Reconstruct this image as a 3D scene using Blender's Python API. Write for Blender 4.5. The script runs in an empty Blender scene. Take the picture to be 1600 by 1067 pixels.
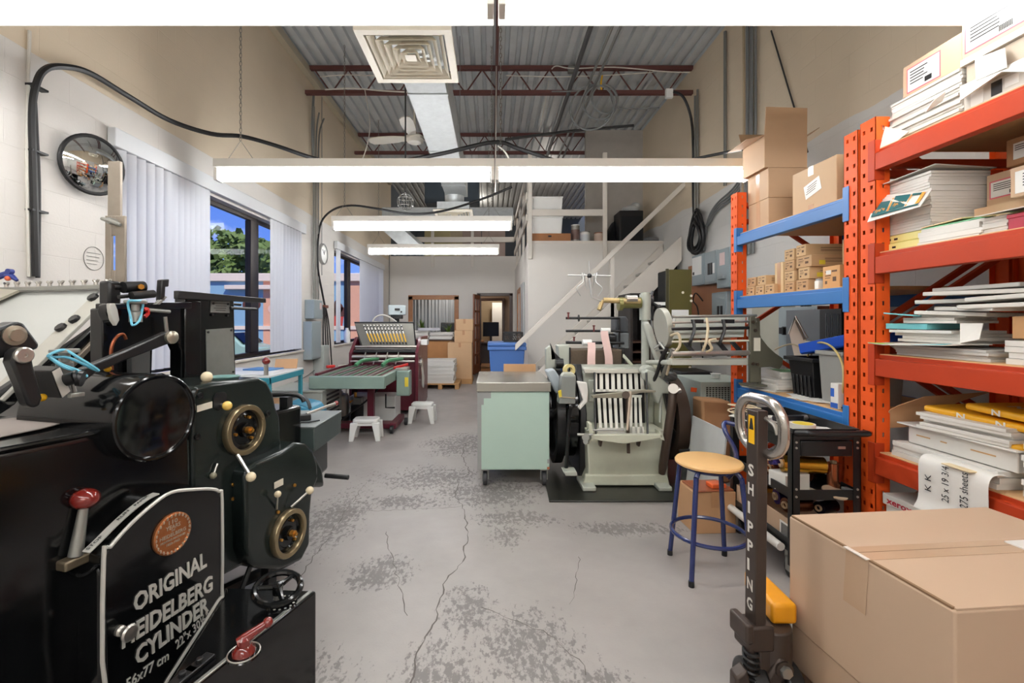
import bpy, bmesh, math, random
from mathutils import Vector, Matrix
random.seed(7)
C = bpy.context.scene.collection
F, CX, CY, CH = 720.0, 768.0, 500.0, 1.4          # focal length and principal point for a 1600x1067 frame, eye height
PI = math.pi
V3 = Vector
def W(px, py, Y):  return V3(((px-CX)/F*Y, Y, CH-(py-CY)/F*Y))
def WX(px, py, X):
    Y = X*F/(px-CX); return V3((X, Y, CH-(py-CY)/F*Y))
def WZ(px, py, z):
    Y = (CH-z)*F/(py-CY); return V3(((px-CX)/F*Y, Y, z))
def lin(c):
    return tuple((v/255/12.92 if v/255 <= .04045 else ((v/255+.055)/1.055)**2.4) for v in c)
# ---------------------------------------------------------------- materials
MATS = {}
def nd(nt, t, **kw):
    n = nt.nodes.new(t)
    for k, v in kw.items(): setattr(n, k, v)
    return n
def M(name, col, rough=.5, metal=0., var=.06, scale=6., bump=0., bscale=60., coat=0., emit=None, es=0., spec=.5, alpha=None, trans=0.):
    if name in MATS: return MATS[name]
    m = bpy.data.materials.new(name); m.use_nodes = True
    nt = m.node_tree; b = nt.nodes['Principled BSDF']; L = nt.links
    c = lin(col)
    b.inputs['Roughness'].default_value = rough; b.inputs['Metallic'].default_value = metal
    b.inputs['Coat Weight'].default_value = coat; b.inputs['Coat Roughness'].default_value = .08
    b.inputs['Specular IOR Level'].default_value = spec
    if trans: b.inputs['Transmission Weight'].default_value = trans
    tc = nd(nt, 'ShaderNodeTexCoord')
    if var:
        n = nd(nt, 'ShaderNodeTexNoise'); n.inputs['Scale'].default_value = scale; n.inputs['Detail'].default_value = 5; n.inputs['Roughness'].default_value = .62
        L.new(tc.outputs['Object'], n.inputs['Vector'])
        r = nd(nt, 'ShaderNodeMix', data_type='RGBA')
        r.inputs[6].default_value = tuple(v*(1-var*1.6) for v in c)+(1,); r.inputs[7].default_value = tuple(min(1, v*(1+var*1.6)) for v in c)+(1,)
        L.new(n.outputs['Fac'], r.inputs[0]); L.new(r.outputs[2], b.inputs['Base Color'])
        mr = nd(nt, 'ShaderNodeMapRange'); mr.inputs[3].default_value = max(0, rough-.08); mr.inputs[4].default_value = min(1, rough+.08)
        L.new(n.outputs['Fac'], mr.inputs[0]); L.new(mr.outputs[0], b.inputs['Roughness'])
    else:
        b.inputs['Base Color'].default_value = c+(1,)
    if bump:
        n2 = nd(nt, 'ShaderNodeTexNoise'); n2.inputs['Scale'].default_value = bscale; n2.inputs['Detail'].default_value = 3
        L.new(tc.outputs['Object'], n2.inputs['Vector'])
        bp = nd(nt, 'ShaderNodeBump'); bp.inputs['Strength'].default_value = bump; bp.inputs['Distance'].default_value = .004
        L.new(n2.outputs['Fac'], bp.inputs['Height']); L.new(bp.outputs[0], b.inputs['Normal'])
    if emit:
        b.inputs['Emission Color'].default_value = lin(emit)+(1,); b.inputs['Emission Strength'].default_value = es
    MATS[name] = m; return m
def glassmat(name, tint=(245,250,250), refl=.12, rough=.0):
    if name in MATS: return MATS[name]
    m = bpy.data.materials.new(name); m.use_nodes = True; nt = m.node_tree; nt.nodes.clear(); L = nt.links
    o = nd(nt, 'ShaderNodeOutputMaterial'); t = nd(nt, 'ShaderNodeBsdfTransparent'); g = nd(nt, 'ShaderNodeBsdfGlossy'); x = nd(nt, 'ShaderNodeMixShader')
    t.inputs[0].default_value = lin(tint)+(1,); g.inputs['Roughness'].default_value = rough
    fr = nd(nt, 'ShaderNodeLayerWeight'); fr.inputs[0].default_value = .25
    ma = nd(nt, 'ShaderNodeMath', operation='MULTIPLY'); ma.inputs[1].default_value = refl*3
    L.new(fr.outputs['Fresnel'], ma.inputs[0]); L.new(ma.outputs[0], x.inputs[0]); L.new(t.outputs[0], x.inputs[1]); L.new(g.outputs[0], x.inputs[2]); L.new(x.outputs[0], o.inputs[0])
    MATS[name] = m; return m
# ---------------------------------------------------------------- mesh builder
class B:
    def __init__(s): s.v = []; s.f = []
    def add(s, vs, fs):
        n = len(s.v); s.v += [V3(p) for p in vs]; s.f += [[i+n for i in f] for f in fs]; return s
    def box(s, x0, x1, y0, y1, z0, z1):
        return s.add([(x0,y0,z0),(x1,y0,z0),(x1,y1,z0),(x0,y1,z0),(x0,y0,z1),(x1,y0,z1),(x1,y1,z1),(x0,y1,z1)],
            [(3,2,1,0),(4,5,6,7),(0,1,5,4),(1,2,6,5),(2,3,7,6),(3,0,4,7)])
    def obox(s, c, ax, sz):
        """oriented box: centre, three unit axes, three full sizes"""
        c = V3(c); a = [V3(q) for q in ax]
        P = [c + a[0]*(i*sz[0]/2) + a[1]*(j*sz[1]/2) + a[2]*(k*sz[2]/2) for k in (-1,1) for (i,j) in ((-1,-1),(1,-1),(1,1),(-1,1))]
        return s.add(P, [(3,2,1,0),(4,5,6,7),(0,1,5,4),(1,2,6,5),(2,3,7,6),(3,0,4,7)])
    def rbox(s, cx, cy, z0, w, d, h, a=0):
        ca, sa = math.cos(a), math.sin(a)
        return s.obox((cx,cy,z0+h/2), ((ca,sa,0),(-sa,ca,0),(0,0,1)), (w,d,h))
    def prism(s, poly, vec):
        n = len(poly); vec = V3(vec); P = [V3(p) for p in poly]
        return s.add(P + [p+vec for p in P], [list(range(n))[::-1], list(range(n,2*n))] + [(i,(i+1)%n,n+(i+1)%n,n+i) for i in range(n)])
    def quad(s, a, b, c, d): return s.add([a,b,c,d], [(0,1,2,3)])
    def cyl(s, p0, p1, r0, r1=None, n=16, cap=True):
        r1 = r0 if r1 is None else r1; p0 = V3(p0); p1 = V3(p1); d = (p1-p0).normalized()
        a = d.orthogonal().normalized(); b = d.cross(a)
        vs = [p0 + (a*math.cos(2*PI*i/n)+b*math.sin(2*PI*i/n))*r0 for i in range(n)] + [p1 + (a*math.cos(2*PI*i/n)+b*math.sin(2*PI*i/n))*r1 for i in range(n)]
        fs = [(i,(i+1)%n,n+(i+1)%n,n+i) for i in range(n)]
        if cap: fs += [list(range(n))[::-1], list(range(n,2*n))]
        return s.add(vs, fs)
    def lathe(s, p, d, prof, n=24):
        """prof: list of (radius, distance along d) ; open ends closed when radius 0"""
        p = V3(p); d = V3(d).normalized(); a = d.orthogonal().normalized(); b = d.cross(a); vs = []; fs = []
        for r, h in prof:
            for i in range(n): vs.append(p + d*h + (a*math.cos(2*PI*i/n)+b*math.sin(2*PI*i/n))*max(r,1e-5))
        for k in range(len(prof)-1):
            for i in range(n): fs.append((k*n+i, k*n+(i+1)%n, (k+1)*n+(i+1)%n, (k+1)*n+i))
        return s.add(vs, fs)
    def ball(s, c, r, sc=(1,1,1), n=16, m=10):
        c = V3(c); vs = []; fs = []
        for k in range(m+1):
            t = PI*k/m
            for i in range(n):
                a = 2*PI*i/n
                vs.append(c + V3((math.sin(t)*math.cos(a)*r*sc[0], math.sin(t)*math.sin(a)*r*sc[1], math.cos(t)*r*sc[2])))
        for k in range(m):
            for i in range(n): fs.append((k*n+i, k*n+(i+1)%n, (k+1)*n+(i+1)%n, (k+1)*n+i))
        return s.add(vs, fs)
    def tube(s, pts, r, n=8, closed=False):
        P = [V3(p) for p in pts]; m = len(P); rs = r if isinstance(r, (list,tuple)) else [r]*m
        vs = []; fs = []; a = None
        for i in range(m):
            if closed: t = (P[(i+1)%m]-P[i-1])
            else: t = P[min(i+1,m-1)]-P[max(i-1,0)]
            t = t.normalized() if t.length > 1e-9 else V3((0,0,1))
            if a is None: a = t.orthogonal().normalized()
            else:
                a = a - t*a.dot(t); a = a.normalized() if a.length > 1e-6 else t.orthogonal().normalized()
            b = t.cross(a)
            vs += [P[i] + (a*math.cos(2*PI*k/n)+b*math.sin(2*PI*k/n))*rs[i] for k in range(n)]
        for i in range(m if closed else m-1):
            j = (i+1)%m
            for k in range(n): fs.append((i*n+k, i*n+(k+1)%n, j*n+(k+1)%n, j*n+k))
        if not closed: fs += [list(range(n))[::-1], list(range((m-1)*n, m*n))]
        return s.add(vs, fs)
    def ring(s, c, d, R, r, n=28, k=8):
        d = V3(d).normalized(); a = d.orthogonal().normalized(); b = d.cross(a); c = V3(c)
        return s.tube([c+(a*math.cos(2*PI*i/n)+b*math.sin(2*PI*i/n))*R for i in range(n)], r, k, True)
    def strip(s, pts, up, w, th):
        """ribbon of width w along up direction list/vec and thickness th through the polyline"""
        P = [V3(p) for p in pts]; n = len(P); vs = []; fs = []
        for i in range(n):
            t = (P[min(i+1,n-1)]-P[max(i-1,0)]).normalized(); u = V3(up).normalized(); nn = t.cross(u).normalized()
            for q in ((-1,-1),(1,-1),(1,1),(-1,1)): vs.append(P[i]+u*(q[0]*w/2)+nn*(q[1]*th/2))
        for i in range(n-1):
            for k in range(4): fs.append((i*4+k, i*4+(k+1)%4, i*4+4+(k+1)%4, i*4+4+k))
        fs += [(3,2,1,0), ((n-1)*4,(n-1)*4+1,(n-1)*4+2,(n-1)*4+3)]
        return s.add(vs, fs)
    def text(s, txt, o, xd, yd, size, ext=.0, bold=0., align='LEFT', shear=0.):
        cu = bpy.data.curves.new('t', 'FONT'); cu.body = txt; cu.size = 1; cu.align_x = align; cu.resolution_u = 2; cu.offset = bold; cu.shear = shear
        ob = bpy.data.objects.new('t', cu); me = ob.to_mesh()
        o = V3(o); xd = V3(xd).normalized(); yd = V3(yd).normalized(); zd = xd.cross(yd)
        vs = [o + xd*(v.co.x*size) + yd*(v.co.y*size) + zd*.0004 for v in me.vertices]
        fs = [list(p.vertices) for p in me.polygons]
        if ext:
            n = len(vs); es = {}
            for f in fs:
                for i in range(len(f)): e = (f[i], f[(i+1)%len(f)]); es[e] = 1
            side = [(a, b, b+n, a+n) for (a, b) in es if (b, a) not in es]
            s.add(vs + [v+zd*ext for v in vs], [f[::-1] for f in fs] + [[i+n for i in f] for f in fs] + side)
        else: s.add(vs, fs)
        ob.to_mesh_clear(); bpy.data.objects.remove(ob); bpy.data.curves.remove(cu); return s
    def fit(s, txt, p0, p1, up, cap, ext=0., bold=0.):
        """lettering on the baseline p0-p1, stretched to it, cap height cap"""
        t = B().text(txt, (0,0,0), EX, EY, 1, 0, bold); w = max(v.x for v in t.v)-min(v.x for v in t.v); x0 = min(v.x for v in t.v)
        p0, p1 = V3(p0), V3(p1); xd = (p1-p0); Wd = xd.length; xd.normalize(); up = V3(up).normalized(); zd = xd.cross(up).normalized(); up = zd.cross(xd)
        vs = [p0 + xd*((v.x-x0)/w*Wd) + up*(v.y*cap/.70) + zd*.0005 for v in t.v]; fs = t.f
        if ext:
            n = len(vs); es = {(f[i], f[(i+1)%len(f)]) for f in fs for i in range(len(f))}
            side = [(a, b, b+n, a+n) for (a, b) in es if (b, a) not in es]
            return s.add(vs + [v+zd*ext for v in vs], [f[::-1] for f in fs] + [[i+n for i in f] for f in fs] + side)
        return s.add(vs, fs)
    def mesh(s, name, mat, loc, angle=38, fix=True):
        me = bpy.data.meshes.new(name); me.from_pydata([v-loc for v in s.v], [], s.f)
        if fix:
            bm = bmesh.new(); bm.from_mesh(me); bmesh.ops.recalc_face_normals(bm, faces=bm.faces[:]); bm.to_mesh(me); bm.free()
        me.polygons.foreach_set('use_smooth', [True]*len(me.polygons)); me.set_sharp_from_angle(angle=math.radians(angle))
        me.materials.append(mat); return me
def smooth(pts, k=6, closed=False):
    P = [V3(p) for p in pts]; n = len(P); out = []
    for i in range(n if closed else n-1):
        if closed: a, b, c, d = P[i-1], P[i], P[(i+1)%n], P[(i+2)%n]
        else: a, b, c, d = P[max(i-1,0)], P[i], P[i+1], P[min(i+2,n-1)]
        for j in range(k):
            t = j/k
            out.append(.5*((2*b)+(c-a)*t+(2*a-5*b+4*c-d)*t*t+(3*b-a-3*c+d)*t**3))
    if not closed: out.append(P[-1])
    return out
def obj(name, b, mat, parent=None, bevel=0., seg=2, angle=38, fix=True):
    """one mesh object: a part when parent is given (geometry stays where it was built), else a thing with its origin at its base"""
    if parent is None:
        xs = [v.x for v in b.v]; ys = [v.y for v in b.v]; zs = [v.z for v in b.v]
        loc = V3(((min(xs)+max(xs))/2, (min(ys)+max(ys))/2, min(zs)))
        base = loc
    else: base = WORLD[parent.name].copy(); loc = base
    me = b.mesh(name, mat, base, angle, fix); o = bpy.data.objects.new(name, me); C.objects.link(o)
    if parent is None: o.location = loc
    else:
        o.parent = parent
    WORLD[o.name] = base.copy()
    if bevel:
        md = o.modifiers.new('bevel', 'BEVEL'); md.width = bevel; md.segments = seg; md.limit_method = 'ANGLE'; md.angle_limit = math.radians(40); md.use_clamp_overlap = True
    return o
WORLD = {}
def tag(o, label, cat, group=None, kind=None):
    o['label'] = label; o['category'] = cat
    if group: o['group'] = group
    if kind: o['kind'] = kind
    return o
def thing(name, label, cat, loc=(0,0,0), group=None):
    o = bpy.data.objects.new(name, None); C.objects.link(o); o.location = loc; o.empty_display_size = .05
    WORLD[o.name] = V3(loc); tag(o, label, cat, group); return o
def struct(name, b, mat, parent=None, **kw):
    o = obj(name, b, mat, parent, **kw)
    if parent is None: o['kind'] = 'structure'
    return o
def kids(o): return [c for c in bpy.data.objects if c.parent == o]
def dup(root, loc, rotz=0, label=None, group=None, scale=None):
    def cp(o, par):
        c = o.copy(); C.objects.link(c)
        if par is not None: c.parent = par
        for k in kids(o): cp(k, c)
        return c
    r = cp(root, None); r.location = loc; r.rotation_euler = (0,0,rotz)
    if scale: r.scale = scale
    if label: r['label'] = label
    if group: r['group'] = group
    return r
def rrect(w, h, r, n=5):
    out = []
    for (cx, cy, a0) in ((w/2-r,h/2-r,0),(-w/2+r,h/2-r,90),(-w/2+r,-h/2+r,180),(w/2-r,-h/2+r,270)):
        for i in range(n+1):
            a = math.radians(a0+90*i/n); out.append((cx+r*math.cos(a), cy+r*math.sin(a)))
    return out
EX, EY, EZ = V3((1,0,0)), V3((0,1,0)), V3((0,0,1))
XL, XR, YB, YP, XP, ZC = -2.75, 2.97, 12.4, 7.95, .63, 5.13
ZD, ZE = 2.75, 3.12                                # stair landing level, level behind the office wall
def wallmat(name, lo, hi, split, axis, rough_edge=.0):
    m = bpy.data.materials.new(name); m.use_nodes = True; nt = m.node_tree; L = nt.links; b = nt.nodes['Principled BSDF']
    tc = nd(nt, 'ShaderNodeTexCoord'); sp = nd(nt, 'ShaderNodeSeparateXYZ'); L.new(tc.outputs['Object'], sp.inputs[0])
    cb = nd(nt, 'ShaderNodeCombineXYZ'); L.new(sp.outputs[axis], cb.inputs[0]); L.new(sp.outputs['Z'], cb.inputs[1])
    br = nd(nt, 'ShaderNodeTexBrick'); br.inputs['Scale'].default_value = 1; br.inputs['Brick Width'].default_value = .4; br.inputs['Row Height'].default_value = .2
    br.inputs['Mortar Size'].default_value = .004; br.inputs['Mortar Smooth'].default_value = .4; L.new(cb.outputs[0], br.inputs['Vector'])
    no = nd(nt, 'ShaderNodeTexNoise'); no.inputs['Scale'].default_value = 1.3; no.inputs['Detail'].default_value = 6; L.new(tc.outputs['Object'], no.inputs['Vector'])
    fine = nd(nt, 'ShaderNodeTexNoise'); fine.inputs['Scale'].default_value = 70; fine.inputs['Detail'].default_value = 3; L.new(tc.outputs['Object'], fine.inputs['Vector'])
    mr = nd(nt, 'ShaderNodeMath', operation='MULTIPLY_ADD'); mr.inputs[1].default_value = rough_edge; L.new(no.outputs['Fac'], mr.inputs[0]); L.new(sp.outputs['Z'], mr.inputs[2])
    gt = nd(nt, 'ShaderNodeMath', operation='GREATER_THAN'); gt.inputs[1].default_value = split + rough_edge*.5; L.new(mr.outputs[0], gt.inputs[0])
    mx = nd(nt, 'ShaderNodeMix', data_type='RGBA'); mx.inputs[6].default_value = lin(lo)+(1,); mx.inputs[7].default_value = lin(hi)+(1,); L.new(gt.outputs[0], mx.inputs[0])
    dk = nd(nt, 'ShaderNodeMix', data_type='RGBA', blend_type='MULTIPLY'); dk.inputs[0].default_value = .16
    L.new(mx.outputs[2], dk.inputs[6]); L.new(no.outputs['Fac'], dk.inputs[7]); L.new(dk.outputs[2], b.inputs['Base Color'])
    ad = nd(nt, 'ShaderNodeMath', operation='MULTIPLY_ADD'); ad.inputs[1].default_value = -1.0; L.new(br.outputs['Fac'], ad.inputs[0])
    fm = nd(nt, 'ShaderNodeMath', operation='MULTIPLY'); fm.inputs[1].default_value = .35; L.new(fine.outputs['Fac'], fm.inputs[0]); L.new(fm.outputs[0], ad.inputs[2])
    bp = nd(nt, 'ShaderNodeBump'); bp.inputs['Strength'].default_value = .45; bp.inputs['Distance'].default_value = .006
    L.new(ad.outputs[0], bp.inputs['Height']); L.new(bp.outputs[0], b.inputs['Normal']); b.inputs['Roughness'].default_value = .55
    MATS[name] = m; return m
WHITE, BEIGE = (234,229,222), (230,213,187)
m_wl = wallmat('block_wall_left', WHITE, BEIGE, 3.0, 'Y', .03)
m_wr = wallmat('block_wall_right', (230,228,223), BEIGE, 3.08, 'Y', .16)
m_wf = wallmat('block_wall_front', WHITE, BEIGE, 3.0, 'X', .03)
m_dry = M('painted_drywall', (226,221,213), .6, var=.02, scale=2, bump=.05)
m_trimw = M('white_painted_wood', (226,219,208), .5, var=.03)
m_bluegrey = M('grey_sheet_metal', (150,160,162), .4, .3)
m_white = M('white_enamel', (236,236,232), .35, var=.02)
m_brown = M('dark_bronze_aluminium', (46,38,33), .4, .5)
m_wood = M('oak_wood', (168,112,66), .45, var=.14, scale=9)
m_dwood = M('dark_wood', (62,38,26), .4, var=.15, scale=9)
# ---- floor
def floormat():
    m = bpy.data.materials.new('worn_painted_concrete'); m.use_nodes = True; nt = m.node_tree; L = nt.links; b = nt.nodes['Principled BSDF']
    tc = nd(nt, 'ShaderNodeTexCoord'); o = tc.outputs['Object']
    def noise(s, d=6, r=.6, dist=0):
        n = nd(nt, 'ShaderNodeTexNoise'); n.inputs['Scale'].default_value = s; n.inputs['Detail'].default_value = d; n.inputs['Roughness'].default_value = r; n.inputs['Distortion'].default_value = dist
        L.new(o, n.inputs['Vector']); return n.outputs['Fac']
    def mrange(v, a, b_, c, d_):
        n = nd(nt, 'ShaderNodeMapRange'); n.inputs[1].default_value = a; n.inputs[2].default_value = b_; n.inputs[3].default_value = c; n.inputs[4].default_value = d_; L.new(v, n.inputs[0]); return n.outputs[0]
    def mth(op, x, y):
        n = nd(nt, 'ShaderNodeMath', operation=op)
        for i, q in enumerate((x, y)):
            if isinstance(q, (int, float)): n.inputs[i].default_value = q
            else: L.new(q, n.inputs[i])
        return n.outputs[0]
    def mix(f, a, c):
        n = nd(nt, 'ShaderNodeMix', data_type='RGBA')
        for i, q in ((0,f),(6,a),(7,c)):
            if isinstance(q, tuple): n.inputs[i].default_value = q
            else: L.new(q, n.inputs[i])
        return n.outputs[2]
    base = mix(mrange(noise(1.1,7,.65), .3, .7, 0, 1), lin((143,138,135))+(1,), lin((163,157,153))+(1,))
    # places where the grey paint has worn through: centre, half sizes (floor metres, object origin is the floor's middle)
    spots = [(-.66,3.55,.42,.16),(-.5,4.1,.6,.35),(.16,3.25,.34,.16),(-.05,3.75,.5,.35),(.1,3.0,.14,.2),(-.12,2.25,.17,.22),(-.62,2.55,.22,.2),(.16,1.98,.26,.28),(-.2,1.75,.22,.3),(-.75,1.6,.35,.4),(.35,1.75,.22,.16),(-1.1,3.3,.25,.6),(.9,3.1,.4,.12),(-.3,5.2,.5,.5)]
    msk = None
    sp = nd(nt, 'ShaderNodeSeparateXYZ'); L.new(o, sp.inputs[0])
    ny = noise(3.2,4,.6)
    for (x, y, a, c) in spots:
        dx = mth('DIVIDE', mth('SUBTRACT', sp.outputs[0], x-FLC[0]), a); dy = mth('DIVIDE', mth('SUBTRACT', sp.outputs[1], y-FLC[1]), c)
        d = mth('ADD', mth('MULTIPLY', dx, dx), mth('MULTIPLY', dy, dy)); k = mrange(d, 0, 2.0, 1, 0)
        msk = k if msk is None else mth('MAXIMUM', msk, k)
    st = nd(nt, 'ShaderNodeMapping'); L.new(o, st.inputs[0]); st.inputs['Scale'].default_value = (1.6,.8,1)
    n1 = nd(nt, 'ShaderNodeTexNoise'); n1.inputs['Scale'].default_value = 21; n1.inputs['Detail'].default_value = 9; n1.inputs['Roughness'].default_value = .72; L.new(st.outputs[0], n1.inputs['Vector'])
    thr = mth('ADD', n1.outputs['Fac'], mth('MULTIPLY', mth('SUBTRACT', msk, .45), .30))
    thr = mth('ADD', thr, mth('MULTIPLY', mth('SUBTRACT', ny, .5), .25)); thr = mth('ADD', thr, mth('MULTIPLY', mth('SUBTRACT', noise(75,4,.7), .5), .3))
    worn = mrange(thr, .585, .65, 0, 1)
    c1 = mix(mth('MULTIPLY', worn, .7), base, lin((98,95,94))+(1,))
    spk = mrange(noise(38,5,.7), .66, .72, 0, .55)
    c2 = mix(mth('MULTIPLY', spk, mrange(noise(.9,3), .45, .65, 0, 1)), c1, lin((110,104,100))+(1,))
    dirt = mrange(noise(.55,5,.6,.6), .5, .75, 0, .35)
    c3 = mix(dirt, c2, lin((140,132,126))+(1,))
    L.new(c3, b.inputs['Base Color'])
    L.new(mth('ADD', mrange(noise(2.5,6), .3, .7, .34, .52), mth('MULTIPLY', worn, .2)), b.inputs['Roughness'])
    bp = nd(nt, 'ShaderNodeBump'); bp.inputs['Strength'].default_value = .12; bp.inputs['Distance'].default_value = .004; L.new(mth('SUBTRACT', noise(90,2), worn), bp.inputs['Height']); L.new(bp.outputs[0], b.inputs['Normal'])
    return m
FY0 = -3.
FLC = ((XL+XR)/2, (FY0+YB)/2)
fl = struct('floor', B().box(XL, XR, FY0, YB, -.1, 0), floormat())
# object coordinates of the floor start at its middle, .1 below the surface
def crack(px, wid):
    P = [WZ(x, y, 0) for x, y in px]; Q = []
    for i in range(len(P)-1):
        n = max(2, int((P[i+1]-P[i]).length/.035))
        for j in range(n):
            q = P[i].lerp(P[i+1], j/n); q.x += random.uniform(-.012,.012); q.y += random.uniform(-.012,.012); Q.append(q)
    b = B(); vs = []; fs = []
    for i, q in enumerate(Q):
        t = (Q[min(i+1,len(Q)-1)]-Q[max(i-1,0)]).normalized(); nn = V3((-t.y,t.x,0)); w = wid*random.uniform(.25,1)
        vs += [q+nn*w+EZ*.0006, q-nn*w+EZ*.0006]
    for i in range(len(Q)-1): fs.append((2*i,2*i+1,2*i+3,2*i+2))
    return b.add(vs, fs)
m_crack = M('floor_crack', (92,86,82), .8)
ck = crack([(642,1067),(655,1020),(672,985),(690,935),(697,905),(722,880),(730,840),(728,800),(712,775),(716,750),(735,740),(722,712),(728,690)], .0045)
for pxs, w in (([(470,800),(560,799),(700,793),(800,778)], .003), ([(605,830),(612,870),(624,915),(630,945),(645,970)], .003), ([(470,900),(560,770),(575,752)], .003), ([(905,870),(900,920),(890,950)], .002), ([(752,950),(790,965),(860,990),(910,1040),(925,1067)], .003)):
    q = crack(pxs, w); ck.add(q.v, q.f)
struct('floor_crack', ck, m_crack, fl, fix=False)
# ---- left wall with two windows
W1, W2 = (3.31, 6.67, .97, 2.62), (8.05, 11.58, .97, 2.62)
b = B(); x0, x1 = XL-.22, XL
b.box(x0,x1,FY0,YB+.2,0,.97); b.box(x0,x1,FY0,YB+.2,2.62,ZC+.3)
for a, c in ((FY0,W1[0]),(W1[1],W2[0]),(W2[1],YB+.2)): b.box(x0,x1,a,c,.97,2.62)
struct('wall_left', b, m_wl)
b = B(); b.box(XR, XR+.2, FY0, 9.05, 0, ZC+.3); struct('wall_right', b, m_wr)
struct('wall_front', B().box(XL-.2, XR+.2, FY0-.2, FY0, 0, ZC+.3), m_wf)
# ---- back wall of the office: window hole and doorway
wx0, wx1, wz0, wz1 = W(640,0,YB).x, W(715,0,YB).x, W(0,545,YB).z, W(0,463,YB).z
dx0, dx1, dz1 = W(747,0,YB).x, W(800,0,YB).x, W(0,459,YB).z
b = B(); y0, y1 = YB, YB+.12
b.box(XL,wx0,y0,y1,0,ZE); b.box(wx0,wx1,y0,y1,0,wz0); b.box(wx0,wx1,y0,y1,wz1,ZE); b.box(wx1,dx0,y0,y1,0,ZE); b.box(dx0,dx1,y0,y1,dz1,ZE); b.box(dx1,XP+.1,y0,y1,0,ZE)
struct('wall_back', b, m_dry)
struct('wall_stairs', B().box(XP, XR+.1, YP, YP+.1, 0, ZD), m_dry)
struct('wall_passage', B().box(XP, XP+.1, YP+.1, YB, 0, ZD), m_dry)
# ---- window units
gl = glassmat('window_glass', (250,252,253), .004)
def window(n, w, mulls):
    y0, y1, z0, z1 = w; xf = XL-.14; f = B()
    f.box(xf,xf+.05,y0,y1,z0,z0+.045).box(xf,xf+.05,y0,y1,z1-.045,z1).box(xf,xf+.05,y0,y0+.045,z0+.045,z1-.045).box(xf,xf+.05,y1-.045,y1,z0+.045,z1-.045)
    for a, c in mulls: f.box(xf-.01,xf+.06,a,c,z0+.045,z1-.045)
    o = struct('window_%d' % n, f, m_brown, bevel=.004)
    edges = [y0+.045] + [q for m_ in mulls for q in m_] + [y1-.045]
    for i in range(0, len(edges), 2): struct('glass', B().box(xf+.02,xf+.026,edges[i],edges[i+1],z0+.045,z1-.045), gl, o)
    s = B().box(XL-.09, XL+.03, y0-.03, y1+.03, z0-.03, z0); struct('window_sill', s, m_trimw, o, bevel=.004)
window(1, W1, [(5.42,5.60)]); window(2, W2, [(9.05,9.25)])
# ---- ceiling deck (trapezoid ribs along the room) and open web joists
P = []; x = XL-.2; i = 0
while x < XR+.2:
    P += [(x,0),(x+.085,0),(x+.1,.045),(x+.145,.045),(x+.16,0)]; x += .16
b = B(); vs = []; fs = []
for (x, z) in P: vs += [V3((x,FY0-.2,ZC+z)), V3((x,17.2,ZC+z))]
for i in range(len(P)-1): fs.append((2*i,2*i+2,2*i+3,2*i+1))
b.add(vs, fs); b.box(XL-.2,XR+.2,FY0-.2,17.2,ZC+.05,ZC+.12)
m_deck = M('galvanised_deck', (198,202,203), .5, .0, var=.12, scale=3)
struct('ceiling', b, m_deck, angle=20)
m_joist = M('red_oxide_steel', (98,58,54), .6, var=.12)
m_joistg = M('grey_steel', (88,84,82), .6, var=.12)
for k, Y in enumerate((1.9, 4.34, 6.77, 9.2)):
    b = B()
    for z in (ZC-.06, ZC-.42):
        for s in (-1, 1): b.box(XL+.02, XR-.02, Y+s*.02-.012, Y+s*.02+.012, z, z+.055)
    n = 22
    for i in range(n):
        xa = XL+.15 + (XR-XL-.3)*i/n; xb = XL+.15 + (XR-XL-.3)*(i+1)/n
        za, zb = (ZC-.40, ZC-.05) if i % 2 else (ZC-.05, ZC-.40)
        b.tube([(xa,Y,za),(xb,Y,zb)], .011, 6)
    o = struct('trim_%d' % (k+1), b, m_joist); o['label'] = 'open web steel roof joist under the ribbed deck'
struct('trim_5', B().cyl((.07,FY0,ZC-.4),(.07,11.5,ZC-.4),.018).cyl((.07,FY0,ZC-.08),(.07,11.5,ZC-.08),.016), m_joist)
# steel ledge angle along the left wall under the deck
struct('trim_6', B().box(XL, XL+.09, FY0, 12.3, ZC-.13, ZC-.02), M('cream_paint', (190,180,158), .5), bevel=.004)
# ---- upper rooms behind (loft)
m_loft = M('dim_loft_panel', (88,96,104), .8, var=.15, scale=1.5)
m_loftw = M('loft_plaster', (176,170,162), .7, var=.08)
struct('floor_loft', B().box(XL,XP+.1,YB+.12,17,ZE-.25,ZE), M('loft_floor', (120,105,90), .7))
struct('floor_landing', B().box(XP+.1,XR+.1,YP+.1,17,ZD-.2,ZD), M('loft_floor', (120,105,90), .7))
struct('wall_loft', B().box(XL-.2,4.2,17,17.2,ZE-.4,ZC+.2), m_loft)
struct('wall_landing', B().box(1.85,4.2,9.05,9.15,ZD,ZC), m_loftw)
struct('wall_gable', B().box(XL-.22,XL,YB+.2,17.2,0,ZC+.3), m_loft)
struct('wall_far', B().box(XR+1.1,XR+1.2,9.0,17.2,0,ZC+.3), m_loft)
struct('trim_7', B().box(XP,XR,YP-.012,YP,ZD-.03,ZD+.015), m_trimw)
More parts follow.
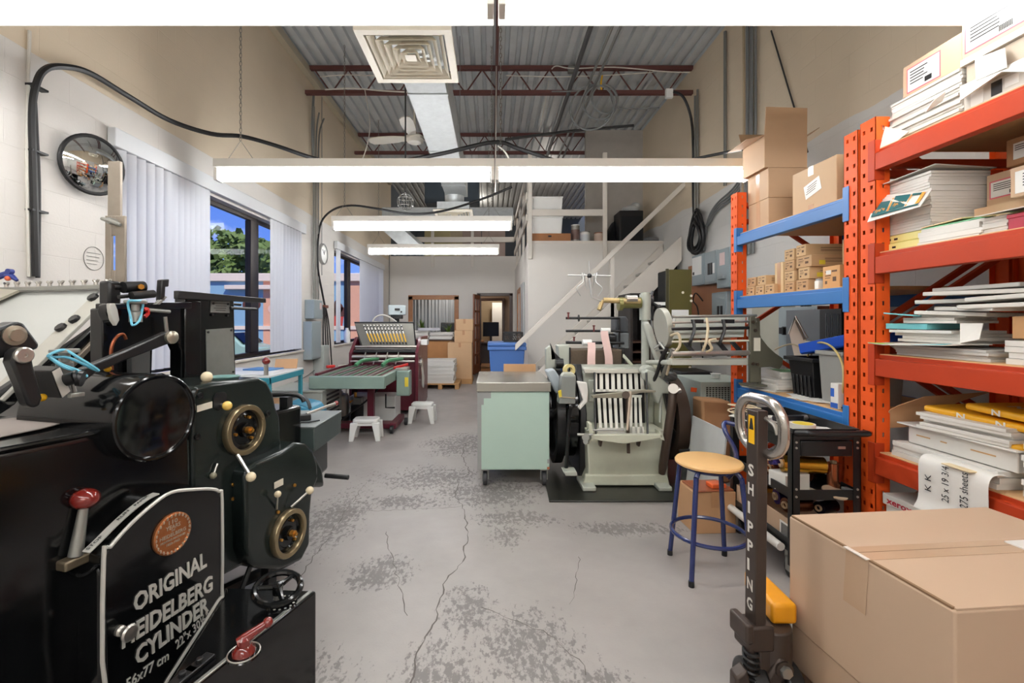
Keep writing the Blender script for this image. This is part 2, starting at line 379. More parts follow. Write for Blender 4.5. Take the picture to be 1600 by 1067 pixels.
# ---- office behind the window and door
m_pan = M('brown_panelling', (134,112,92), .6, var=.1)
struct('floor_office', B().box(XL,4.0,YB+.12,17,-.1,0.004), M('office_boards', (150,104,64), .35, var=.14, scale=5))
struct('wall_office', B().box(XL,-.32,14.4,14.5,0,ZE-.25).box(.33,3,14.4,14.5,0,ZE-.25).box(-.32,.33,14.4,14.5,2.0,ZE-.25), m_pan)
struct('wall_office_end', B().box(XL,3,16.9,17.0,0,ZE-.25), M('office_wall', (170,150,120), .6))
struct('wall_office_side', B().box(1.2,1.3,YB+.12,17,0,ZE-.25), m_pan)
b = B().box(-.40,-.32,14.34,14.42,0,2.08).box(.33,.41,14.34,14.42,0,2.08).box(-.32,.33,14.34,14.42,2.0,2.08); struct('trim_8', b, m_dwood, bevel=.004)
d2 = struct('door_2', B().box(.02,.62,16.4,16.44,0,2.02), m_white, bevel=.006)
b = B()
for (a,c,z0,z1) in ((.09,.28,.2,.9),(.36,.55,.2,.9),(.09,.28,1.02,1.85),(.36,.55,1.02,1.85)): b.box(a,c,16.385,16.4,z0,z1)
struct('door_panel', b, m_white, d2, bevel=.01)
# door frame, open door leaf with glazing bars, window casing
t = .07
struct('trim_9', B().box(dx0-.03,dx0+t,YB-.025,YB+.14,0,dz1).box(dx1-t,dx1+.02,YB-.025,YB+.14,0,dz1).box(dx0-.03,dx1+.02,YB-.025,YB+.14,dz1-.06,dz1+.02), m_dwood, bevel=.004)
h0 = V3((W(749,0,YB).x,YB-.02,0)); h1 = V3((W(740,0,11.65).x,11.65,0)); hd = (h1-h0).normalized(); hn = hd.cross(EZ); hl = (h1-h0).length; b = B()
def leafbox(a, c, z0, z1, th=.04): return b.obox(h0+hd*((a+c)/2)+EZ*((z0+z1)/2),(hd,hn,EZ),(c-a,th,z1-z0))
leafbox(0,.09,.02,2.06); leafbox(hl-.1,hl,.02,2.06); leafbox(hl/2-.02,hl/2+.02,.02,2.06)
for z,hh in ((.02,.24),(.48,.05),(.86,.05),(1.24,.05),(1.6,.05),(1.95,.11)): leafbox(.09,hl-.1,z,z+hh)
lf = struct('door_1', b, M('cherry_wood', (128,72,42), .35, var=.14, scale=8), bevel=.004)
b = B(); leafbox(.09,hl-.1,.26,1.95,.006); struct('door_glass', b, gl, lf)
b = B(); c = .085
b.box(wx0-.03,wx0+c,YB-.03,YB+.02,wz0,wz1).box(wx1-c,wx1+.03,YB-.03,YB+.02,wz0,wz1).box(wx0-.03,wx1+.03,YB-.03,YB+.02,wz1-.09,wz1+.03).box(wx0-.03,wx1+.03,YB-.04,YB+.02,wz0-.04,wz0)
w3 = struct('window_3', b, m_wood, bevel=.004); struct('glass', B().box(wx0,wx1,YB+.05,YB+.056,wz0,wz1), gl, w3)
# wooden door casing and notice board on the passage wall
struct('trim_10', B().box(XP-.03,XP,9.75,9.87,0,2.07).box(XP-.03,XP,10.75,10.87,0,2.07).box(XP-.03,XP,9.75,10.87,2.0,2.1), m_wood, bevel=.004)
struct('door_3', B().box(XP-.008,XP,9.87,10.75,0,2.0), m_white)
o = obj('notice_board', B().box(XP-.035,XP-.004,8.75,9.5,.95,2.12), M('grey_board', (170,172,172), .4), bevel=.004)
tag(o, 'tall grey flat board mounted on the passage wall beside the wooden door casing', 'board')
# ---- office contents
o = thing('office_desk', 'dark brown desk seen through the office doorway', 'desk', (-.2,13.6,0))
obj('desk_top', B().box(-.95,.35,13.25,13.95,.72,.76), m_dwood, o, .004)
obj('desk_panel', B().box(-.93,-.88,13.3,13.9,0,.72).box(.28,.33,13.3,13.9,0,.72).box(-.88,.28,13.85,13.88,.1,.72), m_dwood, o)
m_blk = M('black_plastic', (22,22,24), .4, var=.05)
o = thing('computer_monitor', 'black computer monitor turned away on the desk beyond the office doorway', 'monitor', (-.02,13.6,.76))
obj('screen', B().obox((-.02,13.6,1.13),(V3((.93,.36,0)),V3((-.36,.93,0)),EZ),(.5,.05,.42)), m_blk, o, .01)
obj('stand', B().cyl((-.02,13.62,.76),(-.02,13.62,1.0),.03).box(-.14,.1,13.52,13.72,.76,.775), m_blk, o)
o = obj('cork_tray', B().rbox(-.42,13.5,.76,.36,.3,.05,.2), m_wood, bevel=.005); tag(o, 'flat wooden tray on the office desk next to the monitor', 'tray')
o = thing('office_chair', 'black swivel chair seen through the office window above the paper piles', 'chair', (-1.35,13.7,0))
obj('seat', B().rbox(-1.35,13.7,.45,.5,.48,.09), m_blk, o, .02); obj('backrest', B().obox((-1.3,13.95,.95),(V3((1,.1,0)),V3((-.1,1,0)),EZ),(.46,.07,.75)), m_blk, o, .03)
obj('pedestal', B().cyl((-1.35,13.7,.05),(-1.35,13.7,.45),.03).box(-1.62,-1.08,13.67,13.73,.03,.07).box(-1.38,-1.32,13.43,13.97,.03,.07), m_blk, o)
cur = M('grey_curtain', (168,172,178), .8, var=.05)
cl = thing('window_curtain', 'grey striped vertical drapes hanging behind the office window', 'curtain', (-1.6,14.3,.3))
b = B(); pts = []
for i in range(90): pts.append((-2.45+1.75*i/89, 14.28+.035*math.sin(i*1.15)+.02*math.sin(i*.4), 0))
vs = []; fs = []
for p in pts: vs += [V3((p[0],p[1],.3)), V3((p[0],p[1],2.5))]
for i in range(89): fs.append((2*i,2*i+2,2*i+3,2*i+1))
obj('drape', b.add(vs, fs), cur, cl, fix=False); obj('curtain_rod', B().cyl((-2.5,14.28,2.52),(-.65,14.28,2.52),.015), m_bluegrey, cl)
m_leaf = M('green_leaf', (82,112,48), .45, var=.25, scale=12)
def plant(x, y, n, h, label, base=.80):
    t = thing('potted_plant', label, 'plant', (x,y,base), 'plants behind the office window')
    obj('pot', B().lathe((x,y,base),EZ,[(0,0),(.08,0),(.11,.16),(.1,.16),(.09,.14),(0,.14)],16), M('clay_pot', (120,80,60), .7), t)
    b = B()
    for i in range(n):
        a = random.uniform(0,2*PI); l = random.uniform(.5,1)*h; d = V3((math.cos(a),math.sin(a),0)); s = random.uniform(.15,.6)
        p = [V3((x,y,base+.14))+d*(s*l*q*q)+EZ*(l*(q-.35*s*q*q)) for q in (0,.25,.5,.75,1)]
        w = [.004,.022,.026,.016,.002]; sd = d.cross(EZ); vs = []; fs = []
        for q, ww in zip(p, w): vs += [q-sd*ww, q+sd*ww]
        for k in range(4): fs.append((2*k,2*k+1,2*k+3,2*k+2))
        b.add(vs, fs)
    obj('leaves', b, m_leaf, t, fix=False)
plant(-1.92,12.78,26,.55,'tall spiky green plant standing behind the office window')
plant(-1.2,12.85,22,.42,'shorter yellow green plant behind the office window right of the spiky one')
plant(-2.12,12.72,30,.2,'low dark green plant in the left corner of the office window',.8)
o = obj('window_shelf', B().box(-2.6,-.75,12.56,13.0,.76,.8), m_wood); tag(o, 'wooden shelf behind the office window carrying the plants', 'shelf')
# ---- added fill lights in the office and loft, daylight outside
def lamp(name, typ, loc, e, col=(255,244,230), size=.3, rot=(0,0,0)):
    l = bpy.data.lights.new(name, typ); l.energy = e; l.color = lin(col)
    if typ == 'AREA': l.size = size
    if typ == 'POINT': l.shadow_soft_size = .12
    o = bpy.data.objects.new(name, l); C.objects.link(o); o.location = loc; o.rotation_euler = rot; return o
lamp('office_fill', 'POINT', (-1.2,13.4,2.55), 60); lamp('office_inner_fill', 'POINT', (.2,15.6,2.4), 50); lamp('loft_fill', 'POINT', (-.6,14.2,4.7), 45); lamp('landing_fill', 'POINT', (1.4,11.5,4.6), 25)  # bare point lights added to brighten office, loft and landing
s = lamp('sun', 'SUN', (4,-6,20), 4.5, (255,246,232), rot=(math.radians(42),0,math.radians(38))); s.data.angle = .01
wd = bpy.data.worlds.new('sky'); bpy.context.scene.world = wd; wd.use_nodes = True; nt = wd.node_tree; L = nt.links; bg = nt.nodes['Background']
tc = nd(nt, 'ShaderNodeTexCoord'); sp = nd(nt, 'ShaderNodeSeparateXYZ'); L.new(tc.outputs['Generated'], sp.inputs[0])
cr = nd(nt, 'ShaderNodeValToRGB'); L.new(sp.outputs[2], cr.inputs[0]); e = cr.color_ramp.elements
e[0].position = 0; e[0].color = lin((150,185,245))+(1,); e[1].position = .45; e[1].color = lin((78,116,222))+(1,)
q = cr.color_ramp.elements.new(.16); q.color = lin((104,144,236))+(1,)
mp = nd(nt, 'ShaderNodeMapping'); mp.inputs['Scale'].default_value = (3,3,6); L.new(tc.outputs['Generated'], mp.inputs[0])
nz = nd(nt, 'ShaderNodeTexNoise'); nz.inputs['Scale'].default_value = 2.2; nz.inputs['Detail'].default_value = 7; nz.inputs['Roughness'].default_value = .58; L.new(mp.outputs[0], nz.inputs['Vector'])
mr = nd(nt, 'ShaderNodeMapRange'); mr.inputs[1].default_value = .52; mr.inputs[2].default_value = .68; L.new(nz.outputs['Fac'], mr.inputs[0])
hr = nd(nt, 'ShaderNodeMapRange'); hr.inputs[1].default_value = .1; hr.inputs[2].default_value = .26; hr.inputs[3].default_value = .9; hr.inputs[4].default_value = .0; L.new(sp.outputs[2], hr.inputs[0])
mm = nd(nt, 'ShaderNodeMath', operation='MULTIPLY'); L.new(mr.outputs[0], mm.inputs[0]); L.new(hr.outputs[0], mm.inputs[1])
mx = nd(nt, 'ShaderNodeMix', data_type='RGBA'); L.new(mm.outputs[0], mx.inputs[0]); L.new(cr.outputs[0], mx.inputs[6]); mx.inputs[7].default_value = (.95,.96,1,1)
L.new(mx.outputs[2], bg.inputs[0]); bg.inputs[1].default_value = 1.15
# ---- outside: street, painted shop front, tree, parked car
struct('ground_outside', B().box(-45,XL-.22,-20,60,-.35,-.3), M('asphalt', (128,124,120), .9, var=.1))
m_bl, m_sal = M('mural_blue', (136,174,198), .7, var=.05), M('mural_salmon', (226,168,138), .7, var=.05)
o = thing('shop_building', 'low painted shop building with blue and salmon walls outside the windows', 'building', (-11,24,-.3))
obj('wall', B().box(-24,-10.9,22,27,-.3,3.45).box(-9.0,-7.0,22,27,-.3,3.45), m_bl, o)
obj('wall', B().box(-10.9,-9.0,22,27,-.3,3.45).box(-7.0,-4.6,22,27,-.3,3.45), m_sal, o)
m_cor = M('cornice_cream', (232,214,196), .6)
obj('roof_band', B().box(-24.2,-4.5,21.85,27,3.25,3.62), m_cor, o, .02); obj('awning_band', B().box(-12.6,-8.6,21.7,22,2.85,3.05), m_cor, o, .02)
obj('base_band', B().box(-24,-4.6,21.94,22,-.3,.1).box(-24,-4.6,21.94,22,.95,1.12), m_cor, o)
m_cho, m_cup = M('mural_brown', (92,52,44), .7), M('mural_orange', (206,112,66), .7); m_pnk = M('mural_pink', (234,190,172), .7)
def sundae(x, z, s, cup, top):
    obj('painted_cup', B().prism([(x-.42*s,21.985,z),(x+.42*s,21.985,z),(x+.28*s,21.985,z-1.1*s),(x-.28*s,21.985,z-1.1*s)],(0,.02,0)), cup, o)
    b = B()
    for (u, w, r) in ((-.3,.05,.3),(.3,.05,.3),(0,.3,.36),(0,.62,.2)): b.cyl((x+u*s,21.98,z+w*s),(x+u*s,22.0,z+w*s),r*s,n=20)
    obj('painted_scoop', b, top, o)
sundae(-11.45,2.1,.72,m_cup,m_cho); sundae(-10.25,1.9,.7,m_pnk,m_pnk); sundae(-7.35,1.75,.75,M('mural_red', (196,70,58), .7),m_cho)
def tree(x, y, h, r, label, n=1900):
    t = thing('tree', label, 'tree', (x,y,-.3), 'trees beyond the shop')
    obj('trunk', B().tube([(x,y,-.3),(x+.1,y,h*.4),(x,y,h*.7)], [.25,.18,.1], 8), M('bark', (82,66,52), .9), t)
    b = B()
    for i in range(n):
        d = V3((random.gauss(0,1),random.gauss(0,1),random.gauss(0,1))).normalized(); rr = r*random.uniform(.55,1)**.5*(.85+.3*math.sin(d.x*5+d.z*4)*math.cos(d.y*4))
        p = V3((x,y,h))+V3((d.x*rr*1.25,d.y*rr,d.z*rr*.85)); a = V3((random.gauss(0,1),random.gauss(0,1),random.gauss(0,1))).normalized(); c = a.orthogonal().normalized(); s = random.uniform(.12,.28)
        b.quad(p-a*s-c*s*.6, p+a*s-c*s*.6, p+a*s+c*s*.6, p-a*s+c*s*.6)
    obj('foliage', b, M('tree_leaf', (96,118,58), .7, var=.3, scale=1.2), t, fix=False)
tree(-17.2,31,5.3,2.7,'bushy green tree rising behind the blue shop wall')
tree(-12.0,32,3.4,1.6,'smaller rounder tree beside the bushy one behind the shop')
o = thing('parked_car', 'pale green parked car in front of the shop outside the first window', 'car', (-9.2,16.8,-.3))
b = B().prism([(-10.3,16,.0),(-8.2,16,.0),(-8.2,16,.42),(-8.7,16,.55),(-9.1,16,.95),(-10.0,16,.95),(-10.3,16,.6)],(0,1.5,0)); obj('body', b, M('car_green', (150,182,168), .25, coat=.6), o, .06)
obj('windscreen', B().prism([(-8.66,16.1,.58),(-9.06,16.1,.93),(-9.04,16.1,.95),(-8.64,16.1,.6)],(0,1.3,0)), glassmat('car_glass',(90,110,112),.3), o)
for x in (-9.85,-8.6):
    for y in (16.05,17.45): obj('wheel', B().cyl((x,y-.09,-.02),(x,y+.09,-.02),.28,n=20), m_blk, o, .02)
EXPO = 0.0
# ---------------------------------------------------------------- fluorescent strips
m_tube = M('fluorescent_lens', (255,255,250), .4, var=0, emit=(250,251,253), es=27)
m_hous = M('fixture_enamel', (238,234,224), .4, var=.02)
m_chain = M('zinc_chain', (150,146,138), .35, .8)
def chain(b, p0, p1, L_=.045):
    p0, p1 = V3(p0), V3(p1); n = max(2, int((p1-p0).length/(L_*.8))); d = (p1-p0)/n
    for i in range(n):
        c = p0 + d*(i+.5); ax = EX if i % 2 else EY; u = d.normalized(); s = u.cross(ax).normalized()
        pts = [c + u*(L_*.5*math.cos(a)) + s*(L_*.22*math.sin(a)) for a in [2*PI*k/8 for k in range(8)]]
        b.tube(pts, .0028, 4, True)
def fixture(x0, x1, Y, dz, label, chains, hw=.06, wz=.112, sp=.12):
    zc = 2.62+dz; t = thing('hanging_strip_light', label, 'ceiling light', ((x0+x1)/2,Y,zc), 'fluorescent strip lights')
    pr = [(-hw,wz),(-hw,wz+.02),(-.058,.185),(.058,.185),(hw,wz+.02),(hw,wz),(hw-.008,wz),(.05,.135),(-.05,.135),(-hw+.008,wz)]
    obj('housing', B().prism([(x0,Y+p,zc+q) for p,q in pr],(x1-x0,0,0)), m_hous, t)
    xm0, xm1 = x0+.04, x1-.04
    lp = [(.045*math.cos(a), .05+.05*math.sin(a)) for a in [2*PI*k/14 for k in range(14)]]
    obj('tube', B().prism([(xm0,Y+p,zc+q) for p,q in lp],(xm1-xm0,0,0)), m_tube, t)
    for xx in (x0, x1-.03): obj('end_cap', B().box(xx,xx+.03,Y-.05,Y+.05,zc+.0,zc+.135), m_hous, t, .004)
    for cx in chains:
        b = B(); b.tube([(cx-sp,Y,zc+.185),(cx,Y,zc+.36),(cx+sp,Y,zc+.185)], .003, 5); chain(b, (cx,Y,zc+.36), (cx,Y,ZC+.01)); obj('chain', b, m_chain, t)
fixture(-2.46,.01,1.93,.07,'fluorescent strip hanging overhead nearest the camera, left half of that row',(-2.2,),.17,.05)
fixture(.03,2.48,1.93,.07,'fluorescent strip hanging overhead nearest the camera, right half of that row',(.08,2.3),.17,.05,.04)
fixture(-2.42,.025,4.06,0,'fluorescent strip in the second row, left half, its end near the black wall cable',(-2.21,))
fixture(.035,2.27,4.06,0,'fluorescent strip in the second row, right half, ending above the open carton',(.08,),.06,.112,.04)
fixture(-2.16,.28,6.27,0,'single fluorescent strip hung over the maroon machine, third row from the camera',(-2.0,.0))
fixture(-2.30,.145,8.57,0,'single fluorescent strip farthest from the camera, before the back wall',(-2.1,-.05))
fixture(-2.46,.01,-.3,.05,'added unseen fluorescent fill strip just behind the camera, left half',(-2.2,),.06,.112,.04)  # strips behind the camera are added as unseen frontal fill
fixture(.03,2.48,-.3,.05,'added unseen fluorescent fill strip just behind the camera, right half',(2.2,),.06,.112,.04)
fixture(-1.2,1.24,-2.2,.05,'added unseen fluorescent fill strip near the front wall',(0,),.06,.112,.04)
# ---------------------------------------------------------------- big black cylinder press, turned a little from the room's axis
PA = math.radians(15.5); PU = V3((math.sin(PA), math.cos(PA), 0)); PVv = V3((math.cos(PA), -math.sin(PA), 0)); PO = V3((-.712, 1.877, 0))
EYE = V3((0,0,CH))
def PV(px, py, c):
    d = V3(((px-CX)/F, 1, (CY-py)/F)); return EYE + d*((c + (PO-EYE).dot(PVv))/d.dot(PVv))
def PT(px, py, t):
    d = V3(((px-CX)/F, 1, (CY-py)/F)); return EYE + d*((t + (PO-EYE).dot(PU))/d.dot(PU))
def PL(t, v, z): return PO + PU*t + PVv*v + EZ*z
def slab(b, px, c, th): return b.prism([PV(x,y,c) for x,y in px], -PVv*th)
k_bl = M('black_enamel', (12,13,14), .13, var=.3, scale=5, bump=.035, bscale=6, spec=.45)
k_gr = M('dark_green_enamel', (26,33,31), .2, var=.15, scale=4, spec=.4)
k_sat = M('worn_black_iron', (26,26,27), .35, .1, var=.2, scale=20, bump=.05, bscale=80)
k_chr = M('polished_steel', (196,192,184), .32, .9, var=.05)
k_stl = M('brushed_steel', (158,158,152), .35, .7, var=.08, scale=14)
k_alu = M('aluminium_letters', (206,204,196), .38, .25, var=.03)
k_brz = M('bronze_ring', (150,134,104), .3, .8, var=.06)
k_crm = M('cream_bakelite', (226,210,176), .25, var=.05, coat=.3)
k_red = M('oxblood_bakelite', (116,30,24), .16, var=.12, scale=25, coat=.7)
k_brn = M('brass', (196,140,60), .3, .8)
k_sht = M('grey_feed_sheet', (196,198,194), .45, .1, var=.04)
k_cyan = M('cyan_rubber', (112,190,214), .5)
pr = thing('printing_press', 'big black enamel cylinder printing press with a nameplate and red ball lever', 'printing press', (PO.x-.6, PO.y-.3, 0))
# running board / base: starts just outboard of the nameplate
ZB = .36
b = B().prism([WZ(x,y,ZB) for x,y in ((495,922),(352,917),(350,930),(343,940),(264,1064),(238,1104),(205,1160),(240,1130),(310,1067))], -EZ*ZB); obj('base', b, k_bl, pr, .01, 3)
q0, q1 = WZ(240,1130,ZB), WZ(494,923,ZB); dd = (q1-q0).normalized(); nn = V3((-dd.y,dd.x,0)); obj('base_edge', B().obox((q0+q1)/2+nn*.016+EZ*.001,(dd,nn,EZ),((q1-q0).length-.02,.014,.006)), k_stl, pr, .002)
hw = WZ(434,940,ZB)+EZ*.05; ax = V3((.12,-.2,.95)).normalized()
b = B().ring(hw, ax, .078, .012, 32, 8); a1 = ax.orthogonal().normalized(); a2 = ax.cross(a1)
for k in range(3):
    a = 2*PI*k/3+.4; e = hw+(a1*math.cos(a)+a2*math.sin(a))*.075; b.tube([hw+ax*.008,(hw+e)/2+ax*.002,e],[.013,.009,.008],8)
b.cyl(hw-ax*.02, hw+ax*.016, .018); w_ = obj('handwheel', b, k_bl, pr); obj('spindle', B().cyl(hw-ax*.055,hw-ax*.015,.014), k_stl, w_)
dp = WZ(441,944,ZB); b = B().lathe(dp,EZ,[(0,.006),(.05,.006),(.055,.001)],28); dl = obj('dial_plate', b, k_bl, pr)
b = B()
for k in range(14): a = 2*PI*k/14; p = dp+V3((math.cos(a)*.042,math.sin(a)*.042,.0065)); b.cyl(p-EZ*.001,p,.0045,n=8)
obj('dial_mark', b, k_alu, dl)
# oxblood lever
c0 = WZ(381,1022,ZB); b = B().lathe(c0,EZ,[(0,.006),(.046,.006),(.05,0)],28); obj('lever_plate', b, k_bl, pr)
b = B().ring(c0+EZ*.006,EZ,.046,.0024,30,6); obj('plate_rim', b, k_chr, pr)
b = B().lathe(c0+EZ*.005,EZ,[(0,0),(.034,0),(.032,.012),(.02,.024),(.02,.044),(.01,.054),(0,.055)],20)
e = c0+V3((.05,.05,.066)); b.tube([c0+EZ*.04+V3((-.014,-.008,0)),c0+EZ*.046,e],[.016,.017,.011],10).ball(e,.0165); obj('lever_handle', b, k_red, pr)
for px,py in ((312,1040),(285,1062)):
    q = WZ(px,py,ZB); b = B().obox(q+EZ*.006,(PU,PVv,EZ),(.08,.036,.012)).cyl(q,q+EZ*.024,.01); obj('latch', b, k_sat, pr, .003)
# nameplate cover
NP = [(168,1100),(162,874),(172,855),(205,818),(240,787),(268,769),(300,765),(330,764),(342,768),(347,780),(347,922),(341,938),(262,1062),(238,1100)]
plate = obj('nameplate', slab(B(), NP, -.35, .02), k_bl, pr, .004)
P = [PV(x,y,-.348) for x,y in NP]; obj('border', B().tube(smooth(P,3,True), .0062, 6, True), k_alu, plate)
UP = EZ; CC = -.3495
for txt, x0,y0,x1,y1,cap in (('ORIGINAL',209,957,322,884,.058),('HEIDELBERG',190,1013,331,921,.058),('CYLINDER',212,1040,325,953,.058)):
    obj('lettering', B().fit(txt, PV(x0,y0,CC), PV(x1,y1,CC), EZ, cap, .004, .022), k_alu, plate)
b = B(); b.fit('22"x 30½"', PV(276,1014,CC), PV(326,966,CC), EZ, .033, .002, .01); obj('size_lettering', b, k_alu, plate)
b = B(); b.fit('56x77 cm', PV(196,1078,CC), PV(263,1030,CC), EZ, .033, .002, .01); obj('size_lettering', b, k_alu, plate)
mc = PV(268,833,-.35); b = B().lathe(mc,PVv,[(.072,0),(.072,.008),(.066,.011),(.063,.006),(0,.006)],36); md = obj('medallion', b, M('copper_medal', (176,110,66), .35, .75, var=.15, scale=30), plate)
b = B()
for i,(t_,w_,h_) in enumerate((('110',.034,.014),('YEARS',.056,.014),('OF',.014,.006),('HEIDELBERG',.1,.012),('PRINTING MACHINES',.094,.007),('1850-1960',.05,.008))):
    z = (.036,.018,.009,-.008,-.022,-.036)[i]; q = mc+PVv*.0065; b.fit(t_, q-PU*(w_/2)+EZ*z, q+PU*(w_/2)+EZ*(z), EZ, h_, .0016, .015)
for k in range(26):
    a = 2*PI*k/26; q = mc+PVv*.009+(PU*math.cos(a)+EZ*math.sin(a))*.064; b.ball(q,.005,(.8,.8,1.3),6,4)
obj('medal_lettering', b, M('silvered_relief', (206,190,168), .35, .7), md)
kq = PV(193,985,-.33); b = B().lathe(PV(186,985,-.35),PVv,[(0,0),(.016,0),(.016,.01),(.011,.016),(.011,.034),(.024,.038),(.026,.046),(.022,.052),(0,.054)],20); obj('knob', b, k_chr, plate)
# control cover behind the nameplate
tL = (PV(165,950,-.35)-PO).dot(PU)
CV = [(160,1100),(160,872),(172,852),(205,815),(240,784),(268,766),(300,762),(332,761),(345,766),(350,780),(350,1000),(300,1100)]
obj('control_cover', slab(B(), CV, -.372, .75), k_bl, pr, .01, 3)
FR = [(157,1110),(155,900),(150,884),(141,893),(128,899),(118,896),(108,882),(95,858),(70,836),(40,823),(0,821),(-90,824),(-90,1110)]
obj('front_cover', B().prism([PT(x,y,tL) for x,y in FR], PU*.36), k_bl, pr, .012, 3)
obj('worn_highlight_edge', B().tube(smooth([PT(x,y,tL-.001) for x,y in FR[2:11]],4),.0055,6), M('worn_highlight_black',(58,58,58),.25,.4,var=.3,scale=40), pr)  # lighter metallic bead puts in the edge highlight along the worn paint
pts = [PV(x,y,-.40) for x,y in ((134,863),(152,846),(178,820),(205,796),(228,779),(244,771))]
sp_ = obj('scale_plate', B().strip(smooth(pts,4), PVv, .03, .004), k_alu, pr)
b = B()
def arcword(txt, i, sc):
    p = smooth(pts,4)[i]; q = smooth(pts,4)[i+1]; d = (q-p).normalized(); n_ = d.cross(-PVv).normalized()
    if n_.z < 0: n_ = -n_
    u_ = PVv*-1; obj('scale_lettering', B().fit(txt, p+n_*.003+PVv*.004, p+d*sc+n_*.003+PVv*.004, u_, .012, 0, .02), m_blk, sp_)
arcword('STOP',1,.05); arcword('RUN',9,.04); arcword('PAPER',13,.05)
# start lever with the red ball
l0, l1 = PV(118,868,-.45), PV(131,790,-.45); lv = obj('start_lever', B().tube([l0,l1],[.02,.0125],12), k_stl, pr)
q = PV(133,779,-.45); obj('ball_knob', B().ball(q,.04,(1.0,.95,.8)), k_red, lv); obj('lever_seat', B().obox(PV(120,873,-.46),(PU,PVv,EZ),(.1,.06,.03)), M('worn_brass_plate', (120,108,88), .4, .6), lv, .006)
# bodies along the aisle side
HD = [(-90,1110),(-90,722),(0,702),(130,677),(188,664),(200,640),(300,612),(306,900),(250,1110)]
obj('cylinder_hood', slab(B(), HD, -.47, .72), k_bl, pr, .03, 4)
zt = PV(60,690,-.47).z+.004; b = B().prism([WZ(-30,660,zt),WZ(20,654,zt),WZ(123,655,zt),WZ(62,671,zt),WZ(-30,690,zt)],EZ*.003); obj('hood_sheet', b, M('dull_zinc_sheet', (150,140,134), .5, .2), pr)
gc = PV(245,652,-.42); b = B().lathe(gc,-PVv,[(0,.004),(.134,.004),(.14,0),(.15,.003),(.156,.02),(.156,.45),(0,.45)],48); gcv = obj('gear_cover', b, k_bl, pr); obj('cover_rim', B().ring(gc+PVv*.001,PVv,.147,.008,56,8), k_bl, gcv)
HP = [(100,670),(140,640),(162,607),(195,588),(262,583),(302,602),(302,690),(100,700)]
obj('hood_bead', B().tube(smooth([PV(x,y,-.468) for x,y in ((-90,724),(0,704),(130,679),(186,666))],4),.008,8), k_bl, pr)
obj('ink_cover', slab(B(), HP, -.64, .42), k_bl, pr, .035, 4)
DC = [(300,620),(306,604),(330,598),(405,590),(418,596),(428,615),(432,636),(438,650),(440,690),(443,705),(405,720),(395,740),(390,878),(340,905),(300,905)]
obj('drive_cover', slab(B(), DC, -.47, .55), k_gr, pr, .016, 3)
b = B()
for px,py in ((312,618),(307,682),(418,646)): obj('screw', B().lathe(PV(px,py,-.468),PVv,[(0,.004),(.006,.004),(.006,.008),(.012,.008),(.013,0)],14), k_sat, pr)
obj('slot_recess', B().prism([PV(x,y,-.4685) for x,y in ((333,622),(337,614),(350,612),(354,617),(352,634),(340,641),(333,636))],PVv*.003), m_blk, pr)
obj('button_label', B().prism([PV(x,y,-.4685) for x,y in ((307,634),(331,627),(331,637),(307,644))],PVv*.003), M('cream_label', (214,208,190), .5), pr)
def hwheel(px, py, c, R, name):
    p = PV(px,py,c-.002)
    b = B().lathe(p,PVv,[(R*.80,.0),(R*.98,.0),(R,.006),(R,.028),(R*.97,.033),(R*.80,.033),(R*.77,.028),(R*.77,.004)],44); o = obj(name, b, k_brz, pr)
    b = B().lathe(p,PVv,[(R*.78,.012),(R*.72,.012),(R*.6,.02),(R*.55,.012),(R*.3,.012),(R*.26,.03),(0,.032)],36); obj('dish', b, k_bl, o)
    b = B().cyl(p+PVv*.03,p+PVv*.05,R*.14,n=14).cyl(p+PVv*.05,p+PVv*.062,R*.07,n=10); obj('hub', b, k_brn, o)
    for k in (1.2,3.3,5.4): q = p+PVv*.014+(PU*math.cos(k)+EZ*math.sin(k))*R*.5; obj('bolt', B().cyl(q,q+PVv*.012,R*.06,n=10), k_brn, o)
hwheel(378,671,-.47,.114,'setting_wheel')
def rodknob(p0, p1, r, rb, m, name='control_lever'):
    o = obj(name, B().tube([p0,p1],[r,r*.8],8), k_chr, pr); obj('ball_knob', B().ball(p1,rb), m, o)
rodknob(PV(371,711,-.42),PV(392,745,-.33),.008,.021,k_crm); rodknob(PV(345,632,-.47),PV(355,634,-.42),.007,.02,M('amber_bakelite', (222,184,92), .25, coat=.4))
rodknob(PV(322,605,-.55),PV(323,589,-.54),.006,.024,k_crm); rodknob(PV(340,724,-.46),PV(333,743,-.46),.005,.014,M('grey_bakelite', (128,124,104), .3))
U3 = [(383,745),(388,732),(402,722),(440,706),(462,692),(478,692),(490,703),(497,725),(498,748),(489,768),(486,800),(485,850),(472,876),(440,890),(408,889),(392,881),(384,860)]
obj('inker_cover', slab(B(), U3, -.40, .5), k_gr, pr, .018, 3)
hwheel(447,832,-.40,.116,'setting_wheel')
rodknob(PV(432,795,-.4),PV(434,772,-.36),.006,.016,k_crm); rodknob(PV(455,792,-.38),PV(484,766,-.34),.006,.02,k_crm)
b = B().prism([PV(x,y,-.398) for x,y in ((428,754),(442,747),(442,757),(428,764))],PVv*.003); obj('button_label', b, MATS['cream_label'], pr)
b = B()
for px,py,c in ((364,757,-.468),(364,779,-.468),(434,800,-.398),(460,758,-.398)): obj('oil_cap', B().lathe(PV(px,py,c),PVv,[(0,.006),(.008,.006),(.009,0)],12), k_brn, pr)
obj('rear_cover', slab(B(), [(438,700),(443,684),(462,682),(480,694),(496,712),(506,730),(510,762),(440,762)], -.55, .4), k_gr, pr, .03, 3)
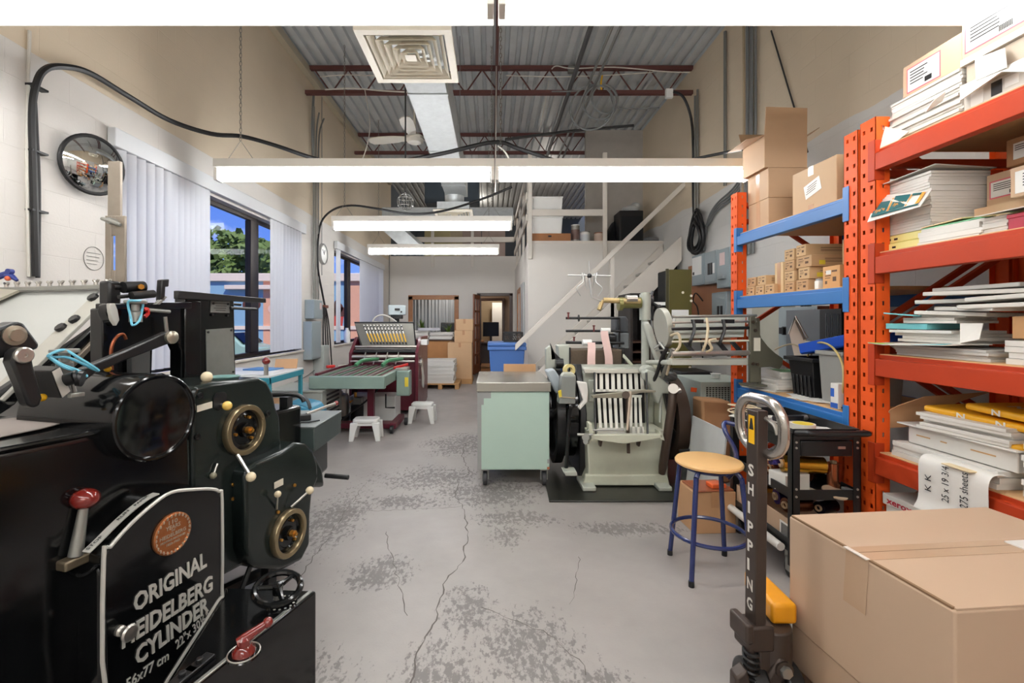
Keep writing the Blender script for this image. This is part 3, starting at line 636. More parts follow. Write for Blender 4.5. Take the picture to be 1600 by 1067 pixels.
# legs and braces under the inker
obj('support_leg', B().obox(PL(.36,-.55,.12),(PVv,PU,EZ),(.05,.06,.24)), k_sat, pr, .004); obj('support_leg', B().obox(PL(.1,-.62,.14),(PVv,PU,EZ),(.04,.04,.28)), k_sat, pr, .004)
b = B().tube([PL(.05,-.5,.02),PL(.2,-.5,.26)],.012,8).tube([PL(.0,-.8,.05),PL(.6,-.6,.05)],.03,8); obj('brace', b, k_sat, pr)
b = B().obox(PL(.12,-.8,.62),(PVv,PU,EZ),(.5,1.0,.6)); obj('machine_body', b, k_bl, pr, .02)
# delivery box at the far end
x0, x1, ya, yb, z1 = -1.30, -1.005, 2.62, 3.08, .795
obj('delivery_box', B().box(x0,x1,ya,yb,z1-.145,z1-.008), M('slate_green_enamel', (58,68,66), .4, var=.08), pr, .006)
obj('delivery_lid', B().box(x0,x1+.005,ya-.004,yb+.004,z1-.008,z1), M('slate_lid', (120,126,126), .4), pr, .003)
obj('delivery_bracket', B().box(x0-.12,x1-.05,ya+.05,yb-.1,z1-.36,z1-.145), k_gr, pr, .02)
obj('foot_bar', B().tube([PL(.72,-.47,.49),PL(.74,-.33,.485)],.014,8), k_sat, pr)
b = B().obox(W(447,636,2.55),(EX,EY,EZ),(.05,.06,.12)).tube(smooth([W(423,617,2.5),W(455,616,2.5),W(470,620,2.5),W(475,628,2.5)],4),.013,8); obj('delivery_arm', b, k_sat, pr, .004)
# tall side frame, plates, rail
FRM = [(160,482),(200,478),(290,476),(290,463),(366,467),(369,603),(283,605),(283,548),(277,535),(265,531),(244,531),(239,540),(237,605),(160,605)]
sf = obj('side_frame', slab(B(), FRM, -.78, .07), k_bl, pr, .006)
obj('frame_rib', slab(B(), [(289,470),(315,471),(315,603),(289,603)], -.765, .03), k_bl, pr, .006); obj('frame_rib', slab(B(), [(160,474),(300,472),(300,482),(160,484)], -.76, .04), k_bl, pr, .004)
for q,nm in (([(322,515),(364,512),(367,585),(323,588)],'data_plate'),([(330,470),(359,471),(359,489),(329,488)],'maker_plate')):
    pl_ = obj(nm, slab(B(), q, -.775, .004), M('satin_plate', (136,138,134), .35, .5, var=.1, scale=20), pr)
    b = B()
    for (x,y) in q: p = PV(x+(3 if x < 345 else -3),y+(4 if y < 500 or y == 512 or y == 515 else -4),-.775); b.cyl(p,p+PVv*.004,.006,n=8)
    obj('plate_screw', b, k_sat, pl_)
    if nm == 'maker_plate':
        b = B()
        for i in range(4): y = 474+i*3.4; b.prism([PV(334+i%2*3,y,-.7745),PV(355-i,y+.3,-.7745),PV(355-i,y+1.2,-.7745),PV(334+i%2*3,y+.9,-.7745)],PVv*.001)
        obj('plate_print', b, m_blk, pl_)
b = B().prism([PV(x,y,-.74) for x,y in ((279,454),(416,466),(416,473),(279,467))],-PVv*.03); obj('top_rail', b, k_sat, pr, .003)
obj('rail_rod', B().tube([PV(360,481,-.76),PV(400,483,-.76)],.008,8).tube([PV(362,475,-.8),PV(376,476,-.8)],.007,8), k_sat, pr)
obj('recess_infill', slab(B(), [(-90,660),(0,612),(100,545),(165,500),(282,484),(238,520),(236,640),(100,700),(-90,740)], -1.13, .05), k_sat, pr, .01)  # dark infill plate stands in for the black depth of the recess
obj('shroud', slab(B(), [(206,545),(235,545),(235,590),(206,592)], -.74, .03), M('grey_shroud', (66,68,68), .45), pr, .003)
# sloping feed board and the rail of wing nuts behind it
TR_ = V3((-1.83,2.2,1.545)); DN = V3((-PU.x,-PU.y,-1.08)).normalized(); LF = -PVv; NN = DN.cross(LF).normalized()
if NN.z < 0: NN = -NN
def FB(s, d, h=0): return TR_ + LF*s + DN*d + NN*h
obj('feed_board', B().prism([FB(.06,0),FB(.70,0),FB(.62,.62),FB(.06,.62)],-NN*.012), k_sht, pr, .003)
obj('feed_board_edge', B().prism([FB(-.05,.05,.002),FB(.06,.05,.002),FB(.06,.62,.002),FB(-.05,.62,.002)],-NN*.016), M('grey_feed_edge', (186,184,174), .5, .1), pr, .003)
obj('feed_rail', B().obox((FB(-.085,.12,-.05)+FB(-.085,.8,-.05))/2,(DN,LF,NN),(.75,.035,.05)), k_bl, pr, .003)
obj('feed_strip', B().obox((FB(-.11,.14,-.065)+FB(-.11,.85,-.065))/2,(DN,LF,NN),(.75,.022,.02)), M('tan_steel', (146,134,120), .4, .5), pr, .003)
for s,d in ((.03,.06),(.03,.25),(-.0,.2),(.1,.36)):
    q = FB(s,d); obj('stop_bolt', B().lathe(q,NN,[(0,.018),(.02,.018),(.023,.014),(.023,0)],8), k_sat, pr)
bar = obj('feeder_bar', B().obox(TR_+LF*.37+EZ*.012,(LF,PU,EZ),(.80,.05,.022)), k_stl, pr, .004)
for i in range(10):
    q = TR_+LF*(.0+.079*i)+EZ*.024; b = B().cyl(q,q+EZ*.014,.009,n=10)
    for s in (-1,1): b.tube([q+EZ*.012,q+EZ*.022+LF*s*.014,q+EZ*.024+LF*s*.02],[.006,.007,.004],6)
    obj('wing_nut', b, k_chr, bar)
obj('side_sheet', B().prism([FB(.56,.02,.03),FB(.78,-.0,.03),FB(.74,.2,.03)],-NN*.012), M('beige_sheet', (176,170,154), .45), pr)
# slotted upright behind the bar
bx = W(178,440,2.235); yy = bx.y; b = B(); hz = lambda y: W(0,y,yy).z; hx = lambda x: W(x,0,yy).x
b.box(hx(164),hx(174),yy,yy+.014,hz(456),hz(337)).box(hx(180),hx(195),yy,yy+.014,hz(456),hz(337)).box(hx(174),hx(180),yy,yy+.014,hz(456),hz(422)).box(hx(174),hx(180),yy,yy+.014,hz(368),hz(337))
b.box(hx(164),hx(184),yy+.015,yy+.03,hz(350),hz(250)); obj('slotted_upright', b, M('dull_steel_bar', (146,136,124), .4, .6, var=.15, scale=10), pr, .002)
q = W(180,347,yy); b = B().cyl(q,q-EY*.04,.016,n=12).tube([q-EY*.03-EX*.04+EZ*.01,q-EY*.035,q-EY*.03+EX*.05-EZ*.02],[.008,.012,.008],8); obj('clamp_bolt', b, k_stl, pr)
# mechanisms over the frame
b = B().cyl(PV(192,449,-.80),PV(224,448,-.80),.024,n=18).cyl(PV(176,449,-.82),PV(192,449,-.82),.014).cyl(PV(205,462,-.76),PV(240,459,-.76),.017).cyl(PV(185,464,-.78),PV(205,462,-.78),.008); obj('feeder_shaft', b, k_sat, pr)
obj('shaft_bearing', B().obox(PV(172,458,-.84),(PU,PVv,EZ),(.05,.06,.1)), k_sat, pr, .01); obj('shaft_nut', B().cyl(PV(219,448,-.775),PV(221,448,-.76),.012,n=6), k_brn, pr)
b = B().prism([PV(x,y,-.74) for x,y in ((253,437),(265,436),(264,448),(259,448),(258,470),(251,470))],-PVv*.03); obj('catch_lever', b, k_sat, pr, .004)
b = B().prism([PV(x,y,-.74) for x,y in ((243,476),(250,476),(262,464),(258,462))],-PVv*.02); obj('catch_arm', b, k_stl, pr, .002)
b = B().prism([PV(x,y,-.70) for x,y in ((172,474),(180,474),(184,484),(187,500),(182,509),(176,500),(172,487))],-PVv*.02); obj('quadrant_scale', b, k_alu, pr, .002)
b = B().prism([PV(x,y,-.715) for x,y in ((168,476),(176,473),(178,500),(182,510),(172,500),(166,488))],-PVv*.05); obj('quadrant_housing', b, k_bl, pr, .006)
def capknob(px, py, c, r):
    p = PV(px,py,c); b = B().lathe(p,EZ,[(0,.012),(r,.012),(r*1.05,.006),(r,0),(r*.4,-.004),(r*.4,-.03),(r*.6,-.035),(r*.6,-.075),(0,-.075)],16); return obj('grease_cap', b, k_stl, pr), p
g1, p1_ = capknob(212,474,-.68,.038); g2, p2_ = capknob(101,551,-.58,.038)
obj('red_tag', B().tube(smooth([PV(225,484,-.70),PV(230,483,-.70),PV(231,490,-.70),PV(226,495,-.70)],3),.008,6), M('red_paint', (196,40,34), .4), pr)
obj('link_shaft', B().tube([PV(230,484,-.74),PV(265,487,-.74)],.008,8).tube([PV(258,495,-.74),PV(261,522,-.74)],.008,8), k_stl, pr)
# connecting rod and pivot arms
b = B().prism([PV(x,y,-.58) for x,y in ((124,590),(128,577),(200,546),(262,518),(272,522),(272,534),(262,538),(200,562),(150,583),(132,597))],-PVv*.035); rd = obj('connecting_rod', b, k_sat, pr, .006)
obj('rod_pin', B().lathe(PV(266,527,-.58),PVv,[(.026,0),(.026,.014),(.018,.02),(0,.02)],20), M('nickel_pin', (170,164,148), .3, .8), rd)
obj('copper_pipe', B().tube(smooth([PV(175,578,-.72),PV(174,545,-.72),PV(182,527,-.72),PV(192,522,-.72),PV(197,530,-.72)],5),.006,8), M('copper_pipe_metal', (150,84,56), .35, .8), pr)
AR = [(18,566),(22,551),(32,542),(42,543),(50,553),(54,575),(67,622),(63,634),(52,638),(44,632),(32,600)]
ar = obj('pivot_arm', slab(B(), AR, -.50, .045), k_sat, pr, .008, 3); obj('pivot_pin', B().lathe(PV(36,555,-.5),PVv,[(.024,0),(.024,.008),(.02,.012),(.006,.012),(.005,.008),(0,.008)],20), k_chr, ar)
AB = [(-40,545),(-40,518),(0,512),(26,502),(38,505),(62,538),(60,545),(40,551),(-40,570)]
ab = obj('pivot_block', slab(B(), AB, -.56, .06), k_sat, pr, .01, 3); obj('washer', B().lathe(PV(22,524,-.56),PVv,[(.03,0),(.03,.006),(.018,.008),(.018,.016),(0,.016)],20), M('nickel_pin', (170,164,148), .3, .8), ab)
cb = obj('counter_box', B().prism([PV(x,y,-.53) for x,y in ((80,580),(93,572),(110,612),(96,623))],-PVv*.11), k_sat, pr, .003)
obj('counter_scale', B().prism([PV(x,y,-.529) for x,y in ((81,581),(93,574),(109,611),(97,621))],PVv*.003), k_alu, cb)
obj('counter_roller', B().cyl(PV(103,594,-.52),PV(117,590,-.50),.02,n=16).cyl(PV(117,590,-.5),PV(122,589,-.495),.024,n=16).cyl(PV(122,591,-.5),PV(130,592,-.49),.026,n=16), k_sat, pr)
obj('counter_screw', B().cyl(PV(114,600,-.54),PV(117,613,-.54),.006).obox(PV(119,617,-.54),(PU,PVv,EZ),(.04,.02,.014)), k_stl, pr, .002)
obj('teal_pan', B().lathe(WZ(348,594,PV(348,594,-.6).z),EZ,[(0,.002),(.06,.002),(.075,.018),(.07,.018),(.056,.008),(0,.008)],24), M('teal_glaze', (112,150,146), .3), pr)
for px,py,c in ((168,576,-.62),(66,621,-.56)): obj('oil_cup', B().ball(PV(px,py,c),.012), M('yellow_cap', (232,178,20), .35), pr)
# rubber bands slung on the press
def band(label, pts, r=.0045):
    o = obj('rubber_band', B().tube(smooth(pts,4,True), r, 6, True), k_cyan); tag(o, label, 'rubber band', 'cyan rubber bands on the press')
q = .66; band('cyan rubber band hooked over the upper grease cap of the black press', [PV(200,472,-q),PV(212,470,-q+.03),PV(223,472,-q),PV(221,490,-q),PV(217,502,-q+.02),PV(207,508,-q+.02),PV(204,495,-q)])
q = .55; band('cyan rubber band stretched from lower grease cap to the black connecting rod', [PV(75,556,-q),PV(88,549,-q),PV(103,547,-q),PV(120,557,-q+.02),PV(152,577,-q+.02),PV(147,577,-q+.01),PV(108,559,-q),PV(85,558,-q-.02)])
band('cyan rubber band running from lower grease cap down to the counter roller', [PV(77,558,-q),PV(98,570,-q),PV(120,578,-q+.03),PV(136,588,-q+.05),PV(125,580,-q+.03),PV(100,574,-q+.01)])
# clamp, brush, wrench resting on the press
o = thing('spring_clamp', 'blue plastic spring clamp lying on the press rail by the wall', 'clamp', tuple(W(10,441,2.38)))
pcl = W(10,434,2.38); b = B().tube([pcl+V3((-.08,0,-.012)),pcl+V3((-.03,0,.01)),pcl+V3((.02,0,.03))],[.014,.017,.012],8).tube([pcl+V3((.0,0,.012)),pcl+V3((.03,0,.006)),pcl+V3((.055,0,-.014))],[.016,.014,.008],8).cyl(pcl+V3((.018,-.012,.032)),pcl+V3((.018,.012,.032)),.014)
obj('jaw', b, M('cobalt_plastic', (44,58,128), .35), o); obj('tip', B().ball(pcl+V3((.02,-.012,-.004)),.013), M('orange_rubber', (206,96,60), .5), o)
o = thing('cleaning_brush', 'brush with black head and long steel handle on the delivery box', 'brush', (-1.13,2.8,z1)); 
obj('head', B().obox((-1.14,2.77,z1+.02),(V3((.9,.45,0)),V3((-.45,.9,0)),EZ),(.1,.05,.035)), m_blk, o, .005)
obj('handle', B().tube([(-1.12,2.79,z1+.035),(-1.06,2.95,z1+.05),(-1.03,3.03,z1+.055)],.009,8), k_chr, o); obj('knob', B().ball((-1.025,3.045,z1+.056),.016), k_red, o)
o = thing('hook_wrench', 'thin wrench with a yellow handle lying on the delivery box', 'wrench', (-1.16,2.69,z1)); 
obj('handle', B().lathe((-1.21,2.675,z1+.008),V3((1,.1,0)),[(0,0),(.012,.006),(.017,.03),(.014,.06),(.006,.085),(0,.086)],12), MATS['yellow_cap'], o)
obj('shaft', B().tube([(-1.13,2.683,z1+.008),(-1.07,2.70,z1+.006),(-1.03,2.76,z1+.005)],.004,6), k_sat, o)
# ---------------------------------------------------------------- left wall: blinds, mirror, clock, cables, electrical boxes
m_slat = bpy.data.materials.new('vinyl_blind_slat'); m_slat.use_nodes = True; nt = m_slat.node_tree; b_ = nt.nodes['Principled BSDF']; b_.inputs['Base Color'].default_value = lin((232,234,238))+(1,); b_.inputs['Roughness'].default_value = .5
tr = nd(nt, 'ShaderNodeBsdfTranslucent'); tr.inputs[0].default_value = lin((235,238,246))+(1,); mxs = nd(nt, 'ShaderNodeMixShader'); mxs.inputs[0].default_value = .2
nt.links.new(b_.outputs[0], mxs.inputs[1]); nt.links.new(tr.outputs[0], mxs.inputs[2]); nt.links.new(mxs.outputs[0], nt.nodes['Material Output'].inputs[0])
m_val = M('valance_white', (226,228,230), .45, var=.02)
def blind(label, w, groups, zt=2.78):
    y0, y1 = w; t = thing('vertical_blind', label, 'blind', (XL+.08,(y0+y1)/2,zt))
    obj('valance', B().box(XL+.005,XL+.065,y0-.02,y1+.02,zt-.135,zt), m_val, t, .006)
    for (a, c, n, ang0, ang1) in groups:
        for i in range(n):
            y = a+(c-a)*(i+.5)/n; an = ang0+(ang1-ang0)*i/max(1,n-1)+random.uniform(-.06,.06); ca, sa = math.cos(an), math.sin(an)
            P = []
            for k in range(5):
                u = (k/4-.5)*.089; bow = .006*(1-(2*k/4-1)**2); P.append((XL+.035+u*sa*.6+bow*ca, y+u*ca-bow*sa))
            vs = []; fs = []
            for (x,yy) in P: vs += [V3((x,yy,1.0)), V3((x,yy,zt-.12))]
            for k in range(4): fs.append((2*k,2*k+2,2*k+3,2*k+1))
            obj('slat', B().add(vs,fs), m_slat, t, fix=False)
blind('white vertical blind drawn aside on the window nearest the camera, behind the black press', (3.31,6.67), [(3.33,3.9,6,1.0,.8),(3.9,4.44,7,.35,.05),(5.66,6.0,4,.1,.3),(6.0,6.56,6,1.05,1.15)])
blind('white vertical blind drawn aside on the far window above the maroon machine', (8.05,11.58), [(9.5,11.1,18,.2,.3),(11.1,11.5,4,.9,1.0),(8.08,8.25,2,.6,.6)])
# convex mirror
mcn = V3((-2.66,3.07,CH-(258-CY)/F*3.07)); mn = V3((.95,-.3,-.1)).normalized()
t = thing('convex_mirror', 'round convex safety mirror with black rim mounted on the white block wall', 'mirror', tuple(mcn))
R_ = .185; b = B().lathe(mcn,mn,[(R_*math.sin(a)/math.sin(.95), .055*(math.cos(a)-math.cos(.95))/(1-math.cos(.95))+.01) for a in [.95*k/10 for k in range(11)]][::-1],40)
obj('glass_dome', b, M('mirror_silver', (235,238,238), .02, 1., var=0), t); obj('rim', B().ring(mcn+mn*.008,mn,R_,.014,40,8), m_blk, t); obj('back_plate', B().lathe(mcn,mn,[(R_,.0),(R_*.8,-.03),(0,-.04)],30), m_blk, t); obj('wall_arm', B().tube([mcn-mn*.035,V3((XL+.002,3.12,mcn.z))],.014,8), m_blk, t)
# faded round sticker low on the wall
p = WX(146,404,XL); st = thing('wall_sticker', 'faded round paper tag outline on the white wall below the mirror', 'sticker', (XL+.002,p.y,p.z))
obj('ring', B().ring((XL+.003,p.y,p.z),EX,.08,.0022,30,5), M('grey_ink', (120,118,112), .6), st)
b = B()
for k in range(4): b.box(XL+.001,XL+.003,p.y-.055,p.y+.055-.01*k,p.z+.035-.025*k,p.z+.038-.025*k)
obj('writing', b, MATS['grey_ink'], st)
# clock
p = WX(503,397,XL); t = thing('wall_clock', 'round white wall clock between the two windows', 'clock', tuple(p))
obj('case', B().lathe(p,EX,[(0,0),(.17,0),(.17,.035),(.15,.045),(.148,.035)],36), M('chrome_rim', (170,170,168), .3, .5), t); obj('dial', B().lathe(p+EX*.03,EX,[(.15,.0),(0,.002)],36), m_white, t)
b = B().obox(p+V3((.036,.02,.03)),(V3((0,.55,.83)),V3((0,.83,-.55)),EX),(.09,.01,.004)).obox(p+V3((.037,-.03,.03)),(V3((0,-.7,.7)),V3((0,.7,.7)),EX),(.11,.007,.004)); obj('hands', b, m_blk, t)
# electrical boxes between windows
m_pnl = M('panel_grey', (152,164,168), .45, var=.04)
def wallbox(name, label, y0, y1, z0, z1, dpt, side=1, grp=None, m=None):
    xw = XL if side > 0 else XR; t = thing(name, label, 'electrical box', (xw,(y0+y1)/2,z0), grp)
    xs = sorted((xw+side*.001, xw+side*dpt)); obj('cabinet', B().box(xs[0],xs[1],y0,y1,z0,z1), m or m_pnl, t, .006)
    xs = sorted((xw+side*dpt, xw+side*(dpt+.006))); obj('cover', B().box(xs[0],xs[1],y0+.02,y1-.02,z0+.02,z1-.02), m or m_pnl, t, .003); return t
t = wallbox('disconnect_switch','upper grey switch box on the white wall between the windows',6.78,7.12,1.42,1.70,.14)
obj('lever', B().box(XL+.14,XL+.18,7.12,7.15,1.48,1.6), m_blk, t, .004); obj('warning_label', B().box(XL+.147,XL+.149,6.98,7.06,1.56,1.66), M('white_red_label', (224,200,196), .5), t)
wallbox('junction_box','lower grey junction box on the white wall directly under the switch box',6.72,7.08,.82,1.38,.13)
wallbox('starter_box','pale grey narrow box low on the white wall right of the junction box',7.1,7.36,.56,1.0,.16, m=M('pale_grey_box', (176,182,178), .5))
def cable(name, label, pts, r, m, cat='cable', k=6, grp=None):
    return tag(obj(name, B().tube(smooth(pts,k), r, 7), m), label, cat, grp)
m_cab = M('black_rubber_cable', (24,24,25), .5); m_con = M('galvanised_conduit', (140,140,136), .4, .6); m_wirew = M('white_cable', (214,210,200), .5); m_wireg = M('grey_cable', (120,122,122), .5)
cable('power_cable','thick black power cable rising up the near wall then sweeping over the window',
  [WX(56,432,XL+.03),WX(53,300,XL+.03),WX(50,180,XL+.03),WX(57,130,XL+.05),WX(72,108,XL+.06),WX(100,104,XL+.06),WX(140,114,XL+.07),WX(200,150,XL+.1),WX(265,188,XL+.14),W(330,209,3.95),W(378,213,4.2),W(430,227,4.24),W(490,247,4.3),W(545,258,4.3),W(610,254,4.3),W(690,240,4.3),W(772,222,4.24),W(810,232,4.3),W(870,252,4.6)], .019, m_cab)
o = cable('second_cable','thinner black cable clipped beside the thick one on the near wall',[WX(59,434,XL+.02),WX(60,300,XL+.02),WX(56,200,XL+.02),WX(54,160,XL+.02)], .012, m_cab)
cable('white_conduit','thin white conduit line running up the near wall beside the black cables',[WX(45,432,XL+.01),WX(42,250,XL+.01),WX(46,48,XL+.01)], .009, m_wirew)
for py in (137,238,330):
    p = WX(52,py,XL); tag(obj('cable_clip', B().box(XL,XL+.045,p.y-.05,p.y+.05,p.z-.006,p.z+.006), m_blk), {137:'black cable clip topmost on the near wall, at the bend of the thick cable',238:'black cable clip on the near wall level with the round mirror',330:'black cable clip lowest on the near wall, under mirror height'}[py], 'clip')
# vertical conduits between the windows, and the black hose that loops over them
for i,(px,r,lab) in enumerate(((487,.017,'left grey conduit in the bundle rising from the switch box between windows'),(490.5,.013,'middle grey conduit in the bundle rising from the switch box between windows'),(494,.013,'right grey conduit in the bundle rising from the switch box between windows'))):
    x = XL+.05; a = WX(px,466,x); Y = 7.0+.09*i
    tag(obj('conduit', B().tube(smooth([(x,Y-.0,1.72),(x,Y,2.6),(x,Y,3.6),(x,Y+.02*i,4.3),(x+.02,Y-.05+.12*i,4.62)],4), r, 7), m_con), lab, 'conduit')
cable('black_hose','black hose arching from the ceiling lights down the wall between the windows',
  [W(800,292,6.2),W(750,312,6.3),W(690,330,6.4),W(640,334,6.5),W(590,326,6.7),W(550,321,6.9),W(522,327,7.1),W(503,345,7.3),WX(497,375,XL+.06),WX(497,420,XL+.06),WX(503,455,XL+.06),WX(508,480,XL+.06)], .016, m_cab)
for i,(x0,x1,y1) in enumerate(((505,505,548),(507,509,560),(509,512,570),(511,516,580))):
    cable('drop_cable',('first','second','third','fourth')[i]+' black cord from the left in the tied bundle hanging beside the grey boxes',[WX(506+i*.8,478,XL+.05+.012*i),WX(x0+i,510,XL+.05+.012*i),WX(x1+i,y1,XL+.05+.012*i)], .011, m_cab, 'cable')
tag(obj('cable_tie', B().obox(WX(507,479,XL+.07),(EX,EY,EZ),(.08,.16,.05)), M('rust_tape', (110,60,44), .6), bevel=.01), 'rust brown tape holding the bundle of black cords on the wall', 'tape')
tag(obj('wire_bundle', B().tube(smooth([WX(490,150,XL+.04),WX(488,200,XL+.04),WX(490,260,XL+.04)],5),.02,6), m_wireg), 'grey wires bundled against the upper left wall under the roof joist', 'cable')
for px in (503,):
    cable('thin_wire','thin grey wire running straight up the beige wall right of the conduits',[WX(px,430,XL+.012),WX(px,150,XL+.012)], .005, m_wireg)
p = W(607,400,12.38); tag(obj('corner_pipe', B().cyl((p.x+.03,12.36,.9),(p.x+.03,12.36,3.3),.012), m_con), 'thin grey pipe in the far left corner of the back wall', 'pipe')
cable('wall_wire','white wire looping along the wall beneath the near window to the grey box',[WX(500,556,XL+.02),WX(497,572,XL+.02),WX(478,588,XL+.02),WX(440,606,XL+.02)], .006, m_wireg)
# ---------------------------------------------------------------- teal table, blue compressor, grey cabinet, tank
m_teal = M('teal_paint', (44,134,152), .4, var=.06)
t = thing('work_table', 'teal metal framed table with papers standing under the near window', 'table', (-2.3,4.55,0))
x0,x1,y0,y1,zt = -2.68,-1.98,4.1,4.85,.90
obj('table_top', B().box(x0,x1,y0,y1,zt-.02,zt), M('pale_laminate', (214,216,214), .4), t, .003); obj('apron', B().box(x0,x1+.004,y0-.004,y0+.03,zt-.07,zt-.015).box(x1-.03,x1+.004,y0,y1,zt-.07,zt-.015), m_teal, t, .003)
for x in (x0+.03,x1-.035):
    for y in (y0+.02,y1-.05): obj('leg', B().box(x,x+.035,y,y+.035,0,zt-.02), m_teal, t, .003)
tag(obj('paper_sheet', B().rbox(-2.25,4.3,zt+.001,.42,.3,.006,.1), m_white), 'white paper sheets lying on the teal table', 'paper')
tag(obj('blue_folder', B().rbox(-2.3,4.65,zt+.001,.3,.22,.012,-.2), M('folder_blue', (90,140,190), .5)), 'flat blue folder behind the paper sheets on the teal table', 'folder')
tag(obj('cardboard_piece', B().obox((-2.12,4.76,zt+.05),(V3((1,.1,0)),V3((0,.3,.95)),V3((0,-.95,.3))),(.22,.1,.006)), M('cardboard', (190,148,108), .75, var=.05)), 'small brown card propped at the back edge of the teal table', 'card')
o = thing('lever_stand', 'short steel lever with dark red ball knob standing on the teal table corner', 'lever', (-1.98+.0,4.02,0)); 
o.location = (-2.03,4.15,zt); WORLD[o.name] = V3((-2.03,4.15,zt)); obj('rod', B().cyl((-2.03,4.15,zt),(-2.03,4.15,zt+.11),.02), k_chr, o); obj('ball_knob', B().ball((-2.03,4.15,zt+.13),.035), k_red, o)
tag(obj('carton', B().rbox(-2.2,4.45,0,.34,.34,.62), MATS['cardboard'], bevel=.004), 'plain brown carton standing under the teal table', 'carton')
t = thing('air_compressor', 'turquoise machine with a black carry handle on the floor past the teal table', 'compressor', (-1.72,4.5,0))
tq = M('turquoise_plastic', (30,118,150), .35, var=.06)
obj('housing', B().prism([(-1.97,4.3,.42),(-1.68,4.3,.42),(-1.65,4.3,.5),(-1.72,4.3,.59),(-1.92,4.3,.63),(-1.99,4.3,.54)],(0,.36,0)), tq, t, .03, 3); obj('tank', B().cyl((-2.0,4.48,.22),(-1.66,4.48,.22),.16,n=24), m_blk, t, .02)
obj('handle', B().tube(smooth([(-1.95,4.32,.58),(-1.92,4.32,.66),(-1.82,4.32,.69),(-1.73,4.32,.65),(-1.70,4.32,.57)],4),.016,8), M('handle_grey', (74,78,82), .4), t); obj('motor', B().cyl((-1.98,4.26,.48),(-1.98,4.42,.48),.06,n=18), m_blk, t, .01); obj('front_panel', B().box(-1.8,-1.7,4.285,4.3,.48,.56), M('light_blue_panel', (130,180,196), .4), t, .003)
for x in (-1.93,-1.70): obj('foot', B().box(x-.03,x+.03,4.38,4.6,0,.06), m_blk, t, .006)
t = thing('control_cabinet', 'grey metal floor cabinet with side louvres beneath the far end of the near window', 'cabinet', (-2.25,5.6,0))
x0,x1,y0,y1,z1 = -2.6,-1.95,5.3,6.0,.565
obj('body', B().box(x0,x1,y0,y1,.02,z1), M('cabinet_grey', (158,162,154), .5), t, .008); obj('lid', B().box(x0-.01,x1+.01,y0-.01,y1+.01,z1,z1+.025), MATS['cabinet_grey'], t, .005)
b = B()
for k in range(7): b.box(x1,x1+.008,y0+.15,y1-.12,.2+.05*k,.222+.05*k)
obj('louvre_panel', b, m_blk, t); obj('skirt', B().box(x0+.02,x1-.02,y0+.02,y1-.02,0,.03), m_blk, t)
t = thing('steel_keg', 'small steel pressure keg with black rubber foot beside the maroon machine', 'keg', (-2.08,6.3,0))
obj('shell', B().lathe((-2.08,6.3,.09),EZ,[(.118,0),(.125,.03),(.125,.27),(.11,.3),(.05,.32),(.05,.34),(0,.34)],24), k_chr, t); obj('rubber_foot', B().lathe((-2.08,6.3,0),EZ,[(0,0),(.13,0),(.133,.1),(.12,.1),(0,.1)],24), m_blk, t)
obj('valve', B().cyl((-2.08,6.3,.43),(-2.08,6.3,.5),.012).cyl((-2.12,6.3,.49),(-2.04,6.3,.49),.008), k_brn, t); obj('carry_handle', B().tube(smooth([(-2.17,6.3,.4),(-2.17,6.3,.48),(-2.08,6.3,.52),(-1.99,6.3,.48),(-1.99,6.3,.4)],4),.008,6), k_chr, t)
t = thing('hydraulic_pump', 'black pump body with brass fittings right of the steel keg', 'pump', (-1.85,6.35,0)); obj('motor', B().cyl((-1.85,6.35,0),(-1.85,6.35,.24),.085,n=18), m_blk, t, .01); obj('manifold', B().box(-1.9,-1.78,6.3,6.4,.24,.34), k_stl, t, .006); obj('fitting', B().cyl((-1.87,6.33,.34),(-1.87,6.33,.41),.02,n=8).cyl((-1.9,6.28,.3),(-1.9,6.2,.3),.015,n=8), k_brn, t)
cable('red_hose','dull red hose hanging behind the keg by the maroon machine',[WX(512,608,XL+.3),(-2.3,6.25,.5),(-2.28,6.2,.2),(-2.2,6.2,.02)], .01, M('dull_red_hose', (140,72,60), .5), 'hose')
# ---------------------------------------------------------------- maroon machine with the delivery table
mar = M('maroon_enamel', (92,24,40), .35, var=.08, coat=.2); grn = M('grey_green_enamel', (126,146,136), .4, var=.05)
T = thing('finishing_machine', 'maroon sheet finishing machine with grey green delivery table and tilted steel lid', 'machine', (-1.6,6.6,0))
zt = .745
obj('table_front', B().box(-2.12,-1.24,5.34,5.42,.6,zt), grn, T, .008)
obj('table_side', B().box(-2.12,-2.06,5.42,6.7,.64,zt-.01), grn, T, .006); obj('table_side', B().box(-1.3,-1.24,5.42,6.5,.62,zt-.005), grn, T, .006)
obj('belt_bed', B().box(-2.06,-1.3,5.42,6.75,zt-.06,zt-.012), mar, T, .004)
for k in range(9):
    x = -1.99+.078*k; obj('belt', B().box(x-.014,x+.014,5.425,6.74,zt-.012,zt-.002), M('green_belt', (92,128,104), .6) if k % 2 == 0 else M('grey_belt', (120,112,110), .6), T)
obj('side_guide', B().box(-2.11,-2.07,5.5,6.7,zt-.01,zt+.02), mar, T, .004)
obj('cabinet', B().box(-1.99,-1.085,6.83,7.75,.06,.78), mar, T, .01)
for x in (-2.09,-1.12): obj('side_cheek', B().prism([(x,6.75,.1),(x,7.75,.1),(x,7.75,1.14),(x,7.05,1.14),(x,6.75,.92)],(.045,0,0)), mar, T, .006)
obj('rear_cover', B().box(-2.05,-1.12,7.3,7.74,.78,1.1), mar, T, .01)
b = B()
for q in ((6.9,.12),(6.9,.5),(6.9,.85),(7.6,.2),(7.6,.95)): p = V3((-1.075,q[0],q[1])); b.cyl(p,p+EX*.006,.012,n=8)
obj('panel_bolt', b, k_stl, T)
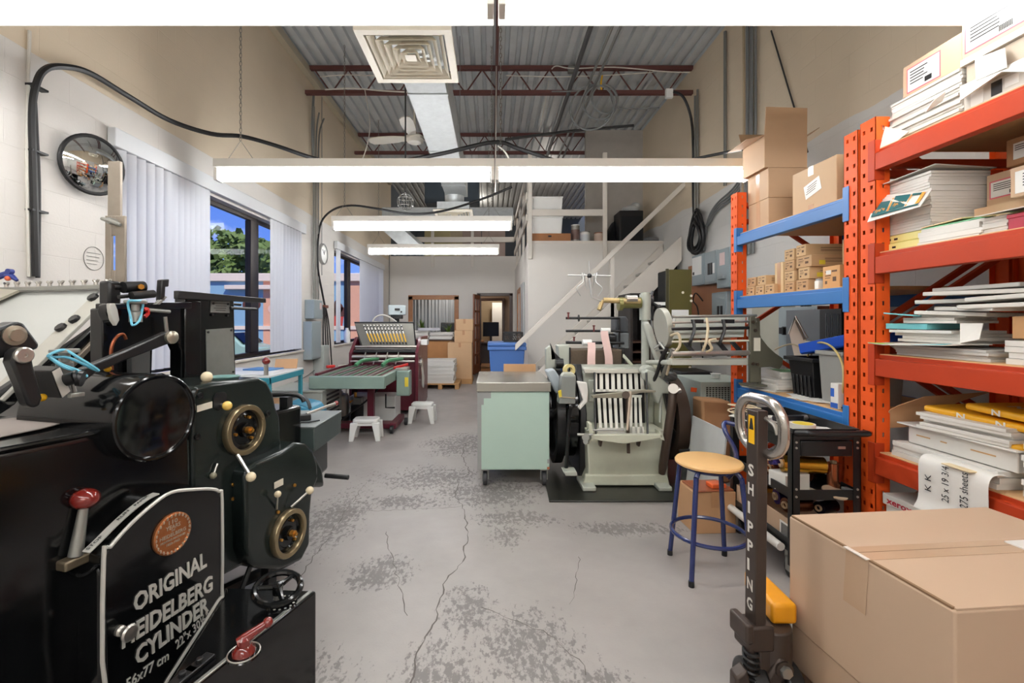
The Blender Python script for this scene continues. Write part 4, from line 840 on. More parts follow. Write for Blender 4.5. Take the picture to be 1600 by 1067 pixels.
# rollers and cross bars
for y,z,r,m in ((6.78,.86,.03,k_chr),(6.86,.93,.026,k_sat),(6.7,.80,.016,k_chr),(6.92,1.0,.02,k_chr)): obj('roller', B().cyl((-2.05,y,z),(-1.12,y,z),r,n=18), m, T)
obj('gripper_bar', B().box(-2.05,-1.12,6.93,6.98,.955,.985), k_stl, T, .003)
b0 = W(565,541,6.95); b1 = W(650,541,6.95); t0 = W(554,504,7.12); t1 = W(646,504,7.12)
nl = (b1-b0).cross(t0-b0).normalized()
if nl.y > 0: nl = -nl
obj('steel_lid', B().prism([b0,b1,t1,t0],-nl*.02), M('worn_steel_lid', (122,120,112), .4, .5, var=.15), T, .003); 
obj('lid_frame', B().tube([b0,t0,t1,b1],.014,6), k_sat, T)
for k in range(12):
    f = .2+.058*k; lo = b0.lerp(b1,f); hi = t0.lerp(t1,f-.06); p0 = lo.lerp(hi,.12)+nl*.02; p1 = lo.lerp(hi,.5)+nl*.02; p2 = lo.lerp(hi,.88)+nl*.02
    nz = obj('nozzle', B().cyl(p0,p1,.0105,n=8), M('yellow_plastic', (226,176,36), .4), T); obj('nozzle_tube', B().cyl(p1,p2,.009,n=8), k_chr, nz); obj('nozzle_collar', B().cyl(p1.lerp(p2,.3),p1.lerp(p2,.42),.014,n=8).cyl(p1.lerp(p2,.7),p1.lerp(p2,.82),.014,n=8).cyl(p0-(p1-p0)*.12,p0+(p1-p0)*.08,.012,n=8), k_sat, nz)
for f in (.12,.62): 
    p = W(565+80*f,566,6.3); b = B().tube(smooth([p+V3((-.1,-.22,-.02)),p+V3((-.05,-.1,.03)),p+V3((.02,.1,.03)),p+V3((.06,.3,.02))],3),.026,8); obj('green_guide', b, M('green_guide_paint', (70,132,92), .4), T)
for k in range(4): 
    p = (-1.86+.16*k,6.62,zt); obj('guide_finger', B().tube([V3(p)+EZ*.02,V3(p)+V3((.02,.05,.12)),V3(p)+V3((.02,.12,.18))],.009,6), k_chr, T)
bx_ = obj('switch_box', B().box(-1.23,-1.06,5.95,6.12,.42,.74), grn, T, .008); obj('box_label', B().box(-1.12,-1.075,5.944,5.95,.54,.66), M('yellow_label', (222,200,60), .5), bx_)
obj('red_lever', B().obox((-1.2,6.1,.79),(V3((1,.6,.25)).normalized(),V3((-.6,1,0)).normalized(),V3((0,0,1))),(.2,.04,.03)), M('red_paint', (196,40,34), .4), T, .005); obj('lever_bracket', B().box(-1.25,-1.1,6.0,6.2,.74,.775), k_chr, T, .004)
obj('column', B().box(-1.56,-1.48,5.78,5.86,.1,.66), mar, T, .006); obj('cross_foot', B().box(-1.98,-1.2,5.74,5.9,.045,.11), mar, T, .008); obj('cross_foot', B().box(-1.27,-1.19,5.72,6.3,.045,.12), mar, T, .008)
for x,y in ((-1.96,5.72),(-1.23,5.68),(-1.14,6.15)): obj('caster', B().cyl((x-.02,y,.05),(x+.02,y,.05),.05,n=16), m_blk, T, .005)
obj('foot_knob', B().cyl((-1.97,5.74,.1),(-1.97,5.74,.16),.008).ball((-1.97,5.74,.18),.032), m_blk, T)
for x in (-1.95,-1.15):
    for y in (6.9,7.68): obj('leg', B().box(x-.03,x+.03,y-.03,y+.03,0,.07), m_blk, T)
pw = WX(672,590,-1.07); 
b = B()
for k in range(5): b.tube(smooth([(-1.06,6.95+.03*k,.72),(-1.05,6.98+.03*k,.58),(-1.055,7.0+.05*k,.42+.02*k),(-1.05,7.1,.36)],3),.007,5)
tag(obj('striped_cord', b, m_wirew), 'coiled black and white cord hanging on the side of the maroon machine', 'cord')
obj('tray_box', B().box(-1.1,-.98,7.0,7.2,1.02,1.1), m_white, T, .005)
obj('side_dial', B().cyl((-1.08,7.0,.75),(-1.05,7.0,.75),.07,n=20), k_chr, T)
# control unit on top, pump, hoses
t = thing('control_unit', 'small pale grey control unit on a stand above the maroon machine', 'control unit', (-1.53,7.45,1.1))
obj('case', B().obox((-1.53,7.45,1.56),(V3((.97,.25,0)),V3((-.25,.97,0)),EZ),(.27,.22,.16)), M('pale_blue_grey', (186,198,200), .4), t, .01); q = B().obox((-1.5,7.335,1.57),(V3((.97,.25,0)),V3((-.25,.97,0)),EZ),(.08,.01,.035)); obj('display', q, m_blk, t)
obj('dial', B().cyl((-1.44,7.355,1.53),(-1.435,7.335,1.53),.014), m_blk, t); obj('stand', B().box(-1.62,-1.44,7.38,7.5,1.42,1.49).cyl((-1.53,7.45,1.1),(-1.53,7.45,1.44),.04), m_blk, t)
tag(obj('air_pump', B().cyl((-1.78,7.4,1.22),(-1.6,7.4,1.22),.07,n=16).box(-1.8,-1.6,7.34,7.46,1.1,1.17), M('pump_grey', (130,132,130), .4, .3)), 'small grey air pump on the rear cover of the maroon machine', 'pump')
cable('white_hose','white hose arching over the tilted steel lid toward the control unit',[(-1.9,7.3,1.12),(-1.86,7.25,1.4),(-1.7,7.22,1.48),(-1.5,7.2,1.38),(-1.36,7.2,1.2)], .012, m_wirew, 'hose'); cable('white_hose','second white hose curving lower beneath the arching one above the steel lid',[(-2.0,7.3,1.12),(-1.95,7.3,1.3),(-1.8,7.26,1.37),(-1.62,7.25,1.25),(-1.5,7.25,1.14)], .012, m_wirew, 'hose')
# white plastic step stools
def stool(x, y, a, w, h, label):
    t = thing('step_stool', label, 'stool', (x,y,0), 'white step stools'); ca, sa = math.cos(a), math.sin(a); ax_ = V3((ca,sa,0)); ay = V3((-sa,ca,0)); O = V3((x,y,0)); d = w*.72
    m = M('white_plastic', (224,224,220), .4, var=.03)
    obj('top', B().prism([O+ax_*p[0]+ay*p[1]+EZ*(h-.045) for p in rrect(w,d,.05)], EZ*.045), m, t, .012, 3)
    for sx in (-1,1):
        for sy in (-1,1):
            P0 = O+ax_*(sx*w*.42)+ay*(sy*d*.38)+EZ*(h-.04); P1 = O+ax_*(sx*w*.53)+ay*(sy*d*.5)
            b = B(); vs = []
            for P,s in ((P0,.045),(P1,.026)):
                vs += [P-ax_*s-ay*s*.6, P+ax_*s-ay*s*.6, P+ax_*s+ay*s*.6, P-ax_*s+ay*s*.6]
            b.add(vs,[(3,2,1,0),(4,5,6,7),(0,1,5,4),(1,2,6,5),(2,3,7,6),(3,0,4,7)]); obj('leg', b, m, t, .006)
    obj('apron', B().prism([O+ax_*p[0]+ay*p[1]+EZ*(h-.075) for p in rrect(w*.94,d*.92,.05)], EZ*.035), m, t, .004)
stool(-1.47,5.42,.05,.29,.25,'white plastic step stool nearest, in front of the maroon column'); stool(-.945,6.32,-.05,.29,.27,'white plastic step stool standing at the right foot of the maroon machine')
t = thing('storage_bin', 'white open plastic bin under the maroon machine delivery table', 'bin', (-1.6,6.5,0)); obj('bin_body', B().box(-1.98,-1.34,6.42,6.8,0,.34), m_white, t, .01); obj('bin_panel', B().box(-1.66,-1.64,6.41,6.42,0,.34), m_bluegrey, t)
tag(obj('black_tubing', B().tube(smooth([(-2.0,6.0,.05),(-1.9,6.0,.14),(-1.7,6.2,.3),(-1.5,6.2,.5),(-1.38,6.2,.6)],5),.012,6), m_cab), 'black tube running from the floor up under the delivery table', 'tube'); tag(obj('hex_rod', B().tube([(-1.4,6.1,.42),(-1.4,6.1,.24),(-1.28,6.1,.24)],.011,6), m_blk), 'bent black rod hanging below the delivery table in front of the white bin', 'rod')
t = thing('red_tool', 'red hand tool on the left side of the delivery table', 'tool', (-2.1,6.2,zt)); obj('grip', B().obox((-2.2,6.3,zt+.02),(V3((.7,.7,0)),V3((-.7,.7,0)),EZ),(.12,.05,.04)), MATS['red_paint'], t, .01); obj('shank', B().cyl((-2.13,6.37,zt+.02),(-2.02,6.48,zt+.03),.01), k_chr, t)
tag(obj('white_jug', B().lathe((-2.775,8.85,.97),EZ,[(0,0),(.06,0),(.06,.2),(.03,.25),(.03,.28),(0,.28)],16), m_white), 'white plastic bottle on the sill of the far window', 'bottle')
# ---------------------------------------------------------------- far end: piles, cartons, bin
crd = MATS['cardboard']; crd2 = M('cardboard_pale', (200,164,126), .75, var=.05)
def carton(x, y, z, w, d, h, label, a=0, m=None, tape=True, grp=None, lab=None):
    t = thing('carton', label, 'carton', (x,y,z), grp); obj('box', B().rbox(x,y,z,w,d,h,a), m or crd, t, .004)
    if tape:
        ca, sa = math.cos(a), math.sin(a); obj('tape', B().rbox(x,y,z+h,.05,d*1.002,.0012,a).obox((x+sa*(d/2+.0008),y-ca*(d/2+.0008),z+h-.05),((ca,sa,0),(-sa,ca,0),(0,0,1)),(.05,.0012,.1)), M('packing_tape', (176,132,92), .3), t)
    return t
def papers(x, y, z, w, d, h, label, a=0, n=None, m=None, name='paper_stack', cat='paper stack', jit=.012, grp=None):
    """a pile of loose reams: one thing whose layers are slightly shifted sheets"""
    n = n or max(3, int(h/.022)); b = B(); hh = h/n
    for i in range(n):
        b.rbox(x+random.uniform(-jit,jit), y+random.uniform(-jit,jit), z+hh*i, w*random.uniform(.97,1), d*random.uniform(.97,1), hh*.93, a+random.uniform(-.02,.02))
    return tag(obj(name, b, m or M('white_paper', (222,219,212), .6, var=.02)), label, cat, grp)
t = thing('wood_pallet', 'low wooden pallet under the tall white paper pile', 'pallet', (-1.02,9.9,0)); wp = M('pallet_pine', (186,144,96), .7, var=.1)
for k in range(5): obj('deck_board', B().box(-1.42,-.66,9.32+.17*k,9.44+.17*k,.09,.11), wp, t)
for x in (-1.42,-1.08,-.74): obj('bearer', B().box(x,x+.08,9.3,10.1,0,.09), wp, t)
papers(-1.08,9.72,.112,.64,.7,.46,'tall pile of white sheets on the wooden pallet by the maroon machine',n=16)
tag(obj('wooden_cabinet', B().box(-1.5,-.9,10.75,11.35,0,.92).box(-1.48,-.92,10.74,10.75,.05,.9), M('orange_oak', (182,128,76), .5, var=.1), bevel=.006), 'plain wooden cabinet carrying the paper piles below the office window', 'cabinet')
tag(obj('layout_table', B().box(-2.2,-.84,10.7,11.5,.925,.95).box(-2.18,-2.12,10.75,10.81,0,.925).box(-2.18,-2.12,11.4,11.46,0,.925).box(-.88,-.85,10.75,10.8,.0,.925), m_dwood), 'long dark table top under the office window covered with paper piles', 'table')
papers(-1.75,11.0,.951,.5,.5,.2,'paper pile at the left end of the long table below the office window',.1,5,jit=.03); papers(-1.15,11.0,.951,.55,.5,.16,'paper pile at the right end of the long table beside the cartons',-.1,5,jit=.03)
papers(-1.5,10.92,1.155,.5,.4,.06,'thin loose sheets lying across the two paper piles on the long table',.2,3,M('newsprint', (206,206,212), .6),jit=.02)
t = thing('flat_pallet', 'low wooden base beneath the carton tower near the office door', 'pallet', (-.7,10.35,0)); obj('deck', B().box(-.98,-.42,10.1,10.75,.07,.1), wp, t)
for y in (10.1,10.4,10.68): obj('bearer', B().box(-.98,-.42,y,y+.07,0,.07), wp, t)
carton(-.7,10.4,.1,.53,.5,.80,'large carton at the bottom of the tower near the office door',0,crd2); carton(-.62,10.4,.901,.4,.42,.27,'middle carton in the tower near the office door',0,crd2); carton(-.6,10.4,1.172,.38,.4,.25,'top carton in the tower near the office door',0,crd2)
# blue bin with a milk crate on it
bl = M('recycling_blue', (74,116,184), .4, var=.05)
t = thing('recycling_bin', 'blue wheeled recycling bin with lid behind the green cabinet', 'bin', (.24,7.4,0)); x0,x1,y0,y1 = -.05,.53,7.15,7.72
b = B(); vs = [(x0+.07,y0+.06,.06),(x1-.07,y0+.06,.06),(x1-.07,y1-.06,.06),(x0+.07,y1-.06,.06),(x0+.01,y0+.01,.96),(x1-.01,y0+.01,.96),(x1-.01,y1-.01,.96),(x0+.01,y1-.01,.96)]
b.add(vs,[(3,2,1,0),(4,5,6,7),(0,1,5,4),(1,2,6,5),(2,3,7,6),(3,0,4,7)]); obj('body', b, bl, t, .02, 3); obj('rim', B().box(x0-.012,x1+.012,y0-.012,y1+.012,.93,.99), bl, t, .012); obj('lid', B().prism([(x0-.01,y0-.02,.99),(x1+.01,y0-.02,.99),(x1+.01,y0+.03,1.05),(x1-.02,y0+.1,1.07),(x0+.02,y0+.1,1.07),(x0-.01,y0+.03,1.05)][:2]+[(x1+.01,y1,.99),(x0-.01,y1,.99)],(0,0,.06)), bl, t, .02, 3)
for x in (x0+.06,x1-.06): obj('wheel', B().cyl((x-.03,y1-.06,.1),(x+.03,y1-.06,.1),.1,n=18), m_blk, t)
t = thing('milk_crate', 'black lattice milk crate sitting on the blue bin lid', 'crate', (.36,7.42,1.055)); x0,x1,y0,y1,z0,z1 = .2,.49,7.3,7.58,1.055,1.21
b = B()
for (a,c) in (((x0,y0),(x1,y0)),((x1,y0),(x1,y1)),((x1,y1),(x0,y1)),((x0,y1),(x0,y0))):
    P = V3((a[0],a[1],0)); Q = V3((c[0],c[1],0)); d = (Q-P).normalized(); L_ = (Q-P).length; nrm = d.cross(EZ)
    for z,hh in ((z0+.01,.02),(z1-.015,.03)): b.obox((P+Q)/2+EZ*z,(d,nrm,EZ),(L_,.012,hh))
    for k in range(9):
        f = P+d*(L_*k/8)
        for s in (-1,1):
            g = f+d*(s*.05); 
            if 0 <= (g-P).dot(d) <= L_: b.tube([f+EZ*(z0+.015),g+EZ*(z0+.1)],.005,4)
    b.obox((P+Q)/2+EZ*(z0+.105),(d,nrm,EZ),(L_,.012,.012))
    for f in (0,.3,.7,1): b.obox(P+d*(L_*f)+EZ*(z0+.12),(d,nrm,EZ),(.02,.012,.05))
for p in ((x0,y0),(x1,y0),(x0,y1),(x1,y1)): b.box(p[0]-.01,p[0]+.01,p[1]-.01,p[1]+.01,z0,z1)
b.box(x0,x1,y0,y1,z0,z0+.006); obj('lattice', b, m_blk, t)
# ---------------------------------------------------------------- stairs, railings, things on the landing
m_wp = m_trimw
def zline(px, py, m_, Y):                          # a sloping line through a pixel, expressed in X,Z at depth Y
    p = W(px,py,Y); return lambda x: p.z + m_*(x-p.x)
YS = 7.1; top = zline(1072,362,.94,YS); bot = zline(1074,399,.92,YS)
t = thing('staircase', 'white painted wooden staircase climbing to the loft along the right', 'stairs', (1.7,7.5,0))
xs0, xs1 = .57, 2.93
def stringer(y, th): return B().prism([(xs0,y,0),(xs0+.25,y,0),(xs1,y,max(.1,bot(xs1))),(xs1,y,top(xs1)),(xs0,y,max(.05,top(xs0)))],(0,th,0))
obj('stringer', stringer(YS,.045), m_wp, t, .004); obj('stringer', stringer(YP-.06,.045), m_wp, t, .004)
n = 13
for i in range(n):
    z = ZD*(i+1)/(n+1)+.02; x = xs0 + (z - top(xs0)+.1)/.94
    if x < xs0: continue
    if x > xs1-.2: break
    obj('tread', B().box(x-.02,x+.26,YS+.045,YP-.06,z-.035,z), M('worn_tread', (176,172,164), .6, var=.12), t, .004)
rl = zline(805,548,(550-292)/(1072-805),YS-.02); hx0, hx1 = W(805,0,YS-.02).x, W(1074,0,YS-.02).x
obj('handrail', B().prism([(hx0,YS-.03,rl(hx0)),(hx1,YS-.03,rl(hx1)),(hx1,YS-.03,rl(hx1)+.1),(hx0,YS-.03,rl(hx0)+.1)],(0,.045,0)), m_wp, t, .006)
x = W(957,0,YS).x; obj('rail_post', B().box(x-.03,x+.03,YS-.0,YS+.06,top(x)-.25,rl(x)+.05), m_wp, t, .004)
x = W(1074,0,YS).x; obj('newel_post', B().box(x-.04,x+.04,YS-.03,YS+.05,1.2,rl(x)+.1), m_wp, t, .004)
# landing railing and loft railing
t = thing('landing_railing', 'white wooden railing with mid rail at the front of the stair landing', 'railing', (1.2,YP,ZD))
for px in (828,945): x = W(px,0,YP-.03).x; obj('rail_post', B().box(x-.035,x+.035,YP-.06,YP-.014,W(0,405,YP).z,W(0,240,YP).z), m_wp, t, .004)
xa, xb = W(831,0,YP).x, W(944,0,YP).x
for y in (333,262): obj('rail_bar', B().box(xa,xb,YP-.05,YP-.016,W(0,y+5,YP).z,W(0,y-5,YP).z), m_wp, t, .004)
t = thing('passage_railing', 'white wooden railing running back above the passage wall to the office loft', 'railing', (XP,9.9,ZD))
for y in (8.2,9.4,10.6,11.8): obj('rail_post', B().box(XP+.0,XP+.05,y,y+.07,ZD-.3 if False else ZD,4.0), m_wp, t, .004)
for z in (3.12,3.5,3.92): obj('rail_bar', B().box(XP-.03,XP,8.0,12.3,z,z+.12), m_wp, t, .004)
t = thing('loft_railing', 'white wooden railing along the loft edge above the back wall', 'railing', (-1,YB,ZE))
for px in (676,738): x = W(px,0,YB).x; obj('rail_post', B().box(x-.04,x+.04,YB-.05,YB,ZE-.3,4.2), m_wp, t, .004)
obj('rail_bar', B().box(W(630,0,YB).x,W(803,0,YB).x,YB-.085,YB-.052,W(0,379,YB).z,W(0,371,YB).z), m_wp, t, .004); obj('rail_bar', B().box(W(640,0,YB).x,W(803,0,YB).x,YB-.085,YB-.052,4.08,4.2), m_wp, t, .004)
# loft contents
for i,(x0,x1,c) in enumerate(((-1.95,-1.2,(196,184,140)),(-1.2,-.85,(190,176,150)),(-.85,-.3,(176,158,150)),(-.28,.4,(182,162,152)))):
    tag(obj('loft_board', B().box(x0,x1,13.4+.02*i,13.5+.02*i,ZE,ZE+.95), M('loft_board_%d' % i, c, .8)), ('yellowish','pale tan','mauve','dusty pink')[i]+' board leaning in the loft behind the railing over the back wall', 'board', 'boards stored in the loft')
def lx(px): return W(px,0,8.05).x
zl = ZD
def bin_(z, h, label):
    t = thing('white_tote', label, 'tote', (lx(855),8.2,z)); x0,x1 = lx(832),lx(879); b = B()
    vs = [(x0+.02,8.03,z),(x1-.02,8.03,z),(x1-.02,8.4,z),(x0+.02,8.4,z),(x0,8.01,z+h),(x1,8.01,z+h),(x1,8.42,z+h),(x0,8.42,z+h)]
    obj('tote_body', b.add(vs,[(3,2,1,0),(4,5,6,7),(0,1,5,4),(1,2,6,5),(2,3,7,6),(3,0,4,7)]), m_white, t, .01); obj('rim', B().box(x0-.008,x1+.008,8.0,8.43,z+h-.03,z+h), m_white, t, .006); return t
t = thing('wooden_drawer', 'shallow wooden drawer on the landing edge under the white totes', 'drawer', (lx(860),8.2,zl)); obj('drawer_box', B().box(lx(831),lx(891),8.0,8.4,zl,zl+.155), m_wood, t, .005); obj('pull_hole', B().box(lx(856),lx(861),7.994,8.0,zl+.09,zl+.12), m_blk, t)  # a shallow drawer set down on the landing
bin_(zl+.156,.30,'lower white plastic tote stacked on the wooden drawer on the landing'); bin_(zl+.458,.34,'upper white plastic tote topmost of the stack on the landing')
def can(px, r, h, label, m, lidm, y=8.15):
    x = W(px,0,y).x; t = thing('paint_can', label, 'can', (x,y,zl), 'paint cans on the landing'); obj('body', B().cyl((x,y,zl),(x,y,zl+h),r,n=24), m, t, .003); obj('lid', B().lathe((x,y,zl+h-.004),EZ,[(0,.004),(r*.8,.004),(r*.85,.012),(r*1.02,.012),(r*1.02,-.004)],24), lidm, t)
    obj('paper_label', B().lathe((x,y,zl+h*.2),EZ,[(r+.001,0),(r+.001,h*.55)],24), M('can_label_'+str(px), {899:(120,96,90),914:(216,220,222),936:(200,176,160)}[px], .5), t)
can(899,.075,.32,'tall grey paint can next to the wooden drawer on the landing',k_stl,m_white); can(914,.085,.2,'white paint can in the middle of the row on the landing',m_white,k_stl); can(936,.085,.18,'beige paint can nearest the railing post on the landing',M('beige_can',(206,186,168),.5),M('rust_lid',(150,96,70),.6))
t = thing('loudspeaker', 'tall black loudspeaker cabinet standing at the head of the stairs', 'speaker', (W(985,0,8.3).x,8.3,zl)); x = W(985,0,8.3).x; obj('cabinet', B().box(x-.22,x+.2,8.2,8.6,zl,zl+.6), m_blk, t, .01); obj('grille', B().box(x-.19,x+.17,8.19,8.2,zl+.04,zl+.5), M('speaker_cloth',(30,31,33),.9), t)
tag(obj('plastic_bag', B().ball((x+.03,8.4,zl+.67),.13,(1.2,1,.55),14,8).ball((x+.13,8.42,zl+.72),.09,(1,1,.9),12,8), M('bag_film',(190,192,190),.4)), 'crumpled pale plastic bag on top of the black loudspeaker', 'bag')
tag(obj('dark_drape', B().prism([(x-.5,8.5,zl),(x-.2,8.5,zl),(x-.22,8.5,zl+.5),(x-.35,8.5,zl+.28)],(0,.25,0)), M('black_cloth',(24,24,26),.95), bevel=.03), 'black cloth heaped beside the loudspeaker on the landing', 'cloth')
tag(obj('grey_bag', B().ball((x+.35,8.25,zl+.07),.13,(1.2,1,.55),14,8), M('grey_bag_film',(120,122,124),.6)), 'small grey bag lying on the landing right of the loudspeaker', 'bag')
# ---------------------------------------------------------------- ceiling: duct, diffusers, fan, cables, conduits
m_galv = M('galvanised_duct', (186,190,190), .4, .25, var=.14, scale=14)
def diffuser(name, label, x0, x1, y0, y1, z, boot):
    t = thing(name, label, 'air vent', ((x0+x1)/2,(y0+y1)/2,z)); cx, cy = (x0+x1)/2, (y0+y1)/2; hx, hy = (x1-x0)/2, (y1-y0)/2
    def frame(b, a, c, z0, z1):
        P = [(cx+s*hx*a,cy+u*hy*a,z0) for s,u in ((-1,-1),(1,-1),(1,1),(-1,1))]+[(cx+s*hx*c,cy+u*hy*c,z1) for s,u in ((-1,-1),(1,-1),(1,1),(-1,1))]
        b.add(P,[(i,(i+1)%4,4+(i+1)%4,4+i) for i in range(4)])
    b = B(); frame(b,1,.84,z,z); frame(b,1,1,z,z+.03); frame(b,.84,.84,z,z+.05); obj('flange', b, M('cream_vent',(232,224,206),.45), t, fix=False)
    b = B()
    for k in range(5): a = .80-.15*k; frame(b,a,a-.11,z+.004,z+.05); frame(b,a-.11,a-.105,z+.05,z+.05); frame(b,a-.105,a-.005,z+.052,z+.008)
    b.quad((cx-hx*.12,cy-hy*.12,z+.006),(cx+hx*.12,cy-hy*.12,z+.006),(cx+hx*.12,cy+hy*.12,z+.006),(cx-hx*.12,cy+hy*.12,z+.006)); obj('louvre', b, MATS['cream_vent'], t, fix=False)
    obj('boot', B().box(cx-hx*.82,cx+hx*.82,cy-hy*.82,cy+hy*.82,z+.06,boot), m_galv, t); return t
diffuser('air_diffuser','big square cream ceiling diffuser hanging overhead near the camera',-.86,-.25,2.86,3.5,3.2,3.56)
diffuser('air_diffuser','small square cream diffuser at the far end of the metal duct',-.98,-.32,7.7,8.55,3.22,3.4)
t = thing('air_duct', 'long galvanised metal duct running under the roof joists', 'duct', (-.62,6,3.6))
obj('duct_run', B().box(-.80,-.42,2.9,8.1,3.56,3.9), m_galv, t, .006); 
for y in (4.4,5.9,7.4): obj('duct_seam', B().box(-.806,-.414,y,y+.025,3.554,3.906), m_galv, t)
obj('elbow', B().cyl((-.65,8.0,3.75),(-.65,8.12,3.4),.17,n=20), m_galv, t); obj('collar', B().cyl((-.65,8.12,3.4),(-.65,8.12,3.26),.14,n=20), M('bright_collar',(196,200,200),.3,.5), t)
for y in (3.2,6.0): obj('hanger_strap', B().box(-.81,-.805,y,y+.03,3.56,5.1).box(-.415,-.41,y,y+.03,3.56,5.1), m_con, t)
tag(obj('cross_duct', B().box(-2.5,.5,10.5,10.95,3.6,3.97), m_galv, bevel=.006), 'horizontal grey sheet metal duct crossing in front of the loft', 'duct')
tag(obj('sloping_duct', B().prism([(-2.3,9.6,3.3),(-1.85,9.6,3.3),(-1.5,9.6,2.98),(-1.95,9.6,2.98)],(0,.8,.1)), m_galv, bevel=.006), 'short sloping metal duct in the far left corner above the office wall', 'duct')
t = thing('rooftop_unit', 'dark box of a heating unit hung under the deck before the loft', 'unit heater', (-.9,11,4.2)); obj('casing', B().box(-1.6,-.3,11.0,11.8,4.2,4.9), M('unit_slate',(70,82,92),.5), t, .02)
for x in (-1.5,-.4): obj('hanger_rod', B().cyl((x,11.3,4.9),(x,11.3,5.12),.01), m_con, t)
# ceiling fan
fx = W(648,218,6.3); t = thing('ceiling_fan', 'white three blade ceiling fan left of the metal duct', 'ceiling fan', tuple(fx))
mf = M('fan_white',(226,220,206),.4); obj('motor_housing', B().lathe(fx,EZ,[(0,-.05),(.09,-.045),(.125,-.01),(.125,.03),(.09,.06),(.03,.08),(.03,.1),(0,.1)],28), mf, t)
obj('downrod', B().cyl(fx+EZ*.09,(fx.x,fx.y,ZC),.016), mf, t)
for an in (math.radians(268),math.radians(170),math.radians(30)):
    d = V3((math.cos(an),math.sin(an),0)); s = EZ.cross(d); tilt = s*.97+EZ*.22; c = fx+EZ*.015; P = []
    for r,w in ((.12,.045),(.3,.075),(.5,.085),(.62,.07),(.66,.03)): P.append((r,w))
    up = [c+d*r+tilt*w for r,w in P]; dn = [c+d*r-tilt*w for r,w in P]; obj('blade', B().prism(up+dn[::-1],d.cross(tilt)*.012), mf, t)
# hanging wires and conduits under the deck
k_wr = M('dark_wire',(52,52,52),.5)
cable('hanging_rod','dark thin rod hanging from the deck beside the big diffuser',[(-1.05,3.72+1.9,ZC),(-1.05,5.62,2.95)],.01,k_wr)
cable('guard_wire','pale wire drooping beside the hanging rod from the joist',[W(570,140,6.7),W(578,190,6.2),W(574,225,5.9),W(566,250,5.8)],.006,m_wirew)
t = thing('bulb_cage','round wire bulb cage hanging behind the second light row','lamp guard',(-1.05,5.62,2.75))
for k in range(5): a = PI*k/5; obj('wire', B().ring((-1.05,5.62,2.84),(math.cos(a),math.sin(a),0),.10,.003,20,5), m_con, t)
for z in (2.79,2.88): obj('wire', B().ring((-1.05,5.62,z),EZ,.09,.003,20,5), m_con, t)
for x,lab in ((786,'left'),): pass
cable('pull_wire','white flex hanging straight down the middle from the deck past the second light row',[W(776,50,6.5),W(775,180,5.4),W(774,300,4.4)],.006,m_wirew)
cable('white_flex','white flex curling down onto the second light row near its middle seam',[W(778,228,4.3),W(788,236,4.3),W(796,250,4.3),W(798,262,4.2)],.008,m_wirew)
for i,(x0,x1,dz,r,lab) in enumerate(((1.33,1.33,.30,.017,'first'),(1.42,1.42,.30,.017,'second'),(1.12,1.12,.22,.03,'third and thickest'))):
    cable('overhead_conduit',lab+' conduit of three running back under the roof deck right of centre',[(x0,3.0,ZC-dz-.2),(x1,9.3,ZC-dz-.2)],r,m_con if i < 2 else M('dark_pipe',(84,84,86),.5,.3),'conduit')
for i,(lab,pts,m,r) in enumerate((
  ('white cable sagging along the top of the front roof joist to the right wall',[W(862,108,6.5),W(870,103,6.5),W(895,107,6.5),W(960,105,6.5),W(1040,112,6.5),W(1078,113,6.5)],m_wirew,.008),
  ('white cable slung along the bottom of the front roof joist across the middle',[W(790,118,6.6),W(870,120,6.6),W(960,117,6.6),W(1020,113,6.6)],m_wirew,.007),
  ('grey cable drooping from the joist to the cable coil',[W(862,143,6.5),W(900,142,6.5),W(930,134,6.4),W(950,136,6.4),W(960,165,6.4),W(985,170,6.4),W(1030,168,6.4)],m_wireg,.009),
  ('white wire looping down across the ribs left of the cable coil',[W(858,125,6.8),W(850,170,6.9),W(842,205,7.0)],m_wirew,.005),
  ('pale cable following the left part of the front roof joist',[W(500,120,6.6),W(540,117,6.6),W(580,118,6.6),W(640,116,6.6)],m_wirew,.007),
  ('pale cables bundled along the bottom chord at the left end of the front joist',[W(508,140,6.6),W(550,138,6.6),W(600,142,6.6),W(640,144,6.6)],m_wirew,.01),
  ('black cable swooping up from the wall plate to the right end of the joist',[W(1052,143,6.2),W(1068,152,6.2),W(1080,185,6.3),WX(1083,230,XR-.04),WX(1083,300,XR-.04),WX(1084,335,XR-.04)],m_cab,.018),
  ('black cable running level from the second light row right toward the open carton',[W(1020,256,4.7),W(1070,251,4.4),W(1110,243,4.1),W(1160,233,3.75)],m_cab,.013),
  ('dark cable running from the middle pull wire back to the upper right joist',[W(790,218,6),W(850,210,6.3),W(900,204,6.5),W(990,196,6.6)],k_wr,.02),
  )): cable('overhead_cable',lab,pts,r,m)
t = thing('cable_coil','loose coil of grey cable hung from the roof joist by a yellow tie','cable',tuple(W(935,170,6.4)))
for (px,py,rx,nx) in ((925,168,.3,.3),(945,155,.19,-.2),(938,160,.23,.1)): obj('loop', B().ring(W(px,py,6.4),V3((nx,1,.1)),rx,.014,30,6), m_wireg, t)
obj('yellow_tie', B().tube(smooth([W(941,118,6.35),W(939,130,6.35),W(940,140,6.35)],3),.012,6), MATS['yellow_cap'], t)
tag(obj('wall_plate', B().box(W(1041,0,6.2).x,W(1052,0,6.2).x,6.2,6.25,W(0,152,6.2).z,W(0,138,6.2).z), m_white, bevel=.004), 'white junction box at the right end of the front roof joist', 'junction box')
tag(obj('joist_box', B().box(W(888,0,6.6).x,W(902,0,6.6).x,6.6,6.66,W(0,113,6.6).z,W(0,102,6.6).z), m_con, bevel=.004), 'grey junction box on the top of the front roof joist', 'junction box')
